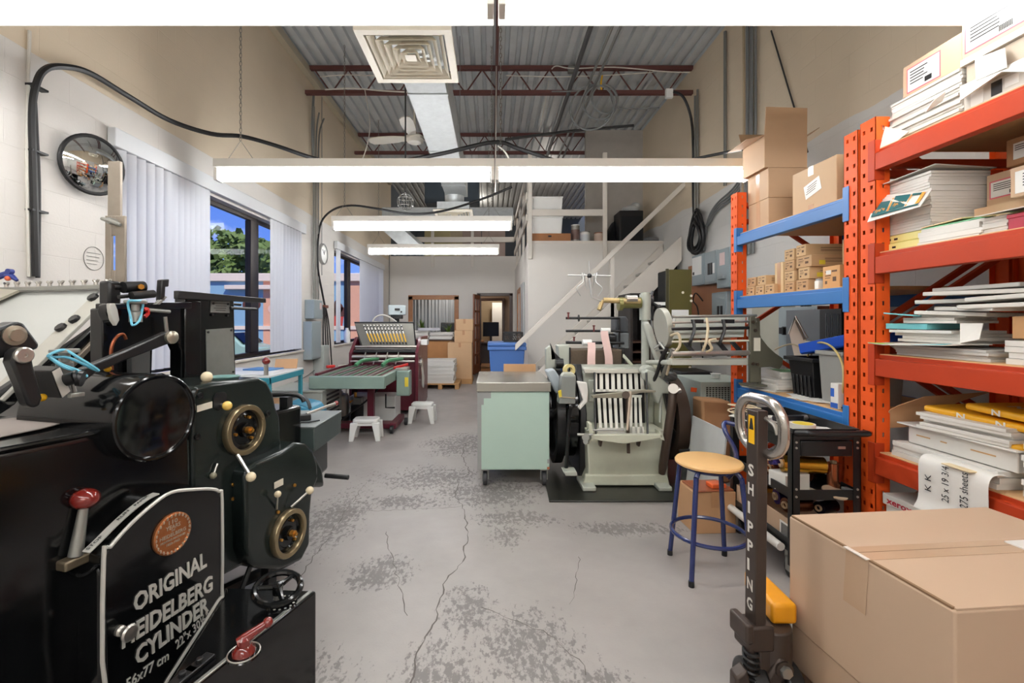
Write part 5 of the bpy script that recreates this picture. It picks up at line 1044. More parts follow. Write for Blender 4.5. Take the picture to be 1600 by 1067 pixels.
for i,(px,py0,py1,r,x_) in enumerate(((1133,20,290,.02,XR-.03),(1090,140,330,.016,XR-.03),(1086,150,340,.016,XR-.05))):
    a = WX(px,py0,x_); tag(obj('conduit', B().tube([(x_,a.y,min(ZC-.1,a.z)),(x_,a.y,WX(px,py1,x_).z)],r,8), m_con), ('tall grey conduit straight up the right wall left of the open carton','grey conduit on the right wall just behind the hanging black cable','second grey conduit beside the hanging black cable on the right wall')[i], 'conduit')
b0_ = []
for i in range(6):
    x_ = XR-.035-.012*(i%2); Y = 5.12+.045*i; tag(obj('riser_cable', B().tube(smooth([(x_,Y,4.9),(x_,Y+.01*math.sin(i),3.6),(x_,Y+.03,2.7),(x_,Y+.05,2.15)],5),.014,6), m_wireg if i < 5 else M('tan_cable',(180,160,132),.5)), ('first','second','third','fourth','fifth','sixth and tan')[i]+' cable from the far side in the riser bundle above the open carton', 'cable')
cable('stay_wire','thin dark wire slanting down the right wall behind the open carton',[WX(1205,48,XR-.02),WX(1240,165,XR-.02),WX(1262,238,XR-.02)],.008,k_wr)
t = thing('hose_coil','thick black cable coiled on the right wall beside the grey panels','cable',tuple(WX(1086,362,XR-.08)))
c = WX(1088,362,XR-.08)
for k,(dy,dz,ry,rz,dx) in enumerate(((0,0,.22,.31,0),(.04,.01,.2,.28,.03),(-.08,-.03,.16,.27,-.02),(.1,.04,.15,.25,.02),(-.02,-.08,.18,.2,-.04))):
    obj('loop', B().tube([c+V3((dx+.02*math.sin(a*2),dy+ry*math.cos(a),dz+rz*math.sin(a))) for a in [2*PI*q/26 for q in range(26)]],.021,7,True), m_cab, t)
for i in range(4):
    s = (0,.04,.08,.12)[i]; cable('panel_cable',('first','second','third','fourth')[i]+' grey cable from the top in the fan sweeping down to the electrical panels',[WX(1155,282-3*i+8*i,XR-.03),WX(1142,298+5*i,XR-.03),WX(1120,318+4*i,XR-.035),WX(1108,338+4*i,XR-.03),WX(1103-1.5*i,360,XR-.03),WX(1100-1.5*i,392,XR-.03)],.011,m_wireg)
# electrical panels on the right wall
def rpan(label, pxl, pxr, pyt, pyb, d=.12, **kw):
    x_ = XR-d; ya, yb_ = sorted((x_*F/(pxl-CX), x_*F/(pxr-CX))); zt_ = WX(pxr,pyt,x_).z; zb_ = WX(pxr,pyb,x_).z; return wallbox('breaker_panel',label,ya,yb_,zb_,zt_,d,-1), ya, yb_, zb_, zt_, x_
t,ya,yb_,zb_,zt_,x_ = rpan('grey breaker panel with white chart, farthest left of the upper three on the wall',1081,1100,395,444); obj('paper_chart', B().box(x_-.009,x_-.006,ya+.06,yb_-.03,zt_-.28,zt_-.03), m_white, t); obj('latch', B().box(x_-.012,x_-.006,yb_-.1,yb_-.05,zb_+.15,zb_+.19), m_blk, t)
t,ya,yb_,zb_,zt_,x_ = rpan('grey breaker panel with black breakers, middle of the upper three on the wall',1101,1119,390,442); obj('breaker', B().box(x_-.012,x_-.006,ya+.09,ya+.14,zb_+.12,zb_+.27), m_blk, t); obj('breaker', B().box(x_-.012,x_-.006,ya+.16,ya+.21,zb_+.12,zb_+.27), m_blk, t); obj('index_card', B().box(x_-.008,x_-.006,ya+.03,ya+.08,zb_+.13,zb_+.26), m_white, t)
t,ya,yb_,zb_,zt_,x_ = rpan('blue grey switch box with red label, nearest the rack of the upper three',1120,1140,385,448,.2); obj('switch_label', B().box(x_-.009,x_-.006,ya+.1,ya+.22,zb_+.27,zb_+.42), MATS['white_red_label'], t); obj('switch_handle', B().box(x_-.05,x_-.006,ya+.06,ya+.2,zb_+.1,zb_+.14), m_bluegrey, t, .006)
t,ya,yb_,zb_,zt_,x_ = rpan('lower grey breaker panel beneath the upper three, partly behind the feeder',1112,1135,455,498); obj('breaker', B().box(x_-.012,x_-.006,ya+.08,ya+.13,zb_+.02,zb_+.16), m_blk, t); obj('breaker', B().box(x_-.012,x_-.006,ya+.16,ya+.21,zb_+.02,zb_+.16), m_blk, t)
tag(obj('backing_board', B().box(XR-.025,XR-.004,5.45,6.9,1.1,2.2), M('plywood_red',(172,118,84),.6,var=.1)), 'reddish plywood backing board behind the electrical panels on the wall', 'board')
cable('black_lead','black lead looping down the wall left of the lower breaker panel',[WX(1098,470,XR-.1),WX(1087,458,XR-.12),WX(1083,470,XR-.1),WX(1090,482,XR-.1),WX(1094,520,XR-.1),WX(1098,560,XR-.1)],.009,m_cab)
# olive cabinet, dark shelves, red tool chest behind the platen press
t = thing('olive_cabinet','olive green steel cabinet standing under the stairs by the panels','cabinet',(2.2,5.9,0)); ol = M('olive_enamel',(84,78,34),.45,var=.08)
xa = W(1045,0,5.6).x; xb = W(1081,0,5.6).x; zt_ = W(0,421,5.6).z; obj('body', B().box(xa,xb,5.6,5.95,.02,zt_), ol, t, .006); obj('side_trim', B().box(xa-.03,xa,5.6,5.63,.02,zt_+.01), M('dark_olive',(60,56,28),.5), t); obj('painted_dark_side', B().box(xa-.006,xa-.001,5.63,5.95,.03,zt_-.01), M('void_shade_black',(14,14,14),.8), t); obj('side_shelf', B().box(xa-.2,xa-.006,5.64,5.94,1.56,1.58), M('void_shade_black',(14,14,14),.8), t); obj('shelf_paper', B().box(xa-.19,xa-.03,5.63,5.9,1.58,1.62), m_white, t)  # thin black side panel paints the darkness of an open interior
for px,py in ((1067,457),(1080,462),(1080,470),(1078,574)): p = W(px,py,5.6); obj('sticker', B().lathe(p,-EY,[(0,.002),(.016,.002),(.016,0)],12), M('cream_label',(214,208,190),.5), t)
X0_, X1_ = 1.75, 2.9
tag(obj('under_stair_void_block', B().prism([(X0_,7.2,0),(X1_,7.2,0),(X1_,7.2,bot(X1_)-.04),(X0_,7.2,bot(X0_)-.04)],(0,.55,0)), M('void_shade_black',(14,14,14),.8)), 'black cupboard block standing in for the dark void beneath the white staircase', 'cupboard')  # black mass stands in for the unlit space under the stairs
t = thing('flat_file_shelves','dark open shelves full of flat items between the press column and the olive cabinet','shelves',(1.75,6.2,0)); xa = W(985,0,6.0).x; xb = 2.1
obj('back_panel', B().box(xa,xb,6.55,6.58,0,1.72), M('dark_shelf',(40,34,30),.7), t)
for x in (xa,xb-.03): obj('side_panel', B().box(x,x+.03,6.0,6.55,0,1.72), MATS['dark_shelf'], t)
for k in range(9): obj('shelf_board', B().box(xa+.03,xb-.03,6.02,6.55,.06+.13*k,.08+.13*k), M('brown_shelf',(86,58,44),.6), t)
obj('top_panel', B().box(xa,xb,6.0,6.58,1.72,1.75), MATS['dark_shelf'], t)
t = thing('tool_chest','red tool chest with black lid behind the grey heater','tool chest',(2.25,5.2,0)); xa = W(1066,0,5.0).x; xb = W(1112,0,5.0).x; zt_ = W(0,588,5.0).z
obj('chest_body', B().box(xa,xb,5.0,5.4,0,zt_), M('red_paint',(196,40,34),.4), t, .008); obj('chest_lid', B().box(xa-.01,xb+.01,4.99,5.41,zt_,zt_+.05), m_blk, t, .01); obj('chest_handle', B().box(xa+.1,xb-.1,4.975,4.99,zt_-.1,zt_-.07), m_blk, t)
# grey heater with a grille and the paper sack before it
t = thing('unit_heater','grey floor standing heater box with square grille and orange sticker','heater',(2.1,4.4,0)); hg = M('heater_grey',(176,186,178),.45)
xa, xb, ya, yb_ = W(1073,0,4.5).x, 2.42, 4.2, 4.75; xa2 = W(1105,0,4.2).x; zt_ = W(0,592,4.4).z
obj('casing', B().box(xa,xb,ya,yb_,0,zt_), hg, t, .006)
gx0, gx1, gz0, gz1 = W(1102,0,ya).x, W(1140,0,ya).x, W(0,629,ya).z, W(0,604,ya).z
b = B()
for i in range(9): x = gx0+(gx1-gx0)*i/8; b.box(x-.003,x+.003,ya-.012,ya-.004,gz0,gz1)
for i in range(9): z = gz0+(gz1-gz0)*i/8; b.box(gx0,gx1,ya-.012,ya-.004,z-.003,z+.003)
obj('grille', b, hg, t); obj('grille_dark_plate', B().box(gx0,gx1,ya-.003,ya+.001,gz0,gz1), m_blk, t)  # black plate stands in for the dark interior behind the grille
p = W(1084,609,ya-.001); obj('orange_sticker', B().obox(p,(V3((1,0,-.12)).normalized(),EY,V3((.12,0,1)).normalized()),(.055,.002,.04)), M('orange_sticker_m',(230,96,40),.5), t)
tag(obj('paper_sack', B().prism([(W(1099,0,3.95).x,3.95,.0),(W(1142,0,3.95).x,3.95,0),(W(1143,0,3.95).x,3.95,.70),(W(1097,0,3.95).x,3.95,.72)],(0,.2,0)), M('kraft_paper',(176,132,92),.75,var=.08,scale=10), bevel=.02), 'brown kraft paper sack standing in front of the grey heater grille', 'sack')
tag(obj('white_cup', B().lathe(W(1118,590,4.4),EZ,[(0,0),(.035,0),(.04,.03),(.05,.04),(0,.045)],14), m_white), 'small white lid lying on top of the grey heater', 'lid')
cable('floor_hose','black hose lying from the flywheel of the press to the rack',[W(1062,705,3.9),W(1090,702,3.8),W(1120,694,3.6),W(1150,680,3.4)],.015,m_cab,'hose')
# ---------------------------------------------------------------- platen press in the middle of the room, on its mat
pg = M('pale_green_enamel', (200,202,182), .38, var=.1, scale=7); pg2 = M('grey_green_casting', (180,184,172), .42, .1, var=.1); k_mat = M('oily_rubber_mat', (38,38,32), .35, var=.35, scale=6)
rust = M('brown_iron', (70,56,46), .45, .3, var=.15); k_wht = M('white_slotted_plate', (214,212,200), .4, .1)
mt = B().prism([(p.x,p.y,0) for p in (WZ(858,785,0),WZ(1084,785,0),V3((2.25,4.3,0)),V3((2.0,5.0,0)),V3((.5,5.0,0)))],EZ*.014)
tag(obj('rubber_mat', mt, k_mat, bevel=.004), 'dark oily rubber mat on the floor under the pale green press', 'mat')
K = thing('platen_press', 'pale green cast iron platen press with slotted white plates and big brown flywheel', 'printing press', (1.2,4.3,.014))
Y0 = 3.85
def w(px,py,Y=Y0): return W(px,py,Y)
def kp(name, px, Y, th, m, bevel=.004, par=K): return obj(name, B().prism([W(x,y,Y) for x,y in px],(0,th,0)), m, par, bevel)
kp('pedestal',[(917,672),(1038,672),(1039,738),(1046,758),(912,758),(920,738)],Y0,.95,pg,.012)
kp('pedestal_flange',[(915,742),(1043,742),(1047,759),(911,759)],Y0-.02,.05,pg,.01)
for px in (917,1032): q = w(px,765); obj('foot_block', B().box(q.x-.06,q.x+.05,3.72,4.0,.015,.05), pg2, K, .008)
obj('side_frame', B().prism([(1.47,4.0,.02),(1.47,4.75,.02),(1.47,4.7,.95),(1.47,4.2,1.0),(1.47,3.95,.6)],(.06,0,0)), pg, K, .01); obj('side_frame', B().prism([(.76,4.0,.02),(.76,4.75,.02),(.76,4.7,.95),(.76,4.2,1.0),(.76,3.95,.6)],(.06,0,0)), k_sat, K, .01)
obj('bed', B().box(.82,1.47,4.15,4.4,.3,.98), pg2, K, .02); obj('rear_bed', B().box(.85,1.4,4.4,4.8,.2,.8), k_sat, K, .02)
def wheel(name, x0, x1, cy, cz, R, m, spokes=5, rim=.06):
    b = B().lathe((x0,cy,cz),EX,[(R-rim,0),(R,0),(R,x1-x0),(R-rim,x1-x0),(R-rim,0)],48); b.cyl((x0-.02,cy,cz),(x1+.02,cy,cz),.06,n=20)
    for k in range(spokes):
        a = 2*PI*k/spokes+.3; d = V3((0,math.cos(a),math.sin(a))); c = V3(((x0+x1)/2,cy,cz)); b.tube([c+d*.05,c+d*(R-rim*.6)],[.034,.026],8)
    return obj(name, b, m, K)
wheel('flywheel', 1.6, 1.70, 4.3, .50, .385, rust, 6, .07); obj('flywheel_web', B().cyl((1.63,4.3,.5),(1.65,4.3,.5),.33,n=40), M('dark_web',(30,26,24),.5), K)
wheel('drive_gear', .56, .63, 4.32, .52, .44, k_sat, 5, .07); wheel('drive_pulley', .66, .74, 4.3, .55, .40, k_bl, 5, .06); obj('inner_gear', B().cyl((1.5,4.25,.62),(1.56,4.25,.62),.30,n=40), k_sat, K)
# sloped slotted plates
def slots(name, pts, n, gap, m, th=.006, solid=None):
    """pts: top-left, top-right, bottom-right, bottom-left corners in the room; n bars"""
    tl,tr,br,bl_ = [V3(p) for p in pts]; nrm = (tr-tl).cross(bl_-tl).normalized()*th; b = B()
    f = lambda u,v: (tl*(1-u)+tr*u)*(1-v)+(bl_*(1-u)+br*u)*v
    for i in range(n):
        u0, u1 = (i+gap/2)/n, (i+1-gap/2)/n; b.prism([f(u0,0),f(u1,0),f(u1,1),f(u0,1)],nrm)
    b.prism([f(0,0),f(1,0),f(1,.06),f(0,.06)],nrm*1.05)
    if solid: b.prism([f(0,1-solid),f(1,1-solid),f(1,1),f(0,1)],nrm*1.05)
    return obj(name, b, m, K)
slots('upper_slotted_plate',[w(926,581,4.08),w(1007,581,4.08),w(1009,612,3.98),w(926,612,3.98)],9,.42,k_wht,solid=.12)
slots('lower_slotted_plate',[w(931,617,3.9),w(974,617,3.9),w(977,682,3.68),w(935,682,3.68)],5,.45,k_wht,solid=.2); slots('lower_slotted_plate',[w(983,617,3.9),w(1003,617,3.9),w(1006,680,3.68),w(982,680,3.68)],3,.45,k_wht,solid=.2)
kp('backing_shade',[(928,583),(1006,583),(1008,665),(930,665)],4.12,.02,k_sat,0)
kp('platen_face',[(920,594),(1014,594),(1014,628),(920,628)],4.13,.06,pg2,.008)
kp('top_bar',[(912,577),(1005,577),(1008,583),(914,583)],4.05,.06,k_wht,.003)
kp('crossbar',[(926,679),(1036,679),(1036,684),(1000,690),(975,694),(940,689),(926,686)],3.6,.05,pg,.006)
kp('crossbar_end',[(920,662),(925,662),(928,688),(921,688)],3.6,.1,pg,.004); kp('crossbar_end',[(1031,674),(1036,678),(1039,689),(1032,686)],3.6,.12,pg,.004)
kp('delivery_rail',[(924,617),(971,613),(1003,609),(1025,610),(1025,613),(1000,614),(972,622),(926,622)],3.72,.03,M('dull_rail',(150,146,130),.4,.4),.004)
obj('delivery_hub', B().cyl(w(978,617,3.68),w(978,617,3.76),.03,n=16), rust, K); obj('delivery_stem', B().cyl(w(980,620,3.7),w(982,708,3.66),.013), rust, K)
obj('gripper_bar', B().tube([w(929,582,3.8),w(929,615,3.74),w(931,680,3.62)],.008,6), k_sat, K); obj('gripper_bar', B().tube([w(1010,582,3.8),w(1011,640,3.72),w(1012,682,3.62)],.008,6), k_sat, K)
obj('gripper_arm', B().tube([w(985,612,3.7),w(983,640,3.64),w(980,672,3.58)],[.014,.011,.009],8), M('fawn_arm',(178,160,140),.5), K)
for y in (672,681): obj('cross_rod', B().cyl(w(918,y,3.62),w(1030 if y > 675 else 975,y,3.62),.007), k_stl, K)
obj('throw_off_lever', B().tube([w(902,679,3.58),w(926,679,3.58)],[.012,.007],8), k_stl, K); obj('adjust_wheel', B().cyl(w(915,683,3.56),w(919,683,3.62),.03,n=16).cyl(w(915,690,3.56),w(917,690,3.6),.02,n=12), k_stl, K)
for px in (938,998): kp('hanger_lug',[(px-2,688),(px+4,688),(px+2,698),(px-1,698)],3.7,.05,rust,.004)
obj('side_link', B().tube(smooth([w(1052,607,3.72),w(1050,630,3.7),w(1043,680,3.7),(w(1034,740,3.75))],4),[.034]*12+[.026],10), rust, K); obj('link_pin', B().cyl(w(1052,607,3.66),w(1052,607,3.78),.04,n=16), k_chr, K); obj('link_pin', B().cyl(w(1058,611,3.7),w(1063,609,3.7),.022,n=12), k_chr, K)
obj('foot_link', B().tube([w(890,640,3.8),w(884,742,3.8)],.016,8), k_sat, K); kp('pedal',[(880,737),(901,737),(903,744),(884,744)],3.7,.12,pg2,.006)
for px0,px1 in ((1030,1040),): obj('pull_rod', B().tube([w(1034,600,3.9),w(1031,660,3.85)],.012,8), pg2, K)
kp('arm_casting',[(1006,582),(1012,577),(1024,582),(1040,596),(1054,608),(1050,615),(1036,615),(1032,625),(1030,632),(1025,628),(1016,600),(1008,594)],3.82,.09,pg2,.012)
kp('arm_hub',[(1003,580),(1008,573),(1018,571),(1026,577),(1024,584),(1006,586)],3.9,.12,pg2,.015)
obj('valve_cluster', B().ball(w(1047,588,3.8),.05,(1.2,1,.9),12,8).cyl(w(1050,575,3.8),w(1049,590,3.8),.008).cyl(w(1042,586,3.74),w(1056,592,3.74),.015), M('dull_valve',(90,92,90),.35,.5,var=.3,scale=40), K)
# gray control box with yellow tag, hanging bag, plastic cover
cb = kp('control_box',[(878,588),(900,588),(899,631),(873,631)],3.72,.12,M('box_grey',(124,128,124),.4),.006); kp('tag_label',[(872,611),(877,609),(878,620),(874,622)],3.715,.006,M('yellow_label',(222,200,60),.5),0,cb); obj('box_cord', B().tube([w(873,620,3.715),w(886,621,3.71),w(899,622,3.715)],.003,5), M('tan_cable',(180,160,132),.5), cb)
kp('control_box_lid',[(878,588),(900,588),(896,583),(882,583)],3.73,.1,pg2,.004)
tag(obj('paper_bag', B().prism([w(902,596,3.66),w(917,598,3.66),w(919,612,3.66),w(918,628,3.66),w(906,641,3.66),(w(904,637,3.66)),w(912,626,3.66)],(0,.05,0)), M('white_paper',(236,234,228),.6,var=.02), bevel=.006), 'white tapered paper bag hanging right of the grey box on the press', 'bag')
tag(obj('plastic_cover', B().prism([w(852,579,3.95),w(866,576,3.95),w(874,588,3.95),(w(876,612,3.95)),w(869,616,3.95),w(862,600,3.95)],(0,.12,0)), M('clear_film',(176,186,192),.25), bevel=.015), 'pale plastic film draped over the left gear of the press', 'plastic film')
tag(obj('tape_roll', B().lathe(w(889,578,3.9),V3((.3,-1,.1)),[(.025,-.02),(.05,-.02),(.05,.02),(.025,.02),(.025,-.02)],20), M('yellowed_tape',(220,204,140),.5)), 'roll of yellowed tape on top of the grey control box', 'tape roll')
# ink head, rods and ribbons behind
mesh_ = M('bronze_mesh',(96,82,66),.6,.2,var=.2,scale=60)
kp('ink_guard',[(891,547),(975,547),(975,578),(891,578)],4.55,.35,mesh_,.006)
for px in (889,973): kp('guard_post',[(px,543),(px+3,543),(px+3,580),(px,580)],4.5,.04,k_sat,.003)
obj('ribbon_rod', B().cyl(w(884,497,4.7),w(968,497,4.7),.012), k_sat, K); obj('ribbon_rod', B().cyl(w(884,517,4.7),w(968,517,4.7),.012), k_sat, K); obj('ribbon_rod', B().cyl(w(884,535,4.6),w(975,536,4.6),.014), k_sat, K)
for px,py in ((888,489),(928,509),(897,527)): obj('thumb_screw', B().cyl(w(px,py,4.68),w(px,py+9,4.68),.008).ball(w(px,py,4.68),.016,(1,1,.5),10,6), M('red_screw',(110,44,40),.4), K)
obj('rod_disc', B().cyl(w(903.5,497,4.7),w(905,497,4.7),.035,n=20), k_sat, K); kp('rod_upright',[(967,496),(969.5,496),(969.5,542),(967,542)],4.7,.03,k_sat,.002)
rb = M('pink_ribbon',(210,178,170),.6)
for (px,py,x0,x1,xb0,xb1,Y,nm) in ((915,535,917,931,917,931,4.5,'spool'),(944,517,940,949,945,957,4.6,'spool')):
    s_ = obj('ribbon_spool', B().cyl(w(px-5,py,Y),w(px+9,py,Y),.03,n=18), m_white, K)
    p = [w((x0+x1)/2,py,Y-.03),w((x0+x1)/2+.5,py+8,Y-.06),w((xb0+xb1)/2,557,Y-.12),w((xb0+xb1)/2,578,Y-.14)]; obj('ribbon', B().strip(smooth(p,4),EX,.075,.002), rb, s_)
kp('motor',[(962,496),(978,494),(982,500),(982,520),(962,518)],4.75,.2,M('motor_grey',(70,74,78),.4),.012); kp('motor_base',[(965,520),(983,520),(983,545),(965,545)],4.75,.2,M('motor_grey2',(112,118,120),.4),.01); obj('round_motor', B().cyl(w(943,530,4.8),w(960,530,4.8),.06,n=20), k_sat, K)
kp('left_bracket',[(853,545),(860,540),(868,552),(870,578),(853,578)],4.3,.1,pg2,.008); obj('left_fan', B().prism([w(860,536,4.3),w(866,550,4.3),w(876,560,4.3),w(862,562,4.3)],(0,.03,0)).cyl(w(868,568,4.2),w(880,568,4.2),.045,n=18), k_sat, K); kp('left_table',[(872,540),(890,538),(890,576),(874,576)],4.5,.2,pg2,.01)
for k in range(4): kp('stay',[(975+k*3,553+k*4),(990+k*2,570+k*3),(988+k*2,574+k*3),(974+k*3,558+k*4)],4.3+.1*k,.03,pg,.003) if k < 2 else None
# column, arm and cross head
cx = W(1008,0,4.2).x; obj('column', B().cyl((cx,4.2,.9),(cx,4.2,W(0,500,4.2).z),.034,n=18).cyl((cx,4.2,W(0,500,4.2).z),(cx,4.2,W(0,460,4.2).z),.05,n=18).cyl((cx,4.2,W(0,462,4.2).z),(cx,4.2,W(0,457,4.2).z),.04,n=18), pg2, K)
obj('thin_column', B().cyl((W(1019,0,4.25).x,4.25,.9),(W(1019,0,4.25).x,4.25,1.62),.014), k_stl, K); obj('second_column', B().cyl((W(1014,0,4.3).x,4.3,.9),(W(1014,0,4.3).x,4.3,1.5),.02), rust, K)
kp('swing_arm',[(1005,503),(1014,502),(1020,512),(1040,572),(1030,574),(1012,525)],4.08,.07,M('pale_arm',(196,200,190),.4),.02)
hd = obj('cross_head', B().cyl(w(970,473,4.15),w(1001,473,4.15),.05,n=18).cyl(w(966,475,4.12),w(972,475,4.12),.06,n=18), M('olive_brass',(128,124,76),.35,.5,var=.15), K); obj('nickel_sleeve', B().cyl(w(978,467,4.1),w(995,467,4.1),.035,n=16), k_chr, hd)
obj('brass_rod', B().cyl(w(943,469,4.1),w(1000,471,4.1),.024,n=12).cyl(w(941,470,4.1),w(936,484,4.08),.02,n=10), M('tan_brass',(186,164,116),.4,.4), K)
obj('rear_levers', B().tube([w(1015,476,4.25),w(1020,455,4.25)],.014,6).tube([w(1012,470,4.25),w(1030,480,4.2)],.016,8).tube([w(1018,478,4.2),w(1022,500,4.2)],.014,8).ball(w(1030,480,4.2),.025).cyl(w(1005,472,4.25),w(1018,472,4.25),.06,n=18), k_sat, K)
t = thing('wire_reel', 'white wire reel with radiating rods on a stalk above the press', 'reel', tuple(W(921,431,4.05)))
c = W(921,431,4.05); m_wr2 = M('white_wire_frame',(206,206,202),.35,.3)
obj('stalk', B().tube([c,w(925,462,4.05),w(925.5,465,4.05),w(939,470,4.08)],[.013,.011,.008,.007],8), m_wr2, t)
obj('hub', B().ball(c,.022,(1,1,1),12,8), k_sat, t)
obj('arm_rod', B().cyl(w(887,430,4.05),w(955,431,4.05),.007), m_wr2, t); obj('spike', B().cyl(w(920,408,4.05),w(921,431,4.05),.003), m_wr2, t)
for s in (-1,1):
    obj('wire_fin', B().tube(smooth([w(921+12*s,426,4.0),w(921+10*s,440,3.95),w(921+20*s,450,3.9),w(921+14*s,462,3.95)],4),.0035,5), m_wr2, t); obj('wire_fin', B().tube(smooth([w(921+8*s,428,4.1),w(921+6*s,445,4.2),w(921+3*s,452,4.2)],4),.0035,5), m_wr2, t); obj('clip', B().box(w(921+10*s,0,4.03).x-.008,w(921+10*s,0,4.03).x+.008,4.03,4.07,c.z-.02,c.z+.02), m_wr2, t)
# sheet feeder reaching to the rack
fg = M('feeder_green',(188,190,178),.42,.1,var=.08); fdk = M('feeder_end_iron',(96,94,80),.45,.3,var=.12)
FT = thing('sheet_feeder', 'long grey green suction feeder reaching from the press to the blue rack shelf', 'feeder', (1.75,3.6,.89))
XA, XB = 1.42, 2.05
def fx(px): return (px-CX)/F*3.55
zf = lambda py,Y=3.55: CH-(py-CY)/F*Y
obj('main_beam', B().box(fx(1048),fx(1172),3.52,3.6,zf(570),zf(560)), fg, FT, .004); obj('upper_plate', B().prism([(fx(1056),3.6,zf(530)),(fx(1168),3.6,zf(527)),(fx(1176),3.64,zf(492)),(fx(1064),3.64,zf(492))],(0,.012,0)), M('feeder_plate',(190,194,184),.4), FT, .003)
for y,r,m in ((494,.011,k_stl),(503,.009,k_chr),(513,.012,k_sat),(533,.008,M('cream_rod',(206,200,182),.4)),(552,.02,k_chr)): obj('feeder_rod', B().cyl((fx(1046),3.5,zf(y+1,3.5)),(fx(1176),3.5,zf(y-1,3.5)),r,n=12), m, FT)
obj('end_plate', B().prism([(2.02,3.52,zf(497,3.52)),(2.05,3.62,zf(497,3.52)),(2.05,3.62,.99),(2.02,3.50,.905)],(.03,0,0)), fdk, FT, .004)
EP = [(1172,495),(1180,493),(1184,512),(1190,528),(1200,541),(1212,552),(1224,560),(1223,570),(1218,577),(1205,573),(1190,574),(1186,576),(1187,598),(1172,598)]
obj('end_casting', B().prism([W(x,y,3.48) for x,y in EP],(0,.03,0)), fdk, FT, .005)
obj('foot', B().box(W(1166,0,3.45).x,W(1196,0,3.45).x,3.42,3.56,.903,.918), fdk, FT, .004)
q = W(1183,538,3.475); obj('instruction_card', B().box(q.x-.025,q.x+.025,3.474,3.478,q.z-.05,q.z+.05), M('cream_label',(214,208,190),.5), FT)
for px,py in ((1176,568),(1183,569),(1176,503),(1180,516)): p = W(px,py,3.48); obj('bolt', B().cyl(p,p-EY*.01,.012,n=10), rust, FT)
for px in (1083,1130): obj('sucker_bracket', B().tube(smooth([W(px,500,3.46),W(px+2,515,3.44),W(px-3,530,3.42),(W(px-6,538,3.44))],3),.012,6).box(fx(px)-.04,fx(px)+.04,3.46,3.5,zf(505),zf(499)), k_sat, FT)
for px in (1071,1100,1124,1146): obj('feed_finger', B().prism([W(px-6,533,3.56),W(px+2,533,3.56),W(px+22,556,3.5),W(px+14,557,3.5)],(0,.02,0)), k_sat, FT, .003)
obj('end_drum', B().cyl(W(1032,512,3.75),W(1041,511,3.75),.16,n=30), M('drum_grey',(176,176,164),.4,.2), FT, .004); obj('drum_bracket', B().prism([W(1040,524,3.7),W(1046,494,3.7),W(1052,494,3.7),W(1046,530,3.7)],(0,.06,0)), k_sat, FT, .004); obj('rubber_bush', B().cyl(W(1048,512,3.66),W(1056,512,3.66),.03,n=14), M('tan_rubber',(196,170,146),.6), FT)
for i,pts in enumerate(([W(1104,497,3.42),W(1106,515,3.38),W(1103,535,3.36),W(1098,548,3.4)],[W(1048,524,3.6),W(1060,522,3.5),W(1062,540,3.5),W(1050,558,3.55),W(1042,585,3.7)],[W(1104,550,3.4),W(1112,545,3.36),W(1108,533,3.36),W(1118,530,3.4)])): obj('suction_hose', B().tube(smooth(pts,6),.010,8), M('cream_hose',(206,190,158),.5), FT)
obj('linkage', B().tube([W(1022,545,3.8),W(1050,525,3.7)],.009,6).tube([W(1025,548,3.8),W(1058,545,3.6)],.007,6).tube([W(1030,535,3.75),W(1044,552,3.7)],.01,6).tube([W(1035,590,3.8),W(1045,560,3.65),W(1052,545,3.6)],.016,8), k_stl, FT)
obj('vacuum_pipe', B().tube(smooth([W(1018,600,3.85),W(1026,585,3.8),W(1034,560,3.7),W(1042,545,3.62)],4),.016,8), k_sat, FT)
obj('link_to_press', B().cyl(W(1046,566,3.56),(W(1012,566,4.1)),.02,n=10), fg, FT)
tag(obj('wall_calendar', B().box(W(1050,0,5.5).x,W(1076,0,5.5).x,5.5,5.51,W(0,508,5.5).z,W(0,484,5.5).z), m_white), 'white card with a grid of windows propped behind the feeder by the olive cabinet', 'card')
# ---------------------------------------------------------------- green cart with steel top
mg = M('mint_enamel',(176,200,187),.45,var=.02); t = thing('supply_cart', 'mint green cabinet cart with stainless steel top on casters', 'cart', (.19,4.25,0)); x0,x1,y0,y1 = -.115,.485,3.86,4.66
obj('cart_body', B().box(x0,x1,y0,y1,.145,.80), mg, t, .006); obj('steel_top', B().box(x0-.012,x1+.012,y0-.015,y1+.012,.80,.88), M('stainless_top',(186,184,174),.22,.85,var=.06), t, .006)
obj('edge_trim', B().box(x0-.003,x0+.03,y0-.003,y1,.145,.80), M('grey_tape',(146,148,146),.45), t); obj('worn_patch', B().prism([(x0+.001,y0-.002,.80),(x0+.001,y0-.002,.69),(x0+.05,y0-.002,.69),(x0+.05,y0-.002,.745),(x0+.11,y0-.002,.745),(x0+.11,y0-.002,.80)],(0,.003,0)), MATS['grey_tape'], t)
obj('corner_chip', B().box(x1-.02,x1+.001,y0-.002,y0+.01,.15,.17), M('rust_chip',(160,96,64),.7), t); obj('corner_chip', B().box(x1-.018,x1+.001,y0-.002,y0+.004,.2,.235), MATS['grey_tape'], t)
for x in (x0+.06,x1-.04):
    for y in (y0+.06,y1-.06):
        cs = obj('caster', B().cyl((x-.018,y,.058),(x+.018,y,.058),.057,n=22), M('grey_rubber',(60,60,62),.6), t, .006); obj('caster_fork', B().box(x-.03,x-.022,y-.02,y+.02,.05,.14).box(x+.022,x+.03,y-.02,y+.02,.05,.14).box(x-.03,x+.03,y-.03,y+.03,.13,.145), k_stl, cs)
tag(obj('cardboard_sheet', B().box(.13,.47,4.9,4.93,.55,.93), MATS['cardboard']), 'brown cardboard sheet standing behind the green cart', 'cardboard')
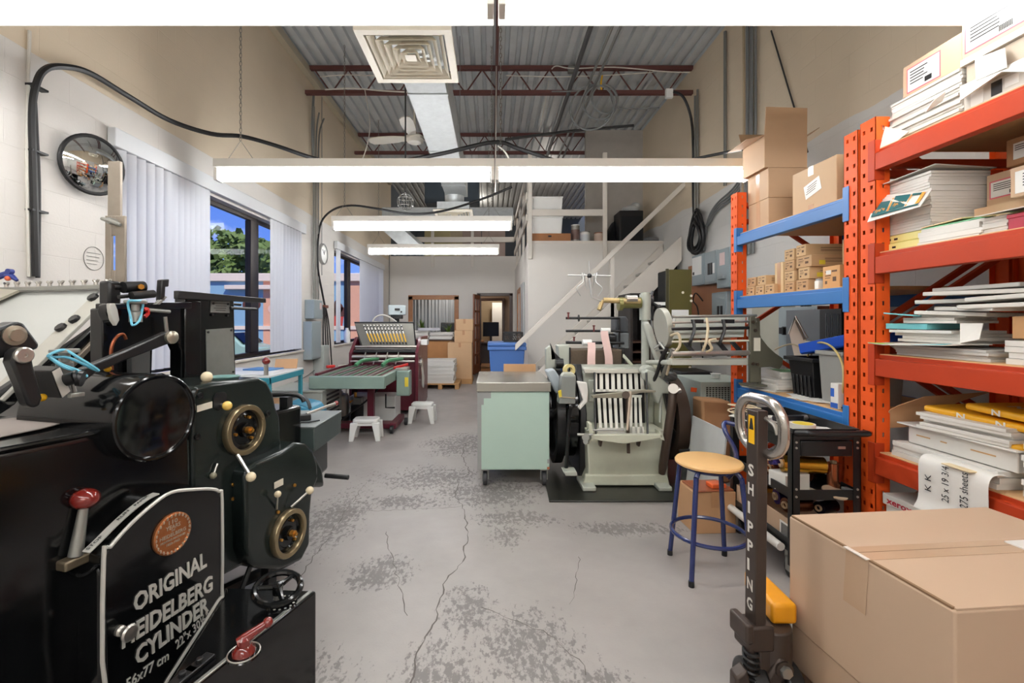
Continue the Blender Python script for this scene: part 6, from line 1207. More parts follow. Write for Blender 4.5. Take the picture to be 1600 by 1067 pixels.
t = thing('cardboard_stand', 'low brown carton on the floor behind the green cart', 'carton', (.28,5.0,0)); obj('box', B().box(.1,.48,4.85,5.2,0,.55), crd, t, .004)
# ---------------------------------------------------------------- stool
navy = M('navy_enamel',(36,48,98),.25,var=.06,coat=.4); t = thing('stool', 'round wooden shop stool with chipped navy tube legs and a back support', 'stool', (1.215,2.58,0))
sx, sy, zs = 1.215, 2.58, .592
obj('seat', B().lathe((sx,sy,zs),EZ,[(0,0),(.165,0),(.175,.006),(.177,.016),(.172,.024),(.16,.027),(0,.027)],44), M('birch_seat',(222,178,118),.35,var=.06,scale=7), t)
L4 = [(1.05,2.42),(1.065,2.75),(1.385,2.74),(1.375,2.41)]
for i in range(4):
    fx_, fy_ = L4[i]; tx, ty = sx+(fx_-sx)*.72, sy+(fy_-sy)*.72; obj('leg', B().tube(smooth([(fx_,fy_,.012),(fx_+(tx-fx_)*.85,fy_+(ty-fy_)*.85,.5),(tx,ty,.555),(sx+(tx-sx)*.8,sy+(ty-sy)*.8,.582),(sx+(tx-sx)*.45,sy+(ty-sy)*.45,.585)],6),.0135,10), navy, t)
    obj('foot_cap', B().cyl((fx_,fy_,0),(fx_,fy_,.03),.0155,n=12), m_blk, t)
obj('foot_ring', B().ring((sx,sy,.215),EZ,.195,.011,40,8), navy, t)
obj('seat_frame', B().ring((sx,sy,.575),EZ,.12,.01,30,8), navy, t)
obj('back_support', B().tube(smooth([(1.34,2.62,.5),(1.39,2.62,.56),(1.385,2.62,.66),(1.34,2.64,.76),(1.37,2.7,.80),(1.45,2.66,.78)],6),.0135,10), navy, t); obj('back_support', B().tube(smooth([(1.35,2.46,.4),(1.385,2.46,.46),(1.385,2.46,.62),(1.42,2.5,.74),(1.45,2.6,.78)],6),.0135,10), navy, t)
carton(1.46,3.14,0,.28,.24,.27,'brown carton on the floor behind the wooden stool',.05); 
tag(obj('brown_paper', B().rbox(1.46,3.12,.2725,.25,.2,.012,.1), M('glossy_brown',(150,84,54),.3), bevel=.003), 'glossy brown sheets lying on the carton behind the stool', 'paper')
tag(obj('leaning_board', B().prism([(1.62,3.3,0),(1.62,3.85,0),(1.68,3.85,.6),(1.68,3.3,.6)],(.012,0,0)), M('white_panel',(206,208,206),.5)), 'pale flat panel leaning upright behind the stool by the rack', 'panel')
# ---------------------------------------------------------------- pallet racks along the right wall
r_or = M('rack_orange',(220,84,28),.5,var=.06,spec=.25); r_rd = M('rack_red_orange',(170,56,24),.5,var=.07,spec=.25); r_bl = M('rack_blue',(40,104,168),.42,var=.06); r_brd = M('particle_board',(206,164,118),.7,var=.08,scale=30); r_in = M('slot_shadow_steel',(40,30,26),.8)
RX = 2.0; RB = 2.9
def post(b, x0, y0, y1, h, face=-1, d=.075):
    """rack upright: channel with two columns of punched slots in its aisle face and in its side face"""
    w_ = y1-y0; c = [y0+w_*.26, y0+w_*.74]; hw, hh = .0085, .011; xa, xb = (x0, x0+.003) if face < 0 else (x0+d-.003, x0+d)
    ys = [y0, c[0]-hw, c[0]+hw, c[1]-hw, c[1]+hw, y1]
    for i in (0,2,4): b.box(xa,xb,ys[i],ys[i+1],0,h)
    n = int(h/.0762)
    for i in (1,3):
        z = 0
        for k in range(n): zc = .04+.0762*k; b.box(xa,xb,ys[i],ys[i+1],z,zc-hh); z = zc+hh
        b.box(xa,xb,ys[i],ys[i+1],z,h)
    b.box(x0,x0+d,y1-.003,y1,0,h)
    # side face toward the camera, one column of slots
    xc = x0+d*.5; xs = [x0,xc-hw,xc+hw,x0+d]
    for i in (0,2): b.box(xs[i],xs[i+1],y0,y0+.003,0,h)
    z = 0
    for k in range(n): zc = .04+.0762*k; b.box(xs[1],xs[2],y0,y0+.003,z,zc-hh); z = zc+hh
    b.box(xs[1],xs[2],y0,y0+.003,z,h)
    b.box(x0+.03,x0+.04,y0+.004,y1-.004,0,h)
def rack(name, label, y0, y1, h, beams, bm, hh, pw=.1):
    t = thing(name, label, 'rack', ((RX+RB)/2,(y0+y1)/2,0)); 
    for ya in (y0, y1-pw):
        for x in (RX, RB-.075): b = B(); post(b, x, ya, ya+pw, h, -1 if x == RX else 1); u = obj('upright', b, r_or, t, fix=False); obj('foot_plate', B().box(x-.015,x+.09,ya-.01,ya+pw+.01,0,.005), r_or, u)
        yc = ya+pw/2
        for za,zb in ((.15,.15),(h-.25,h-.25)): obj('brace', B().box(RX+.07,RB-.07,yc-.02,yc+.02,za,za+.04), r_rd, t, .003)
        zs = [.2,.75,1.3,1.85]
        for i,z in enumerate(zs):
            a, c = (RX+.07,RB-.07) if i % 2 == 0 else (RB-.07,RX+.07); obj('brace', B().obox(V3(((a+c)/2,yc,z+.27)),(V3((c-a,0,.5)).normalized(),EY,V3((-.5,0,c-a)).normalized()),(math.hypot(c-a,.5),.03,.03)), r_rd, t, .003)
    for z in beams:
        for x0,x1 in ((RX-.004,RX+.046),(RB-.05,RB)):
            fr = x0 < RX+.01
            pr = [(x0,z-hh),(x1,z-hh),(x1,z-.0),(x0+.022,z-.0),(x0+.022,z-.022),(x0,z-.022)] if fr else [(x0,z-hh),(x1,z-hh),(x1,z),(x0,z)]
            bm_ = obj('beam', B().prism([(p,y0+pw,q) for p,q in pr],(0,y1-y0-2*pw,0)), bm, t, .003)
            if fr:
                for ya,yb in ((y1-pw-.002,y1-pw+.042),(y0+pw-.042,y0+pw+.002)):
                    obj('beam_bracket', B().box(x0-.003,x0+.002,ya,yb,z-hh-.05,z+.05).box(x0-.003,x0+.05,ya if ya > y0+pw else yb-.004,(ya if ya > y0+pw else yb-.004)+.004,z-hh-.05,z+.05), bm, bm_, .002)
        obj('shelf_board', B().box(RX+.02,RB-.052,y0+pw+.003,y1-pw-.003,z-.016,z+.004), r_brd, t)
    return t
ZBL = [.87,1.59,2.10]; ZOR = [.71,1.22,1.75,2.29]
rack('pallet_rack','orange upright pallet rack with blue beams holding small cartons and totes',2.516,3.85,2.44,ZBL,r_bl,.095)
rack('pallet_rack','orange pallet rack with red orange beams packed with paper and envelopes',.72,2.50,2.46,ZOR,r_rd,.11)
prt = M('carton_print',(92,66,48),.7); wl = M('label_white',(226,224,218),.5); blk = m_blk; pnk = M('label_pink',(206,96,110),.5); yel = MATS['yellow_label']
def fbox(name, label, xf, pl, pr_, z, h, d, m, cat='carton', grp=None, print_=True, bevel=.003, lab=None):
    """carton on a shelf: its aisle face spans the given pixel columns on the plane x = xf"""
    ya, yb = xf*F/(pr_-CX), xf*F/(pl-CX); t = thing(name, label, cat, (xf+d/2,(ya+yb)/2,z), grp); obj('box', B().box(xf,xf+d,ya,yb,z,z+h), m, t, bevel)
    if print_:
        b = B(); w_ = yb-ya
        for (u,v,a,c) in ((.15,.72,.3,.06),(.55,.72,.3,.08),(.15,.55,.35,.04),(.15,.45,.3,.03),(.6,.3,.2,.2),(.15,.2,.12,.14)): b.box(xf-.0008,xf,yb-w_*(u+a),yb-w_*u,z+h*v,z+h*(v+c))
        obj('print', b, prt, t)
        b = B()
        for (u,v,a,c) in ((.2,.65,.5,.05),(.2,.5,.4,.04),(.2,.38,.45,.04)): b.box(xf+d*u,xf+d*(u+a),ya-.0008,ya,z+h*v,z+h*(v+c))
        obj('side_print', b, prt, t)
    return t, ya, yb
bx1, bx2 = M('small_carton',(200,166,124),.75,var=.05), M('small_carton_dark',(188,152,112),.75,var=.05)
zs = ZBL[1]+.005; G = 'small brown cartons on the middle blue shelf'
fbox('carton','first small carton on the blue shelf beside the far upright, bottom row',2.07,1165.5,1178,zs,.072,.2,bx1,grp=G); fbox('carton','second small carton from the far upright, bottom row of the blue shelf',2.07,1180.5,1193,zs,.072,.2,bx1,grp=G); fbox('carton','third small carton from the far upright, touching the tall upright carton',2.07,1195,1209,zs,.072,.2,bx1,grp=G)
fbox('carton','small carton on top of the row of three, nearer the far upright',2.07,1167.5,1180.5,zs+.073,.07,.2,bx2,grp=G); fbox('carton','small carton on top of the row of three, nearer the tall upright carton',2.07,1183.5,1196.5,zs+.073,.072,.22,bx1,grp=G)
t,ya,yb = fbox('carton','tall narrow carton standing upright between the small ones on the blue shelf',2.1,1210.5,1224,zs,.225,.1,M('pale_carton',(216,186,142),.7),grp=G,print_=False); obj('tape', B().box(2.0985,2.1,(ya+yb)/2-.02,(ya+yb)/2+.02,zs,zs+.225), M('packing_tape',(176,132,92),.3), t)
for i,(h,n_) in enumerate(((.073,'bottom'),(.073,'second'),(.073,'third'),(.078,'top'))): fbox('carton',n_+' carton of the narrow stack of four just past the tall upright carton',2.09,1225.5,1240.5,zs+.0745*i,h,.24,bx1 if i%2 else bx2,grp=G)
for i,(pl_,pr_,d,n_) in enumerate(((1244,1262.5,.34,'bottom'),(1247.5,1264.5,.36,'second'),(1244,1268,.44,'third'),(1244,1259,.5,'top'))):
    t,ya,yb = fbox('carton',n_+' carton of the wide stack of four in the middle of the blue shelf',2.09,pl_,pr_,zs+.0785*i,.077,d,bx1 if i%2 else bx2,grp=G)
    if i in (0,1,2): obj('warning_mark', B().box(2.09+.05,2.09+.09,ya-.0012,ya-.0003,zs+.0785*i+.012,zs+.0785*i+.04), yel, t)
t,ya,yb = fbox('carton','single square carton with dark side standing at the near end of the blue shelf',2.07,1285.5,1312,zs,.135,.16,M('square_carton',(208,158,104),.7),grp=G); obj('round_label', B().box(2.0685,2.07,yb-.07,yb-.03,zs+.085,zs+.11), wl, t)
fbox('carton','lower carton mostly hidden behind the middle orange upright on the blue shelf',2.12,1317,1322,zs,.14,.22,bx1,print_=False,grp=G); fbox('carton','upper carton mostly hidden behind the middle orange upright on the blue shelf',2.12,1316,1322,zs+.141,.15,.22,bx2,print_=False,grp=G)
t = thing('glue_bottle','small white container standing between cartons on the blue shelf','bottle',(2.14,2.97,zs)); obj('container', B().box(2.1,2.14,2.96,3.0,zs,zs+.06), m_white, t, .006); obj('lid', B().box(2.105,2.135,2.965,2.995,zs+.06,zs+.072), M('grey_lid',(170,172,172),.4), t, .003)
# top blue shelf
zt = ZBL[2]+.005; kr = M('kraft_carton',(182,150,118),.75,var=.05,scale=4)
def plain(label, xf, y0, y1, z, h, d, m=kr, tape=True):
    t = thing('shipping_carton', label, 'carton', (xf+d/2,(y0+y1)/2,z)); obj('box', B().box(xf,xf+d,y0,y1,z,z+h), m, t, .004)
    if tape: obj('tape', B().box(xf-.001,xf,(y0+y1)/2-.025,(y0+y1)/2+.025,z,z+h), M('packing_tape',(176,132,92),.3), t)
    return t
plain('bottom closed carton of the tall stack on the top blue shelf',2.08,3.46,3.73,zt,.215,.30); plain('middle closed carton of the tall stack on the top blue shelf',2.08,3.46,3.74,zt+.216,.225,.30)
t = thing('open_carton','open carton with raised flaps topmost of the stack on the blue rack','carton',(2.2,3.6,zt+.442)); z0 = zt+.442; x0,x1,y0,y1,h = 2.05,2.37,3.46,3.76,.24; th = .005
obj('box', B().box(x0,x1,y0,y1,z0,z0+th).box(x0,x0+th,y0,y1,z0+th,z0+h).box(x1-th,x1,y0,y1,z0+th,z0+h).box(x0+th,x1-th,y0,y0+th,z0+th,z0+h).box(x0+th,x1-th,y1-th,y1,z0+th,z0+h), kr, t)
obj('flap', B().prism([(x0,y0,z0+h),(x1,y0,z0+h),(x1-.005,y0-.01,z0+h+.2),(x0+.005,y0-.01,z0+h+.21)],(0,th,0)), kr, t); obj('flap', B().prism([(x0,y0,z0+h),(x0,y1,z0+h),(x0-.13,y1-.01,z0+h-.03),(x0-.13,y0+.01,z0+h-.03)],(0,0,th)), kr, t); obj('flap', B().prism([(x1,y0,z0+h-.01),(x1,y1,z0+h-.01),(x1+.10,y1-.01,z0+h+.06),(x1+.10,y0+.01,z0+h+.06)],(0,0,th)), kr, t); obj('flap', B().prism([(x0,y1,z0+h),(x1,y1,z0+h),(x1,y1+.06,z0+h+.15),(x0,y1+.06,z0+h+.15)],(0,th,0)), kr, t)
t = plain('brown carton with a white shipping label at the near end of the top blue shelf',2.09,2.79,3.2,zt,.30,.30,M('kraft_carton_light',(194,162,126),.7,var=.04,scale=4),False); yc = 3.02
obj('shipping_label', B().obox((2.0885,3.0,zt+.155),(V3((0,-1,.25)).normalized(),V3((0,.25,1)).normalized(),EX),(.15,.09,.001)), wl, t); b = B()
for k in range(4): b.obox((2.0878,3.0+.005*k,zt+.18-.015*k),(V3((0,-1,.25)).normalized(),V3((0,.25,1)).normalized(),EX),(.09,.004,.0006))
obj('label_print', b, prt, t); obj('tape', B().box(2.0885,2.09,2.99,3.04,zt+.24,zt+.3), M('clear_tape',(226,206,176),.2), t); obj('tape', B().box(2.0885,2.09,2.99,3.04,zt,zt+.05), M('packing_tape',(176,132,92),.3), t)
# lower blue shelf
zl = ZBL[0]+.005; wp_ = M('white_paper',(236,234,228),.6,var=.02)
papers(2.22,3.5,zl,.3,.26,.085,'white paper stack beside the feeder foot on the lower blue shelf',.1,5,jit=.02); papers(2.28,3.52,zl+.088,.24,.26,.05,'smaller paper stack with green top sheet on the lower blue shelf',-.2,3,jit=.01)
tag(obj('green_sheet', B().rbox(2.28,3.52,zl+.1385,.2,.22,.002,-.2), M('green_paper',(112,160,116),.6)), 'green sheet lying on the small paper stack by the feeder', 'paper')
tag(obj('card_sheet', B().rbox(2.1,3.5,zl+.001,.2,.3,.006,.3), M('grey_card',(208,204,196),.7)), 'thin grey card under the feeder foot on the lower blue shelf', 'card')
tag(obj('loose_paper', B().rbox(2.14,3.0,zl,.16,.34,.003,.4).rbox(2.12,3.12,zl+.003,.14,.3,.003,-.3).rbox(2.15,2.9,zl+.006,.1,.2,.003,.9), wp_), 'loose white sheets spread along the front edge of the lower blue shelf', 'paper')
def tote(name, label, m, x0, x1, y0, y1, z, h, fl=.03, ribs=0, rim=.02):
    t = thing(name, label, 'tote', ((x0+x1)/2,(y0+y1)/2,z)); th = .006
    def wall(b, o, i, z0, z1):
        P = [(x0+o0,y0+o0) for o0 in ()]; 
    bo = [(x0+fl,y0+fl),(x1-fl,y0+fl),(x1-fl,y1-fl),(x0+fl,y1-fl)]; to = [(x0,y0),(x1,y0),(x1,y1),(x0,y1)]
    bi = [(x0+fl+th,y0+fl+th),(x1-fl-th,y0+fl+th),(x1-fl-th,y1-fl-th),(x0+fl+th,y1-fl-th)]; ti = [(x0+th,y0+th),(x1-th,y0+th),(x1-th,y1-th),(x0+th,y1-th)]
    vs = [(p[0],p[1],z) for p in bo]+[(p[0],p[1],z+h) for p in to]+[(p[0],p[1],z+h) for p in ti]+[(p[0],p[1],z+.006) for p in bi]
    fs = [(3,2,1,0)]+[(i,(i+1)%4,4+(i+1)%4,4+i) for i in range(4)]+[(4+i,4+(i+1)%4,8+(i+1)%4,8+i) for i in range(4)]+[(8+i,8+(i+1)%4,12+(i+1)%4,12+i) for i in range(4)]+[(12,13,14,15)]
    obj('tote_body', B().add(vs,fs), m, t, .004); r = B()
    for a,c in (((x0-rim,y0-rim),(x1+rim,y0)),((x0-rim,y1),(x1+rim,y1+rim)),((x0-rim,y0),(x0,y1)),((x1,y0),(x1+rim,y1))): r.box(a[0],c[0],a[1],c[1],z+h-.025,z+h)
    obj('rim', r, m, t, .004)
    if ribs:
        b = B()
        for k in range(ribs): y = y0+fl+.02+(y1-y0-2*fl-.04)*k/(ribs-1); b.prism([(x0+fl*.9,y-.012,z),(x0+fl*.9,y+.012,z),(x0+fl*.4,y+.012,z+h*.55),(x0+fl*.4,y-.012,z+h*.55)],(-.012,0,0))
        obj('ribs', b, m, t, .004)
    return t
tote('black_tote','black plastic recycling tote on the lower blue shelf',m_blk,2.12,2.55,3.04,3.3,zl,.27,.03,5)
t = thing('blue_tray','bright blue plastic tray tilted on top of the black tote','tray',(2.35,2.95,zl+.27)); bt = M('bright_blue_plastic',(28,84,196),.35)
u_ = V3((.15,-1,.22)).normalized(); v_ = V3((1,.15,.05)).normalized(); n_ = v_.cross(u_).normalized()
if n_.z < 0: n_ = -n_
o_ = V3((2.38,3.05,zl+.345)); obj('tray_base', B().obox(o_,(u_,v_,n_),(.46,.34,.012)), bt, t, .004)
b = B()
for s in (-1,1): b.obox(o_+v_*(s*.17)+n_*.035,(u_,v_,n_),(.46,.012,.07))
for s in (-1,1): b.obox(o_+u_*(s*.225)+n_*.035,(u_,v_,n_),(.012,.34,.07))
obj('tray_walls', b, bt, t, .005)
tote('grey_tub','grey plastic tub standing in front of the blue tray on the lower shelf',M('grey_tub_plastic',(146,146,142),.45),2.12,2.5,2.78,2.99,zl,.33,.015,0,.014)
t = thing('detergent_box','small white and blue box beside the middle orange upright on the lower blue shelf','box',(2.06,2.74,zl)); obj('box', B().box(2.03,2.09,2.70,2.76,zl,zl+.15), wl, t, .003); obj('blue_print', B().box(2.0285,2.03,2.702,2.758,zl+.005,zl+.035).box(2.0285,2.03,2.73,2.758,zl+.07,zl+.12), M('print_blue',(40,90,180),.5), t)
tag(obj('yellow_tubing', B().tube(smooth([WX(1312,632,2.06),WX(1318,600,2.06),WX(1316,568,2.08),WX(1302,544,2.12),WX(1284,535,2.18),WX(1270,540,2.22),WX(1262,556,2.24)],6),.0065,7), M('yellowed_tube',(206,184,120),.4)), 'yellowed plastic tubing looping over the grey tub on the lower blue shelf', 'tubing')
cable('cream_tubing','cream tubing bent across the back of the lower blue shelf',[WX(1211,546,2.3),WX(1225,540,2.32),WX(1240,538,2.36),WX(1258,548,2.34)],.006,M('cream_hose',(206,190,158),.5),'tubing')
tag(obj('hose_clamp', B().ring((2.07,2.74,zl+.012),EZ,.012,.004,14,5).ring((2.06,2.69,zl+.012),EZ,.012,.004,14,5), m_blk), 'two black rings lying at the end of the yellowed tubing', 'clamp')
t = thing('plastic_sheet','grey embossed plastic panel propped against the back of the blue rack','panel',(2.7,3.0,zl)); xx = 2.72
ya, yb = xx*F/(1320-CX), xx*F/(1228-CX); obj('sheet', B().box(xx,xx+.02,ya,yb,zl,1.49), M('panel_slate',(108,112,116),.45), t, .004); yd = xx*F/(1285-CX); obj('dark_panel', B().box(xx-.025,xx,ya,yd,zl,1.488), M('charcoal_panel',(42,43,45),.4), t, .004)
b = B()
for k in range(7): b.box(xx-.03,xx-.025,ya+.03+.03*k*.7,ya+.034+.03*k*.7,zl+.1,1.45)
obj('ridge', b, m_bluegrey, t)
tag(obj('envelope_card', B().prism([WX(1233,520,2.42),WX(1243,498,2.44),WX(1262,540,2.40),WX(1268,556,2.36),WX(1246,580,2.36)],(.01,0,0)), M('envelope_cream',(226,208,190),.6)), 'cream envelope standing on edge behind the black tote', 'envelope'); 
tag(obj('folded_card', B().prism([WX(1258,532,2.3),WX(1275,535,2.32),WX(1262,562,2.3),WX(1246,566,2.28)],(.012,0,0)), M('card_ivory',(226,220,200),.6)), 'ivory folded card leaning in the blue tray', 'card')
tag(obj('silver_frame', B().tube([WX(1232,522,2.40),WX(1243,494,2.42),WX(1262,528,2.40),WX(1256,530,2.40),WX(1243,503,2.42)],.006,6), k_chr), 'thin silver frame standing behind the cream envelope', 'frame')
wb = wallbox('switch_cabinet','grey wall cabinet with a black rotary switch seen through the blue rack',3.92,4.45,1.0,1.52,.2,-1); obj('rotary_switch', B().cyl((XR-.206,4.3,1.3),(XR-.25,4.3,1.3),.04,n=16).box(XR-.27,XR-.25,4.27,4.33,1.27,1.33), m_blk, wb); obj('brown_side', B().box(XR-.2,XR-.003,3.915,3.92,1.0,1.52), M('brown_steel',(120,84,66),.5), wb)
wb = wallbox('meter_cabinet','cream grey wall cabinet farther along beside the rotary switch cabinet',4.5,5.05,.95,1.6,.12,-1,None,M('cream_grey',(186,184,168),.5))
t = thing('wall_hose','thick black cables drooping on the wall behind the blue rack','cable',(XR-.05,3.6,1.6))
for k in range(3): obj('loop', B().tube(smooth([(XR-.05-.03*k,4.35-.1*k,1.2),(XR-.05-.03*k,4.25-.06*k,1.9),(XR-.05-.03*k,3.95,1.82-.04*k),(XR-.05-.03*k,3.6,1.95),(XR-.05-.03*k,3.35,2.3)],6),.02,7), m_cab, t)
# ---------------------------------------------------------------- the orange rack's load
Z4, Z3, Z2, Z1 = ZOR[3]+.005, ZOR[2]+.005, ZOR[1]+.005, ZOR[0]+.005
def flap(name, label, px, xf, dx, m, cat='envelope', th=.003):
    """a sheet hanging out of the rack: corners by pixel, each with its own depth x"""
    P = [WX(a,b_,xf+d) for (a,b_),d in zip(px,dx)]; n = (P[1]-P[0]).cross(P[-1]-P[0]).normalized(); return tag(obj(name, B().prism(P, n*th), m), label, cat)
env = M('envelope_white',(216,212,204),.6,var=.03); envg = M('envelope_grey',(202,200,194),.6,var=.03)
papers(2.25,2.20,Z4,.38,.36,.215,'tall stack of white flattened envelopes at the far end of the top orange shelf',0,18,env,'envelope_stack','envelope stack',.008)
flap('envelope','bent white envelope drooping off the far end of the top orange shelf',((1370,195),(1420,205),(1392,228),(1355,238),(1350,220)),2.05,(.0,.0,-.02,-.04,-.02),env); flap('envelope','white envelope with a red stripe sticking out of the tall envelope stack',((1478,142),(1473,158),(1446,176),(1458,158)),2.03,(0,0,-.06,-.05),env)
def labelcarton(label, xf, y0, y1, z, h, d, m, ly0, ly1, lz0, lz1, border=None, prints=5):
    t = thing('carton', label, 'carton', (xf+d/2,(y0+y1)/2,z)); obj('box', B().box(xf,xf+d,y0,y1,z,z+h), m, t, .004)
    if border: obj('label_border', B().box(xf-.0008,xf,ly0-.006,ly1+.006,lz0-.006,lz1+.006), border, t)
    lb = obj('label', B().box(xf-.0016,xf-.0008,ly0,ly1,lz0,lz1), wl, t); b = B(); w_ = ly1-ly0; hh = lz1-lz0
    for k in range(prints): b.box(xf-.0022,xf-.0016,ly1-w_*(.5+.25*random.random()),ly1-w_*.08,lz1-hh*(.14+.13*k)-hh*.05,lz1-hh*(.14+.13*k))
    for k in range(9): b.box(xf-.0022,xf-.0016,ly0+w_*(.42-.025*k),ly0+w_*(.43-.025*k)+.002,lz0+hh*.08,lz0+hh*.3)
    obj('label_print', b, blk, lb); return t
tan = M('tan_carton',(190,160,132),.7,var=.04)
labelcarton('tan carton with a white barcode label on top of the tall envelope stack',2.07,2.01,2.32,Z4+.218,.155,.3,tan,2.13,2.29,Z4+.235,Z4+.345,pnk)
t = thing('flat_box','pale grey flat box with a black label on the top orange shelf','box',(2.2,1.75,Z4)); obj('box', B().box(2.05,2.4,1.45,2.0,Z4,Z4+.085), M('pale_box',(204,200,192),.6), t, .003); obj('black_label', B().box(2.0485,2.05,1.85,1.89,Z4+.02,Z4+.075), blk, t); obj('barcode_label', B().box(2.0485,2.05,1.79,1.84,Z4+.03,Z4+.07), wl, t); obj('barcode_label', B().box(2.0485,2.05,1.92,1.97,Z4+.015,Z4+.07), wl, t)
labelcarton('grey tan carton with hanging envelopes above the pale flat box on the top shelf',2.06,1.42,2.0,Z4+.086,.12,.34,M('grey_tan_carton',(186,172,154),.7),1.6,1.7,Z4+.11,Z4+.17,None,2)
tag(obj('white_board', B().box(2.045,2.4,1.44,2.01,Z4+.207,Z4+.235), env), 'thick white board between the two cartons on the top orange shelf', 'board')
labelcarton('large brown carton with a long white label, highest on the top orange shelf',2.05,1.40,2.01,Z4+.236,.18,.36,tan,1.76,1.99,Z4+.26,Z4+.37,pnk)
flap('envelope','white envelope hanging open over the front of the grey tan carton',((1523,92),(1570,75),(1573,105),(1525,126)),2.04,(0,0,-.05,-.03),env); flap('envelope','second white envelope bent over the pale flat box on the top shelf',((1500,135),(1600,90),(1600,112),(1565,112),(1500,157)),2.03,(0,0,-.04,-.04,-.02),env)
# second shelf
papers(2.225,2.315,Z3+.085,.29,.26,.27,'tall straight stack of white sheets on the second orange shelf',0,20,wp_,jit=.003)
tag(obj('cover_board', B().prism([(2.06,2.46,Z3+.352),(2.38,2.48,Z3+.365),(2.38,2.17,Z3+.362),(2.08,2.16,Z3+.375),(2.03,2.46,Z3+.345)],EZ*.004), envg), 'grey white board laid over the tall stack of sheets', 'board')
yl = M('pale_yellow_wrap',(240,230,150),.5,var=.04)
for k,lab in enumerate(('lower pale yellow wrapped ream under the tall white stack','upper pale yellow wrapped ream under the tall white stack')):
    t = thing('paper_ream', lab, 'ream', (2.2,2.3,Z3+.042*k), 'yellow wrapped reams'); obj('wrap', B().box(2.07+.01*k,2.35,2.22,2.45,Z3+.042*k,Z3+.042*k+.041), yl, t, .006); b = B()
    for q in range(2): b.box(2.0688+.01*k,2.07+.01*k,2.42-.04*q-.02,2.42-.04*q,Z3+.042*k+.014,Z3+.042*k+.024)
    obj('wrap_print', b, blk, t)
fly = flap('flyer','white flyer with teal and orange printing hanging from the tall white stack',((1372,306),(1455,297),(1437,323),(1355,347)),2.03,(.03,.03,-.06,-.06),env,'flyer')
def onfly(u0,u1,v0,v1,off=.0012):
    P = [WX(a,b_,2.03+d) for (a,b_),d in zip(((1372,306),(1455,297),(1437,323),(1355,347)),(.03,.03,-.06,-.06))]; n = (P[1]-P[0]).cross(P[-1]-P[0]).normalized()
    if n.x > 0: n = -n
    f = lambda u,v: (P[0]*(1-u)+P[1]*u)*(1-v)+(P[3]*(1-u)+P[2]*u)*v+n*(off+.003)
    return f, n
f, n_ = onfly(0,1,0,1); teal = M('print_teal',(30,94,98),.5); orn = M('print_orange',(220,150,60),.5)
def fq(b, u0,u1,v0,v1,k=0): b.prism([f(u0,v0)+n_*k,f(u1,v0)+n_*k,f(u1,v1)+n_*k,f(u0,v1)+n_*k], n_*.0006)
b = B(); fq(b,.06,.34,.3,.86); fq(b,.4,.68,.12,.75); fq(b,.06,.95,.78,.86); fq(b,.72,.92,.1,.2); obj('teal_print', b, teal, fly)
b = B()
for (u0,u1,v0,v1) in ((.36,.39,.2,.8),(.88,.94,.1,.75),(.70,.72,.15,.75)): fq(b,u0,u1,v0,v1)
for (u,v) in ((.1,.72),(.44,.6)): b.fit('hydra', f(u,v)+n_*.001, f(u+.2,v-.02)+n_*.001, (f(u,v-.3)-f(u,v)), .022, 0, .02)
obj('orange_print', b, orn, fly)
papers(2.2,2.08,Z3,.3,.27,.075,'stack of white leaflets with green edge on the second orange shelf',.05,6,wp_,jit=.008)
tag(obj('green_card', B().rbox(2.2,2.08,Z3+.077,.27,.26,.004,.02), M('mint_card',(124,196,146),.6)), 'mint green card on top of the leaflet stack', 'card')
t = tag(obj('manila_folder', B().prism([(2.07,2.22,Z3+.085),(2.06,2.02,Z3+.09),(2.36,2.0,Z3+.115),(2.36,2.2,Z3+.11)],EZ*.005), M('manila',(222,196,152),.65)), 'manila folder with pencil writing on the green card', 'folder'); b = B()
for k in range(4): b.tube(smooth([(2.09,2.19-.03*k,Z3+.096),(2.1,2.18-.03*k,Z3+.097),(2.085,2.175-.03*k,Z3+.096)],3),.0015,4)
obj('writing', b, m_blk, t)
papers(2.2,1.89,Z3,.28,.1,.07,'small sheaf of white sheets next to the red box on the second shelf',0,6,wp_,jit=.004)
t = thing('red_box','flat crimson box on the second orange shelf under white sheets','box',(2.2,1.65,Z3)); obj('box', B().box(2.05,2.4,1.45,1.83,Z3,Z3+.06), M('crimson_box',(160,24,52),.45), t, .004); obj('lid_edge', B().box(2.047,2.403,1.447,1.833,Z3+.045,Z3+.062), M('crimson_lid',(174,34,62),.45), t, .003)
tag(obj('white_sheet', B().prism([(2.02,1.93,Z3+.075),(2.02,1.5,Z3+.072),(2.4,1.5,Z3+.14),(2.38,1.98,Z3+.13)],EZ*.003), wp_), 'wide white sheets sloping over the crimson box', 'paper')
labelcarton('brown labelled carton at the back of the second orange shelf by the tall stack',2.32,1.98,2.16,Z3+.2,.12,.2,tan,2.0,2.14,Z3+.21,Z3+.28,pnk,4); labelcarton('brown carton with printed white label in front on the second orange shelf',2.16,1.5,1.92,Z3+.15,.125,.26,tan,1.55,1.90,Z3+.165,Z3+.255,None,5)
labelcarton('darker brown carton topmost at the back of the second orange shelf',2.3,1.65,2.06,Z3+.325,.12,.24,M('brown_carton_dark',(158,116,80),.7),1.95,2.03,Z3+.35,Z3+.42,None,3)
tag(obj('support_block', B().box(2.2,2.55,1.55,2.1,Z3+.002,Z3+.149), kr), 'plain carton beneath the labelled cartons on the second orange shelf', 'carton'); tag(obj('carton', B().box(2.3,2.55,1.7,2.14,Z3+.15,Z3+.199), kr), 'thin flat carton under the back labelled carton', 'carton')
tag(obj('white_packet', B().box(2.2,2.5,1.5,1.88,Z3+.276,Z3+.322), wl, bevel=.006), 'white wrapped packet on the printed label carton', 'packet')
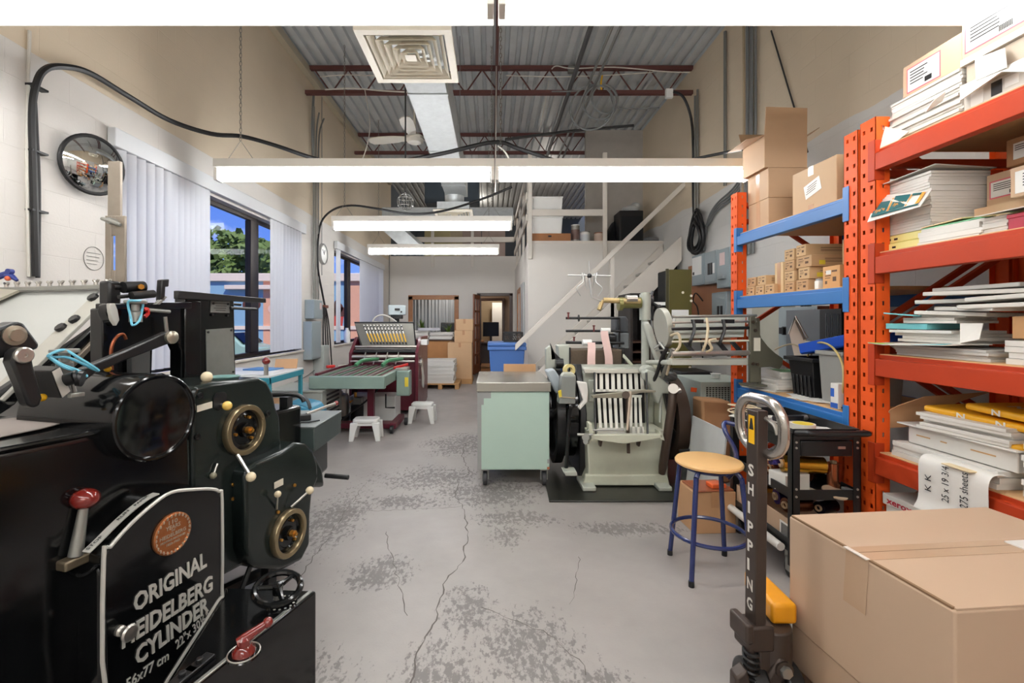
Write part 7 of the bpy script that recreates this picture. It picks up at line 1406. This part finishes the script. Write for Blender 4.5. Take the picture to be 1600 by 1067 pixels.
# third shelf: the heap of envelopes and booklets
aqua = M('aqua_card',(120,200,206),.5); lime = M('lime_card',(150,196,90),.5)
papers(2.22,2.13,Z2,.33,.44,.05,'white booklets at the bottom of the heap on the third orange shelf',0,4,envg,jit=.01)
tag(obj('poster', B().prism([(2.0,2.45,Z2+.052),(1.95,2.3,Z2+.05),(1.98,2.02,Z2+.062),(2.12,1.95,Z2+.07),(2.15,2.3,Z2+.064)],EZ*.003), env), 'white poster with lime and aqua corners jutting from the third shelf heap', 'poster')
po = bpy.data.objects['poster']; obj('lime_corner', B().prism([(1.998,2.449,Z2+.056),(1.952,2.31,Z2+.054),(2.03,2.32,Z2+.0575)],EZ*.0012), lime, po); obj('aqua_corner', B().prism([(1.965,2.16,Z2+.0585),(1.981,2.022,Z2+.066),(2.05,2.05,Z2+.069)],EZ*.0012), aqua, po)
papers(2.2,2.2,Z2+.068,.28,.3,.06,'aqua and white card packs in the third shelf heap',.08,4,env,jit=.02)
tag(obj('aqua_pack', B().rbox(2.18,2.3,Z2+.13,.26,.2,.028,.12), aqua, bevel=.002), 'aqua banded card pack on the third orange shelf heap', 'card pack'); papers(2.2,2.2,Z2+.16,.26,.22,.04,'white brochures above the aqua banded pack',.2,3,env,jit=.02)
flap('envelope','curled white envelope dropping over the cartons on the third shelf',((1500,505),(1536,505),(1530,530),(1500,536)),2.06,(.02,.02,-.04,-.05),env)
for i,(x,y,z,w_,d,a,tl,lab,m) in enumerate(((2.22,2.15,.205,.3,.26,.35,.05,'white envelope slanting forward above the aqua pack',env),(2.24,2.02,.225,.32,.3,-.15,.03,'wide white mailer across the middle of the third shelf heap',envg),(2.2,1.86,.235,.28,.36,.1,-.02,'grey white mailer near the middle of the heap',env),(2.25,2.12,.262,.3,.34,.25,.0,'long white envelope near the top of the heap',envg),(2.22,1.82,.27,.3,.4,-.05,-.03,'white window mailer at the camera side of the heap',env),(2.22,2.0,.295,.3,.42,.06,.02,'large white booklet almost on top of the heap',env),(2.25,2.02,.318,.28,.38,-.04,.0,'topmost white envelope of the third shelf heap',envg))):
    u = V3((math.cos(a),math.sin(a),0)); vv = V3((-math.sin(a),math.cos(a),tl)).normalized(); tag(obj('mailer', B().obox((x,y,Z2+z),(u,vv,u.cross(vv)),(w_,d,.018)), m, bevel=.003), lab, 'envelope', 'envelopes heaped on the third shelf')
b = B().obox((2.05,2.28,Z2+.20),(V3((.9,.4,-.05)).normalized(),V3((-.4,.9,.1)).normalized(),V3((0,-.1,1)).normalized()),(.14,.12,.006)); tag(obj('aqua_card', b, aqua), 'aqua card tilted at the far end of the third shelf heap', 'card')
labelcarton('brown carton with handwriting at the camera side of the third orange shelf',2.1,1.45,1.86,Z2+.10,.09,.3,M('brown_carton',(178,134,90),.7),1.6,1.8,Z2+.11,Z2+.17,None,0)
bc = bpy.context.scene.objects; cw = [o for o in bc if o.get('label','').startswith('brown carton with handwriting')][0]
for ch in [c for c in cw.children if c.name.startswith('label')]: ch.data.materials[0] = M('brown_card',(190,148,102),.7)
obj('handwriting', B().fit('# 9 Window', (2.0975,1.80,Z2+.145), (2.0975,1.63,Z2+.145), EZ, .022, 0, .0), prt, cw); obj('handwriting', B().fit('Horizon', (2.0975,1.78,Z2+.115), (2.0975,1.67,Z2+.115), EZ, .018, 0, .0), prt, cw)
papers(2.22,1.65,Z2,.32,.4,.095,'thick white mailers under the handwritten carton on the third shelf',0,4,env,jit=.01)
t = thing('bound_box','pale brown flat carton lid among the envelopes on the third shelf','carton',(2.3,1.6,Z2+.29)); obj('box', B().box(2.12,2.45,1.3,1.72,Z2+.285,Z2+.325), kr, t, .003)
# fourth shelf
papers(2.2,2.1,Z1,.32,.5,.075,'low white boxes of sheets on the fourth orange shelf',0,3,M('box_white',(214,211,204),.55),jit=.004)
t = thing('stationery_box','white lidded stationery box on the fourth orange shelf','box',(2.2,2.06,Z1+.077)); obj('box', B().box(2.08,2.42,1.82,2.3,Z1+.077,Z1+.165), M('box_white',(214,211,204),.55), t, .004); obj('lid', B().box(2.05,2.43,1.8,2.33,Z1+.166,Z1+.172), wp_, t); b = B()
for y,w_ in ((2.22,.07),(2.12,.03),(1.95,.1)): b.box(2.0788,2.08,y-w_/2,y+w_/2,Z1+.12,Z1+.126)
obj('pencil_mark', b, M('tan_mark',(190,150,104),.7), t)
papers(2.2,2.02,Z1+.175,.3,.36,.075,'white envelopes fanned on the stationery box',.1,5,env,jit=.02)
ym = M('yellow_mailer',(232,170,28),.45,var=.08,scale=12)
for i,(x,y,z,w_,d,a,lab) in enumerate(((2.2,1.92,.18,.26,.2,.1,'yellow mailer squeezed under the fanned envelopes'),(2.24,2.03,.26,.3,.4,.08,'yellow padded mailer lying on the fanned envelopes'),(2.25,1.88,.3,.3,.34,-.05,'topmost yellow padded mailer under the orange beam'))):
    u = V3((math.cos(a),math.sin(a),.02)).normalized(); vv = V3((-math.sin(a),math.cos(a),.03)).normalized(); c = V3((x,y,Z1+z)); o = tag(obj('padded_mailer', B().obox(c,(u,vv,u.cross(vv)),(w_,d,.03)), ym, bevel=.012, seg=3), lab, 'mailer', 'yellow padded mailers')
    if i:
        b = B()
        for k in (-.1,.05): p = c-u*(w_/2+.001)+vv*k; b.fit('N', p-EZ*.012, p-vv*.035-EZ*.012, EZ, .024, 0, .03)
        for k in (-.08,.08): p = c+u.cross(vv)*.016+vv*k-u*.06; b.fit('N', p, p-vv*.05, u, .05, 0, .03)
        obj('mailer_letter', b, wl, o)
tag(obj('curved_card', B().strip(smooth([(2.2,2.385,Z1+.135),(2.19,2.38,Z1+.17),(2.2,2.36,Z1+.24),(2.28,2.26,Z1+.32)],5),V3((.8,-.2,.1)),.26,.004), M('cardboard',(190,148,108),.75)), 'bent sheet of brown card behind the boxes on the fourth shelf', 'card')
papers(2.24,1.57,Z1,.36,.44,.21,'neat tall stack of white cards on the fourth shelf under the plastic bag',0,9,wp_,jit=.006)
t = thing('plastic_bag','clear plastic bag of small brown boxes on the fourth orange shelf','bag',(2.24,1.6,Z1+.212)); film = glassmat('bag_film_clear',(246,246,246),.4,.08)
b = B(); b.ball((2.22,1.60,Z1+.30),.1,(1.6,2.2,.95),18,12)
for i,v in enumerate(b.v): n_ = math.sin(v.x*40)*math.cos(v.y*33)*.012; v.z = max(Z1+.214, v.z+n_); v.x += n_
obj('bag_film', b, film, t)
for (y,z,a) in ((1.68,.215,.1),(1.56,.215,-.1),(1.62,.285,.05)): bb = obj('inner_box', B().rbox(2.2,y,Z1+z,.16,.1,.065,a), M('bag_box',(186,150,124),.7), t, .002); obj('inner_print', B().obox((2.115,y,Z1+z+.035),((math.cos(a),math.sin(a),0),(-math.sin(a),math.cos(a),0),EZ),(.002,.03,.02)), blk, bb)
# hand lettered sheet hanging over the beam
P = smooth([(2.06,1.98,Z1+.062),(2.0,1.98,Z1+.065),(1.975,1.98,Z1+.03),(1.974,1.98,Z1-.05),(1.972,1.98,Z1-.13),(1.95,1.98,Z1-.175)],5)
sh = tag(obj('written_sheet', B().strip(P, EY, .3, .0015), wp_), 'white sheet with black handwriting hanging over the fourth orange beam', 'sheet')
b = B()
def hand(txt, y, z0, z1, cap): obj('handwriting', B().fit(txt, (1.9695,y,z0), (1.9695,y,z1), V3((0,1,0)), cap, 0, .0), blk, sh, fix=False)
hand('K K', 2.065, Z1-.085, Z1-.01, .03); hand('25 x 19 3/4', 1.985, Z1-.105, Z1+.05, .032); hand('275 sheets', 1.905, Z1-.10, Z1+.05, .034)
tag(obj('torn_tape', B().obox((1.985,1.95,Z1+.06),(EY,EX,EZ),(.12,.05,.006)), M('masking_tape',(220,200,160),.6), bevel=.002), 'torn masking tape holding the handwritten sheet to the shelf', 'tape')
t = thing('copy_paper_box','white copier paper box with red lettering on the floor under the orange rack','box',(2.3,2.2,.28)); z0 = .26; obj('box', B().box(2.02,2.4,1.95,2.36,z0,z0+.25), wl, t, .004); obj('lid', B().box(2.01,2.41,1.94,2.37,z0+.2,z0+.255), M('box_white',(214,211,204),.55), t, .004); b = B(); b.fit('xerox', (2.0095,2.345,z0+.212), (2.0095,2.2,z0+.212), EZ, .03, 0, .03); obj('red_lettering', b, M('print_red',(176,30,50),.5), t)
tag(obj('carton', B().box(2.02,2.42,1.9,2.38,0,.258), kr, bevel=.004), 'plain brown carton on the floor beneath the copier paper box', 'carton')
# ---------------------------------------------------------------- black utility cart with foil rolls
T = thing('utility_cart','black three tier utility cart loaded with foil rolls beside the orange rack','cart',(1.78,2.77,0)); x0,x1,y0,y1 = 1.60,1.965,2.45,3.08
kb = M('cart_black',(20,20,21),.38,var=.08)
for x in (x0,x1-.04):
    for y in (y0,y1-.03): p_ = obj('cart_post', B().box(x,x+.04,y,y+.004,.08,.80).box(x if x == x0 else x+.036,(x+.004) if x == x0 else x+.04,y,y+.04,.08,.80), kb, T); 
    for z in (.5,.46,.72,.75):
        obj('rivet', B().cyl((x+.02,y0,z),(x+.02,y0-.004,z),.006,n=10), k_chr, T)
def tray(z, dp):
    b = B().box(x0+.003,x1-.003,y0+.005,y1-.005,z,z+.005)
    for a,c,e,g in ((x0+.003,x1-.003,y0+.004,y0+.01),(x0+.003,x1-.003,y1-.01,y1-.004),(x0+.003,x0+.009,y0+.01,y1-.01),(x1-.009,x1-.003,y0+.01,y1-.01)): b.box(a,c,e,g,z,z+dp)
    return obj('tray', b, kb, T, .002)
tray(.76,.06); tray(.44,.055); tray(.15,.07)
obj('drawer', B().box(x0+.045,x1-.045,y0+.0,y1-.05,.675,.755), kb, T, .004); obj('drawer_latch', B().box(x0+.24,x0+.28,y0-.004,y0,.715,.728), k_chr, T)
obj('push_handle', B().tube(smooth([(x0+.02,y0-.005,.80),(x0+.03,y0-.07,.815),(x0+.06,y0-.085,.815),(x1-.06,y0-.085,.815),(x1-.03,y0-.07,.815),(x1-.02,y0-.005,.80)],4),.016,10), kb, T)
for x in (x0+.03,x1-.03):
    for y in (y0+.05,y1-.05): c_ = obj('caster', B().cyl((x-.014,y,.05),(x+.014,y,.05),.05,n=20), k_sat, T, .005); obj('caster_fork', B().box(x-.024,x-.016,y-.02,y+.02,.04,.12).box(x+.016,x+.024,y-.02,y+.02,.04,.12).box(x-.024,x+.024,y-.025,y+.025,.11,.15), k_stl, c_)
gold = M('gold_foil',(214,160,52),.22,.9); cop = M('copper_foil',(190,118,84),.22,.9); vio = M('violet_foil',(70,56,140),.25,.8); brf = M('brown_foil',(110,66,44),.25,.8)
def roll(p0, p1, r, m, label, core=True):
    t = thing('foil_roll', label, 'foil roll', tuple(V3((p0[0],p0[1],p0[2]-r))), 'foil rolls on the utility cart'); p0, p1 = V3(p0), V3(p1); d = (p1-p0).normalized(); obj('foil', B().cyl(p0,p1,r,n=26), m, t)
    obj('core', B().lathe(p0-d*.012,d,[(r*.35,0),(r*.5,0),(r*.5,(p1-p0).length+.024),(r*.35,(p1-p0).length+.024),(r*.35,0)],18), M('card_core',(180,150,116),.7), t); return t
zm = .446
roll((1.65,2.62,zm+.14),(1.86,2.58,zm+.14),.045,gold,'shiny gold foil roll lying high on the middle tier of the black cart'); roll((1.62,2.68,zm+.16),(1.66,2.672,zm+.16),.046,vio,'violet foil roll end beside the gold roll on the cart')
roll((1.90,2.56,zm+.0),(1.90,2.56,zm+.16),.032,cop,'copper foil roll standing upright on the middle tier'); roll((1.83,2.7,zm+.055),(1.95,2.78,zm+.055),.05,brf,'brown foil roll lying at the back of the middle tier'); roll((1.70,2.82,zm+.05),(1.86,2.86,zm+.05),.045,cop,'second copper roll lying at the far end of the middle tier'); roll((1.66,2.95,zm+.045),(1.86,2.96,zm+.045),.04,gold,'second gold roll lying at the far edge of the middle tier')
t = tag(obj('cream_card', B().rbox(1.72,2.56,zm,.2,.16,.004,.3), M('card_ivory',(226,220,200),.6)), 'cream card sheet under the gold roll on the middle tier', 'card')
tag(obj('wood_disc', B().lathe((1.86,2.5,zm+.012),V3((.1,-.3,1)),[(0,.004),(.06,.004),(.06,.012),(.05,.014),(0,.01)],28), M('pale_disc',(196,176,150),.4)), 'round pale disc leaning on the copper roll on the cart', 'disc')
tag(obj('gold_box', B().rbox(1.69,2.62,zm+.0045,.16,.12,.088,.2), M('white_carton',(220,216,206),.6), bevel=.003), 'small white box beneath the gold roll on the middle tier', 'box')
tag(obj('glass_block', B().box(1.92,1.95,2.48,2.53,zm,zm+.04), M('grey_glass',(150,156,154),.15)), 'small grey glassy block at the near corner of the middle tier', 'block')
zb = .156
for i,(a,c,r,m,lab) in enumerate((((1.66,2.6,zb+.2),(1.80,2.62,zb+.2),.04,brf,'brown roll lowest in the carton on the bottom tier'),((1.68,2.72,zb+.205),(1.86,2.7,zb+.205),.045,vio,'dark violet roll in the carton on the bottom tier'),((1.68,2.9,zb+.2),(1.88,2.88,zb+.2),.04,gold,'gold roll at the far side of the bottom tier carton'),((1.82,2.56,zb+.2),(1.93,2.6,zb+.2),.035,M('black_foil',(28,26,40),.25,.7),'black foil roll at the near side of the bottom tier carton'))): roll(a,c,r,m,lab)
t = thing('open_tray_carton','brown open carton holding rolls on the bottom tier of the cart','carton',(1.78,2.75,zb)); cx0,cx1,cy0,cy1,ch = 1.615,1.95,2.465,3.04,.16; obj('box', B().box(cx0,cx1,cy0,cy1,zb,zb+.005).box(cx0,cx0+.005,cy0,cy1,zb,zb+ch).box(cx1-.005,cx1,cy0,cy1,zb,zb+ch).box(cx0,cx1,cy0,cy0+.005,zb,zb+ch).box(cx0,cx1,cy1-.005,cy1,zb,zb+ch), tan, t); obj('barcode_label', B().box(cx0-.0012,cx0,2.5,2.58,zb+.04,zb+.13), wl, t); b = B()
for k in range(10): b.box(cx0-.002,cx0-.0012,2.51+.006*k,2.513+.006*k,zb+.06,zb+.12)
obj('barcode', b, blk, t)
tag(obj('poster_tube', B().cyl((1.57,2.5,.17),(1.57,3.1,.17),.022,n=16), env), 'white paper tube lying along the side of the bottom tier', 'tube')
zt = .766
tag(obj('loose_paper', B().rbox(1.75,2.85,zt,.28,.36,.004,.2).rbox(1.84,2.62,zt+.005,.2,.22,.004,-.4).rbox(1.68,2.98,zt+.01,.2,.2,.004,.7), wp_), 'crumpled white papers on the top tier of the black cart', 'paper')
t = thing('tape_puck','roll of white tape with yellow label on the top tier','tape roll',(1.73,2.56,zt)); obj('ring', B().lathe((1.73,2.56,zt+.01),EZ,[(.035,0),(.06,0),(.06,.05),(.035,.05),(.035,0)],28), M('white_tape',(226,220,204),.4), t); obj('label_disc', B().lathe((1.73,2.56,zt+.061),EZ,[(0,0),(.05,0)],24), yel, t)
t = thing('scissors','pair of orange handled scissors lying on the top tier','scissors',(1.83,2.49,zt)); obj('grip', B().ring((1.78,2.485,zt+.022),EZ,.022,.006,18,6).ring((1.83,2.475,zt+.022),EZ,.024,.006,18,6).tube([(1.8,2.49,zt+.022),(1.86,2.5,zt+.022),(1.9,2.51,zt+.022)],[.008,.009,.005],8), M('orange_grip',(226,96,40),.4), t); obj('blade', B().prism([(1.88,2.5,zt+.018),(1.95,2.52,zt+.018),(1.88,2.512,zt+.018)],(0,0,.003)), k_chr, t)
t = thing('box_cutter','black box cutter lying on the papers of the top tier','cutter',(1.83,2.9,zt)); obj('grip', B().obox((1.83,2.84,zt+.03),(V3((1,.15,0)).normalized(),V3((-.15,1,0)).normalized(),EZ),(.2,.035,.03)), m_blk, t, .005); obj('blade_cap', B().cyl((1.92,2.85,zt+.03),(1.95,2.855,zt+.03),.018,n=12), k_chr, t)
tag(obj('twine_heap', B().tube(smooth([V3((1.64+.06*math.cos(a*1.3)+.03*math.sin(a*2.1),2.98+.06*math.sin(a),zt+.05+.03*math.sin(a*.7))) for a in [k*.7 for k in range(40)]],3),.004,5), M('twine',(206,190,160),.7)), 'tangle of cream twine at the far corner of the top tier', 'twine')
tag(obj('fishing_card', B().rbox(1.90,2.5,zt+.004,.09,.05,.003,.5), m_white), 'small white tag at the near corner of the top tier', 'tag')
tag(obj('orange_tray', B().rbox(1.50,3.08,.286,.1,.08,.03,.1), M('orange_plastic',(226,100,48),.4), bevel=.006), 'orange plastic tray on the carton behind the stool', 'tray')
# ---------------------------------------------------------------- pallet jack in front
J = thing('pallet_jack','dark steel pallet jack with chrome loop handle and stencilled white lettering','pallet jack',(.95,1.66,0)); bs = M('brown_black_steel',(66,55,49),.42,.3,var=.15,scale=10); jy = M('jack_yellow',(224,150,22),.4,var=.1,scale=14)
jx, jyy = .945, 1.65
ax = V3((.82,-.57,0)); ay = V3((.57,.82,0))            # lateral axis of the handle, forks run along ay turned right
# handle column: rectangular tube
hx0, hx1 = W(1165,0,jyy).x, W(1195,0,jyy).x; zlo, zhi = CH-(975-CY)/F*jyy, CH-(640-CY)/F*jyy
cxm = (hx0+hx1)/2; ca, sa = math.cos(.1), math.sin(.1); A1 = V3((ca,sa,0)); A2 = V3((-sa,ca,0)); tubew, tubed = .042, .058
lean = V3((.012,0,0)); cb_ = V3((cxm,jyy,zlo)); ct_ = V3((cxm+.008,jyy,zhi))
P = [cb_+A1*(s*tubew/2)+A2*(u*tubed/2) for s,u in ((-1,-1),(1,-1),(1,1),(-1,1))]+[ct_+A1*(s*tubew/2)+A2*(u*tubed/2) for s,u in ((-1,-1),(1,-1),(1,1),(-1,1))]
col = obj('handle_tube', B().add(P,[(3,2,1,0),(4,5,6,7),(0,1,5,4),(1,2,6,5),(2,3,7,6),(3,0,4,7)]), bs, J, .004)
b = B(); wtxt = 'SHIPPING'; fdir = -A1                  # stencilled letters down the narrow left face
for i,ch in enumerate(wtxt):
    z = zhi-.235-.068*i; base = ct_.lerp(cb_,(zhi-z)/(zhi-zlo)); p = base-A1*(tubew/2+.0006)+A2*.015; b.fit(ch, p, p-A2*(.03 if ch != 'I' else .012), EZ, .04, 0, .03)
obj('stencil_lettering', b, M('stencil_white',(216,210,200),.6), col, fix=False)
b = B(); 
for zc in (zhi-.07,): 
    base = ct_.lerp(cb_,(zhi-zc)/(zhi-zlo))-A1*(tubew/2+.0008); b.prism([base+A2*.016+EZ*.05,base-A2*.016+EZ*.05,base-A2*.016-EZ*.05,base+A2*.016-EZ*.05],-A1*.0006)
ys_ = obj('yellow_sticker', b, MATS['yellow_cap'], col); b = B(); b.prism([base+A2*.004+EZ*.04-A1*.0008,base-A2*.004+EZ*.04-A1*.0008,base-A2*.012-EZ*.0-A1*.0008,base+A2*.012-A1*.0008],-A1*.0005); obj('sticker_arrow', b, blk, ys_)
# loop handle
lc = W(1188,664,jyy); la = V3((.12,-.99,0)).normalized(); lu = V3((-.06,-.06,1)).normalized(); pts = [lc+la*p[0]+lu*p[1] for p in rrect(.225,.19,.08,7)]
obj('loop_handle', B().tube(pts,.018,12,True), M('worn_chrome',(190,184,176),.25,.9,var=.08,scale=12), J); obj('release_lever', B().tube(smooth([lc-la*.03+EZ*.02,lc+la*.02+EZ*.03,lc+la*.07+EZ*.015,lc+la*.085-EZ*.015],4),.008,8), k_chr, J); obj('lever_pivot', B().cyl(lc-la*.06+EZ*.02,lc+la*.0+EZ*.02,.014,n=12), bs, J)
# head block, spring, pump, yellow hood
yk = cb_; obj('yoke', B().obox(yk+V3((-.005,.0,-.03)),(A1,A2,EZ),(.10,.085,.09)), bs, J, .008); obj('yoke_ear', B().obox(yk+V3((-.055,-.01,-.0)),(A1,A2,EZ),(.03,.1,.07)), bs, J, .008); obj('yoke_block', B().obox(yk+V3((.035,.02,-.10)),(A1,A2,EZ),(.10,.10,.12)), bs, J, .014)
sp0 = yk+V3((-.035,-.035,-.06)); pts = [sp0+V3((.022*math.cos(a),.022*math.sin(a),-.165*a/(2*PI*8))) for a in [2*PI*8*k/112 for k in range(113)]]; obj('coil_spring', B().tube(pts,.006,6), k_sat, J); obj('spring_rod', B().cyl(sp0,sp0-EZ*.17,.012,n=10), bs, J)
ln = yk+V3((.04,-.045,-.15)); obj('link_arm', B().prism([ln+V3((.05,0,.05)),ln+V3((.02,0,.06)),ln+V3((-.05,0,-.06)),ln+V3((-.07,0,-.10)),ln+V3((-.03,0,-.12)),ln+V3((0,0,-.06)),ln+V3((.06,0,-.0))],(0,.03,0)), bs, J, .01); obj('pivot_nut', B().cyl(ln+V3((.035,-.02,.02)),ln+V3((.035,.03,.02)),.02,n=6), k_stl, J); obj('pivot_washer', B().cyl(ln+V3((.035,-.006,.02)),ln+V3((.035,.02,.02)),.03,n=18), bs, J)
obj('side_cheek', B().prism([yk+V3((-.10,-.06,-.15)),yk+V3((-.06,-.06,-.12)),yk+V3((-.03,-.06,-.24)),yk+V3((.0,-.06,-.32)),yk+V3((-.06,-.06,-.33)),yk+V3((-.10,-.06,-.24))],(0,.05,0)), bs, J, .008)
obj('pump_body', B().cyl((yk.x+.07,yk.y+.03,.11),(yk.x+.07,yk.y+.03,.30),.07,n=24), bs, J, .006); yh = V3((1.10,1.72,0)); obj('yellow_hood', B().prism([(yh.x-.09,1.66,.30),(yh.x+.005,1.66,.30),(yh.x+.01,1.9,.30),(yh.x-.06,1.9,.30)],(0,0,.075)), jy, J, .014, 3); obj('frame_bridge', B().box(yh.x-.06,yh.x+.0,1.70,1.88,.1,.29), bs, J, .01)
for y in (1.46,1.78): obj('fork', B().box(yh.x+.0,2.0 if y > 1.6 else 1.95,y-.0,y+.15,.055,.105), jy, J, .008)
for x in (yk.x-.01,yk.x+.11): obj('steer_wheel', B().cyl((x-.03,yk.y-.0,.09),(x+.03,yk.y-.0,.09),.09,n=26), k_sat, J, .008)
for y in (1.535,1.855): obj('load_roller', B().cyl((1.85,y-.05,.04),(1.85,y+.05,.04),.04,n=18), k_sat, J)
# ---------------------------------------------------------------- the two big cartons on the jack
big = M('big_carton',(186,159,134),.72,var=.03,scale=3,bump=.04,bscale=30)
zt_ = .66; c0 = WZ(1233,806,zt_); c1 = WZ(1493,956,zt_); c2 = WZ(1522,787,zt_); du = (c1-c0).normalized(); dv = V3((-du.y,du.x,0)); dv = dv if dv.x > 0 else -dv; Lu = (c1-c0).length; Lv = (c2-c0).dot(dv)
def bigbox(label, z0, z1, inset, name='carton'):
    t = thing(name, label, 'carton', tuple((c0+du*Lu/2+dv*Lv/2)*1.0-EZ*(zt_-z0))); o = V3((c0.x,c0.y,0))+dv*inset+du*inset*.3
    P = [o,o+du*Lu,o+du*Lu+dv*Lv,o+dv*Lv]; obj('box', B().prism([p+EZ*z0 for p in P],EZ*(z1-z0)), big, t, .006, 3); return t, o
t,o = bigbox('large brown carton with taped top flaps at the near right corner', .262, zt_, 0)
m_ = .006; up = EZ*(zt_)
obj('flap', B().prism([o+up+dv*.006+du*.004,o+up+dv*.006+du*(Lu*.499),o+up+dv*(Lv-.004)+du*(Lu*.499),o+up+dv*(Lv-.004)+du*.004],EZ*.005), big, t, .001); obj('flap', B().prism([o+up+dv*.008+du*(Lu*.501),o+up+dv*.008+du*(Lu-.004),o+up+dv*(Lv-.004)+du*(Lu-.004),o+up+dv*(Lv-.004)+du*(Lu*.501)],EZ*.005), big, t, .001)
ctp = M('packing_film',(190,160,132),.22,var=.04); obj('seam_tape', B().prism([o+up+EZ*.0055+dv*.0+du*(Lu*.44),o+up+EZ*.0055+dv*.0+du*(Lu*.58),o+up+EZ*.0055+dv*Lv+du*(Lu*.58),o+up+EZ*.0055+dv*Lv+du*(Lu*.44)],EZ*.0006), ctp, t); obj('side_tape', B().prism([o+EZ*(zt_+.005)-dv*.0012+du*(Lu*.44),o+EZ*(zt_+.005)-dv*.0012+du*(Lu*.58),o+EZ*(zt_-.17)-dv*.0012+du*(Lu*.56),o+EZ*(zt_-.17)-dv*.0012+du*(Lu*.42)],-dv*.0006), ctp, t)
b = B()
for k in range(9): q = o+EZ*(zt_+.006)-dv*.001+du*(Lu*(.44+.016*k)); b.obox(q,(du,dv,EZ),(.008,.014,.003))
obj('tape_glint', b, M('tape_crinkle_glint',(232,226,216),.15), t)  # pale chips on the crinkled tape fold paint its glint
flute = M('carton_flute',(128,98,70),.8); obj('raw_edge', B().prism([o+up+dv*.002+du*.01,o+up+dv*.009+du*.01,o+up+dv*.011+du*(Lu-.01),o+up+dv*.002+du*(Lu-.01)],EZ*.0058), flute, t); obj('seam_line', B().prism([o+up+EZ*.0062+dv*.01+du*(Lu*.4985),o+up+EZ*.0062+dv*.01+du*(Lu*.5035),o+up+EZ*.0062+dv*Lv+du*(Lu*.502),o+up+EZ*.0062+dv*Lv+du*(Lu*.4995)],EZ*.0004), flute, t)
t2,o2 = bigbox('second large brown carton beneath the taped one, on the pallet jack forks', .107, .261, .008)

q = WZ(1597,856,zt_+.006); tag(obj('paper_sheet', B().rbox(q.x+.1,q.y,zt_+.0065,.22,.1,.004,.1), wp_), 'white paper sheet lying on the large taped carton at the picture edge', 'paper')
# ---------------------------------------------------------------- camera and look
cd = bpy.data.cameras.new('camera'); cam = bpy.data.objects.new('camera', cd); C.objects.link(cam)
cam.location = (0,0,CH); cam.rotation_euler = (math.radians(90),0,0); cd.sensor_width = 36; cd.lens = 36*F/1600
cd.shift_x = (800-CX)/1600; cd.shift_y = -(533.5-CY)/1600; cd.clip_start = .05; cd.clip_end = 200
sc = bpy.context.scene; sc.camera = cam
vs_ = sc.view_settings; sc.display_settings.display_device = 'sRGB'; vs_.view_transform = 'Standard'; vs_.look = 'None'; vs_.gamma = 1; vs_.use_curve_mapping = False; vs_.exposure = EXPO
cy = sc.cycles; cy.use_denoising = True; cy.max_bounces = 9; cy.diffuse_bounces = 5; cy.glossy_bounces = 4; cy.transparent_max_bounces = 12; cy.sample_clamp_indirect = 6; cy.caustics_reflective = False; cy.caustics_refractive = False
try: cy.denoising_prefilter = 'ACCURATE'; cy.denoiser = 'OPENIMAGEDENOISE'
except Exception: pass
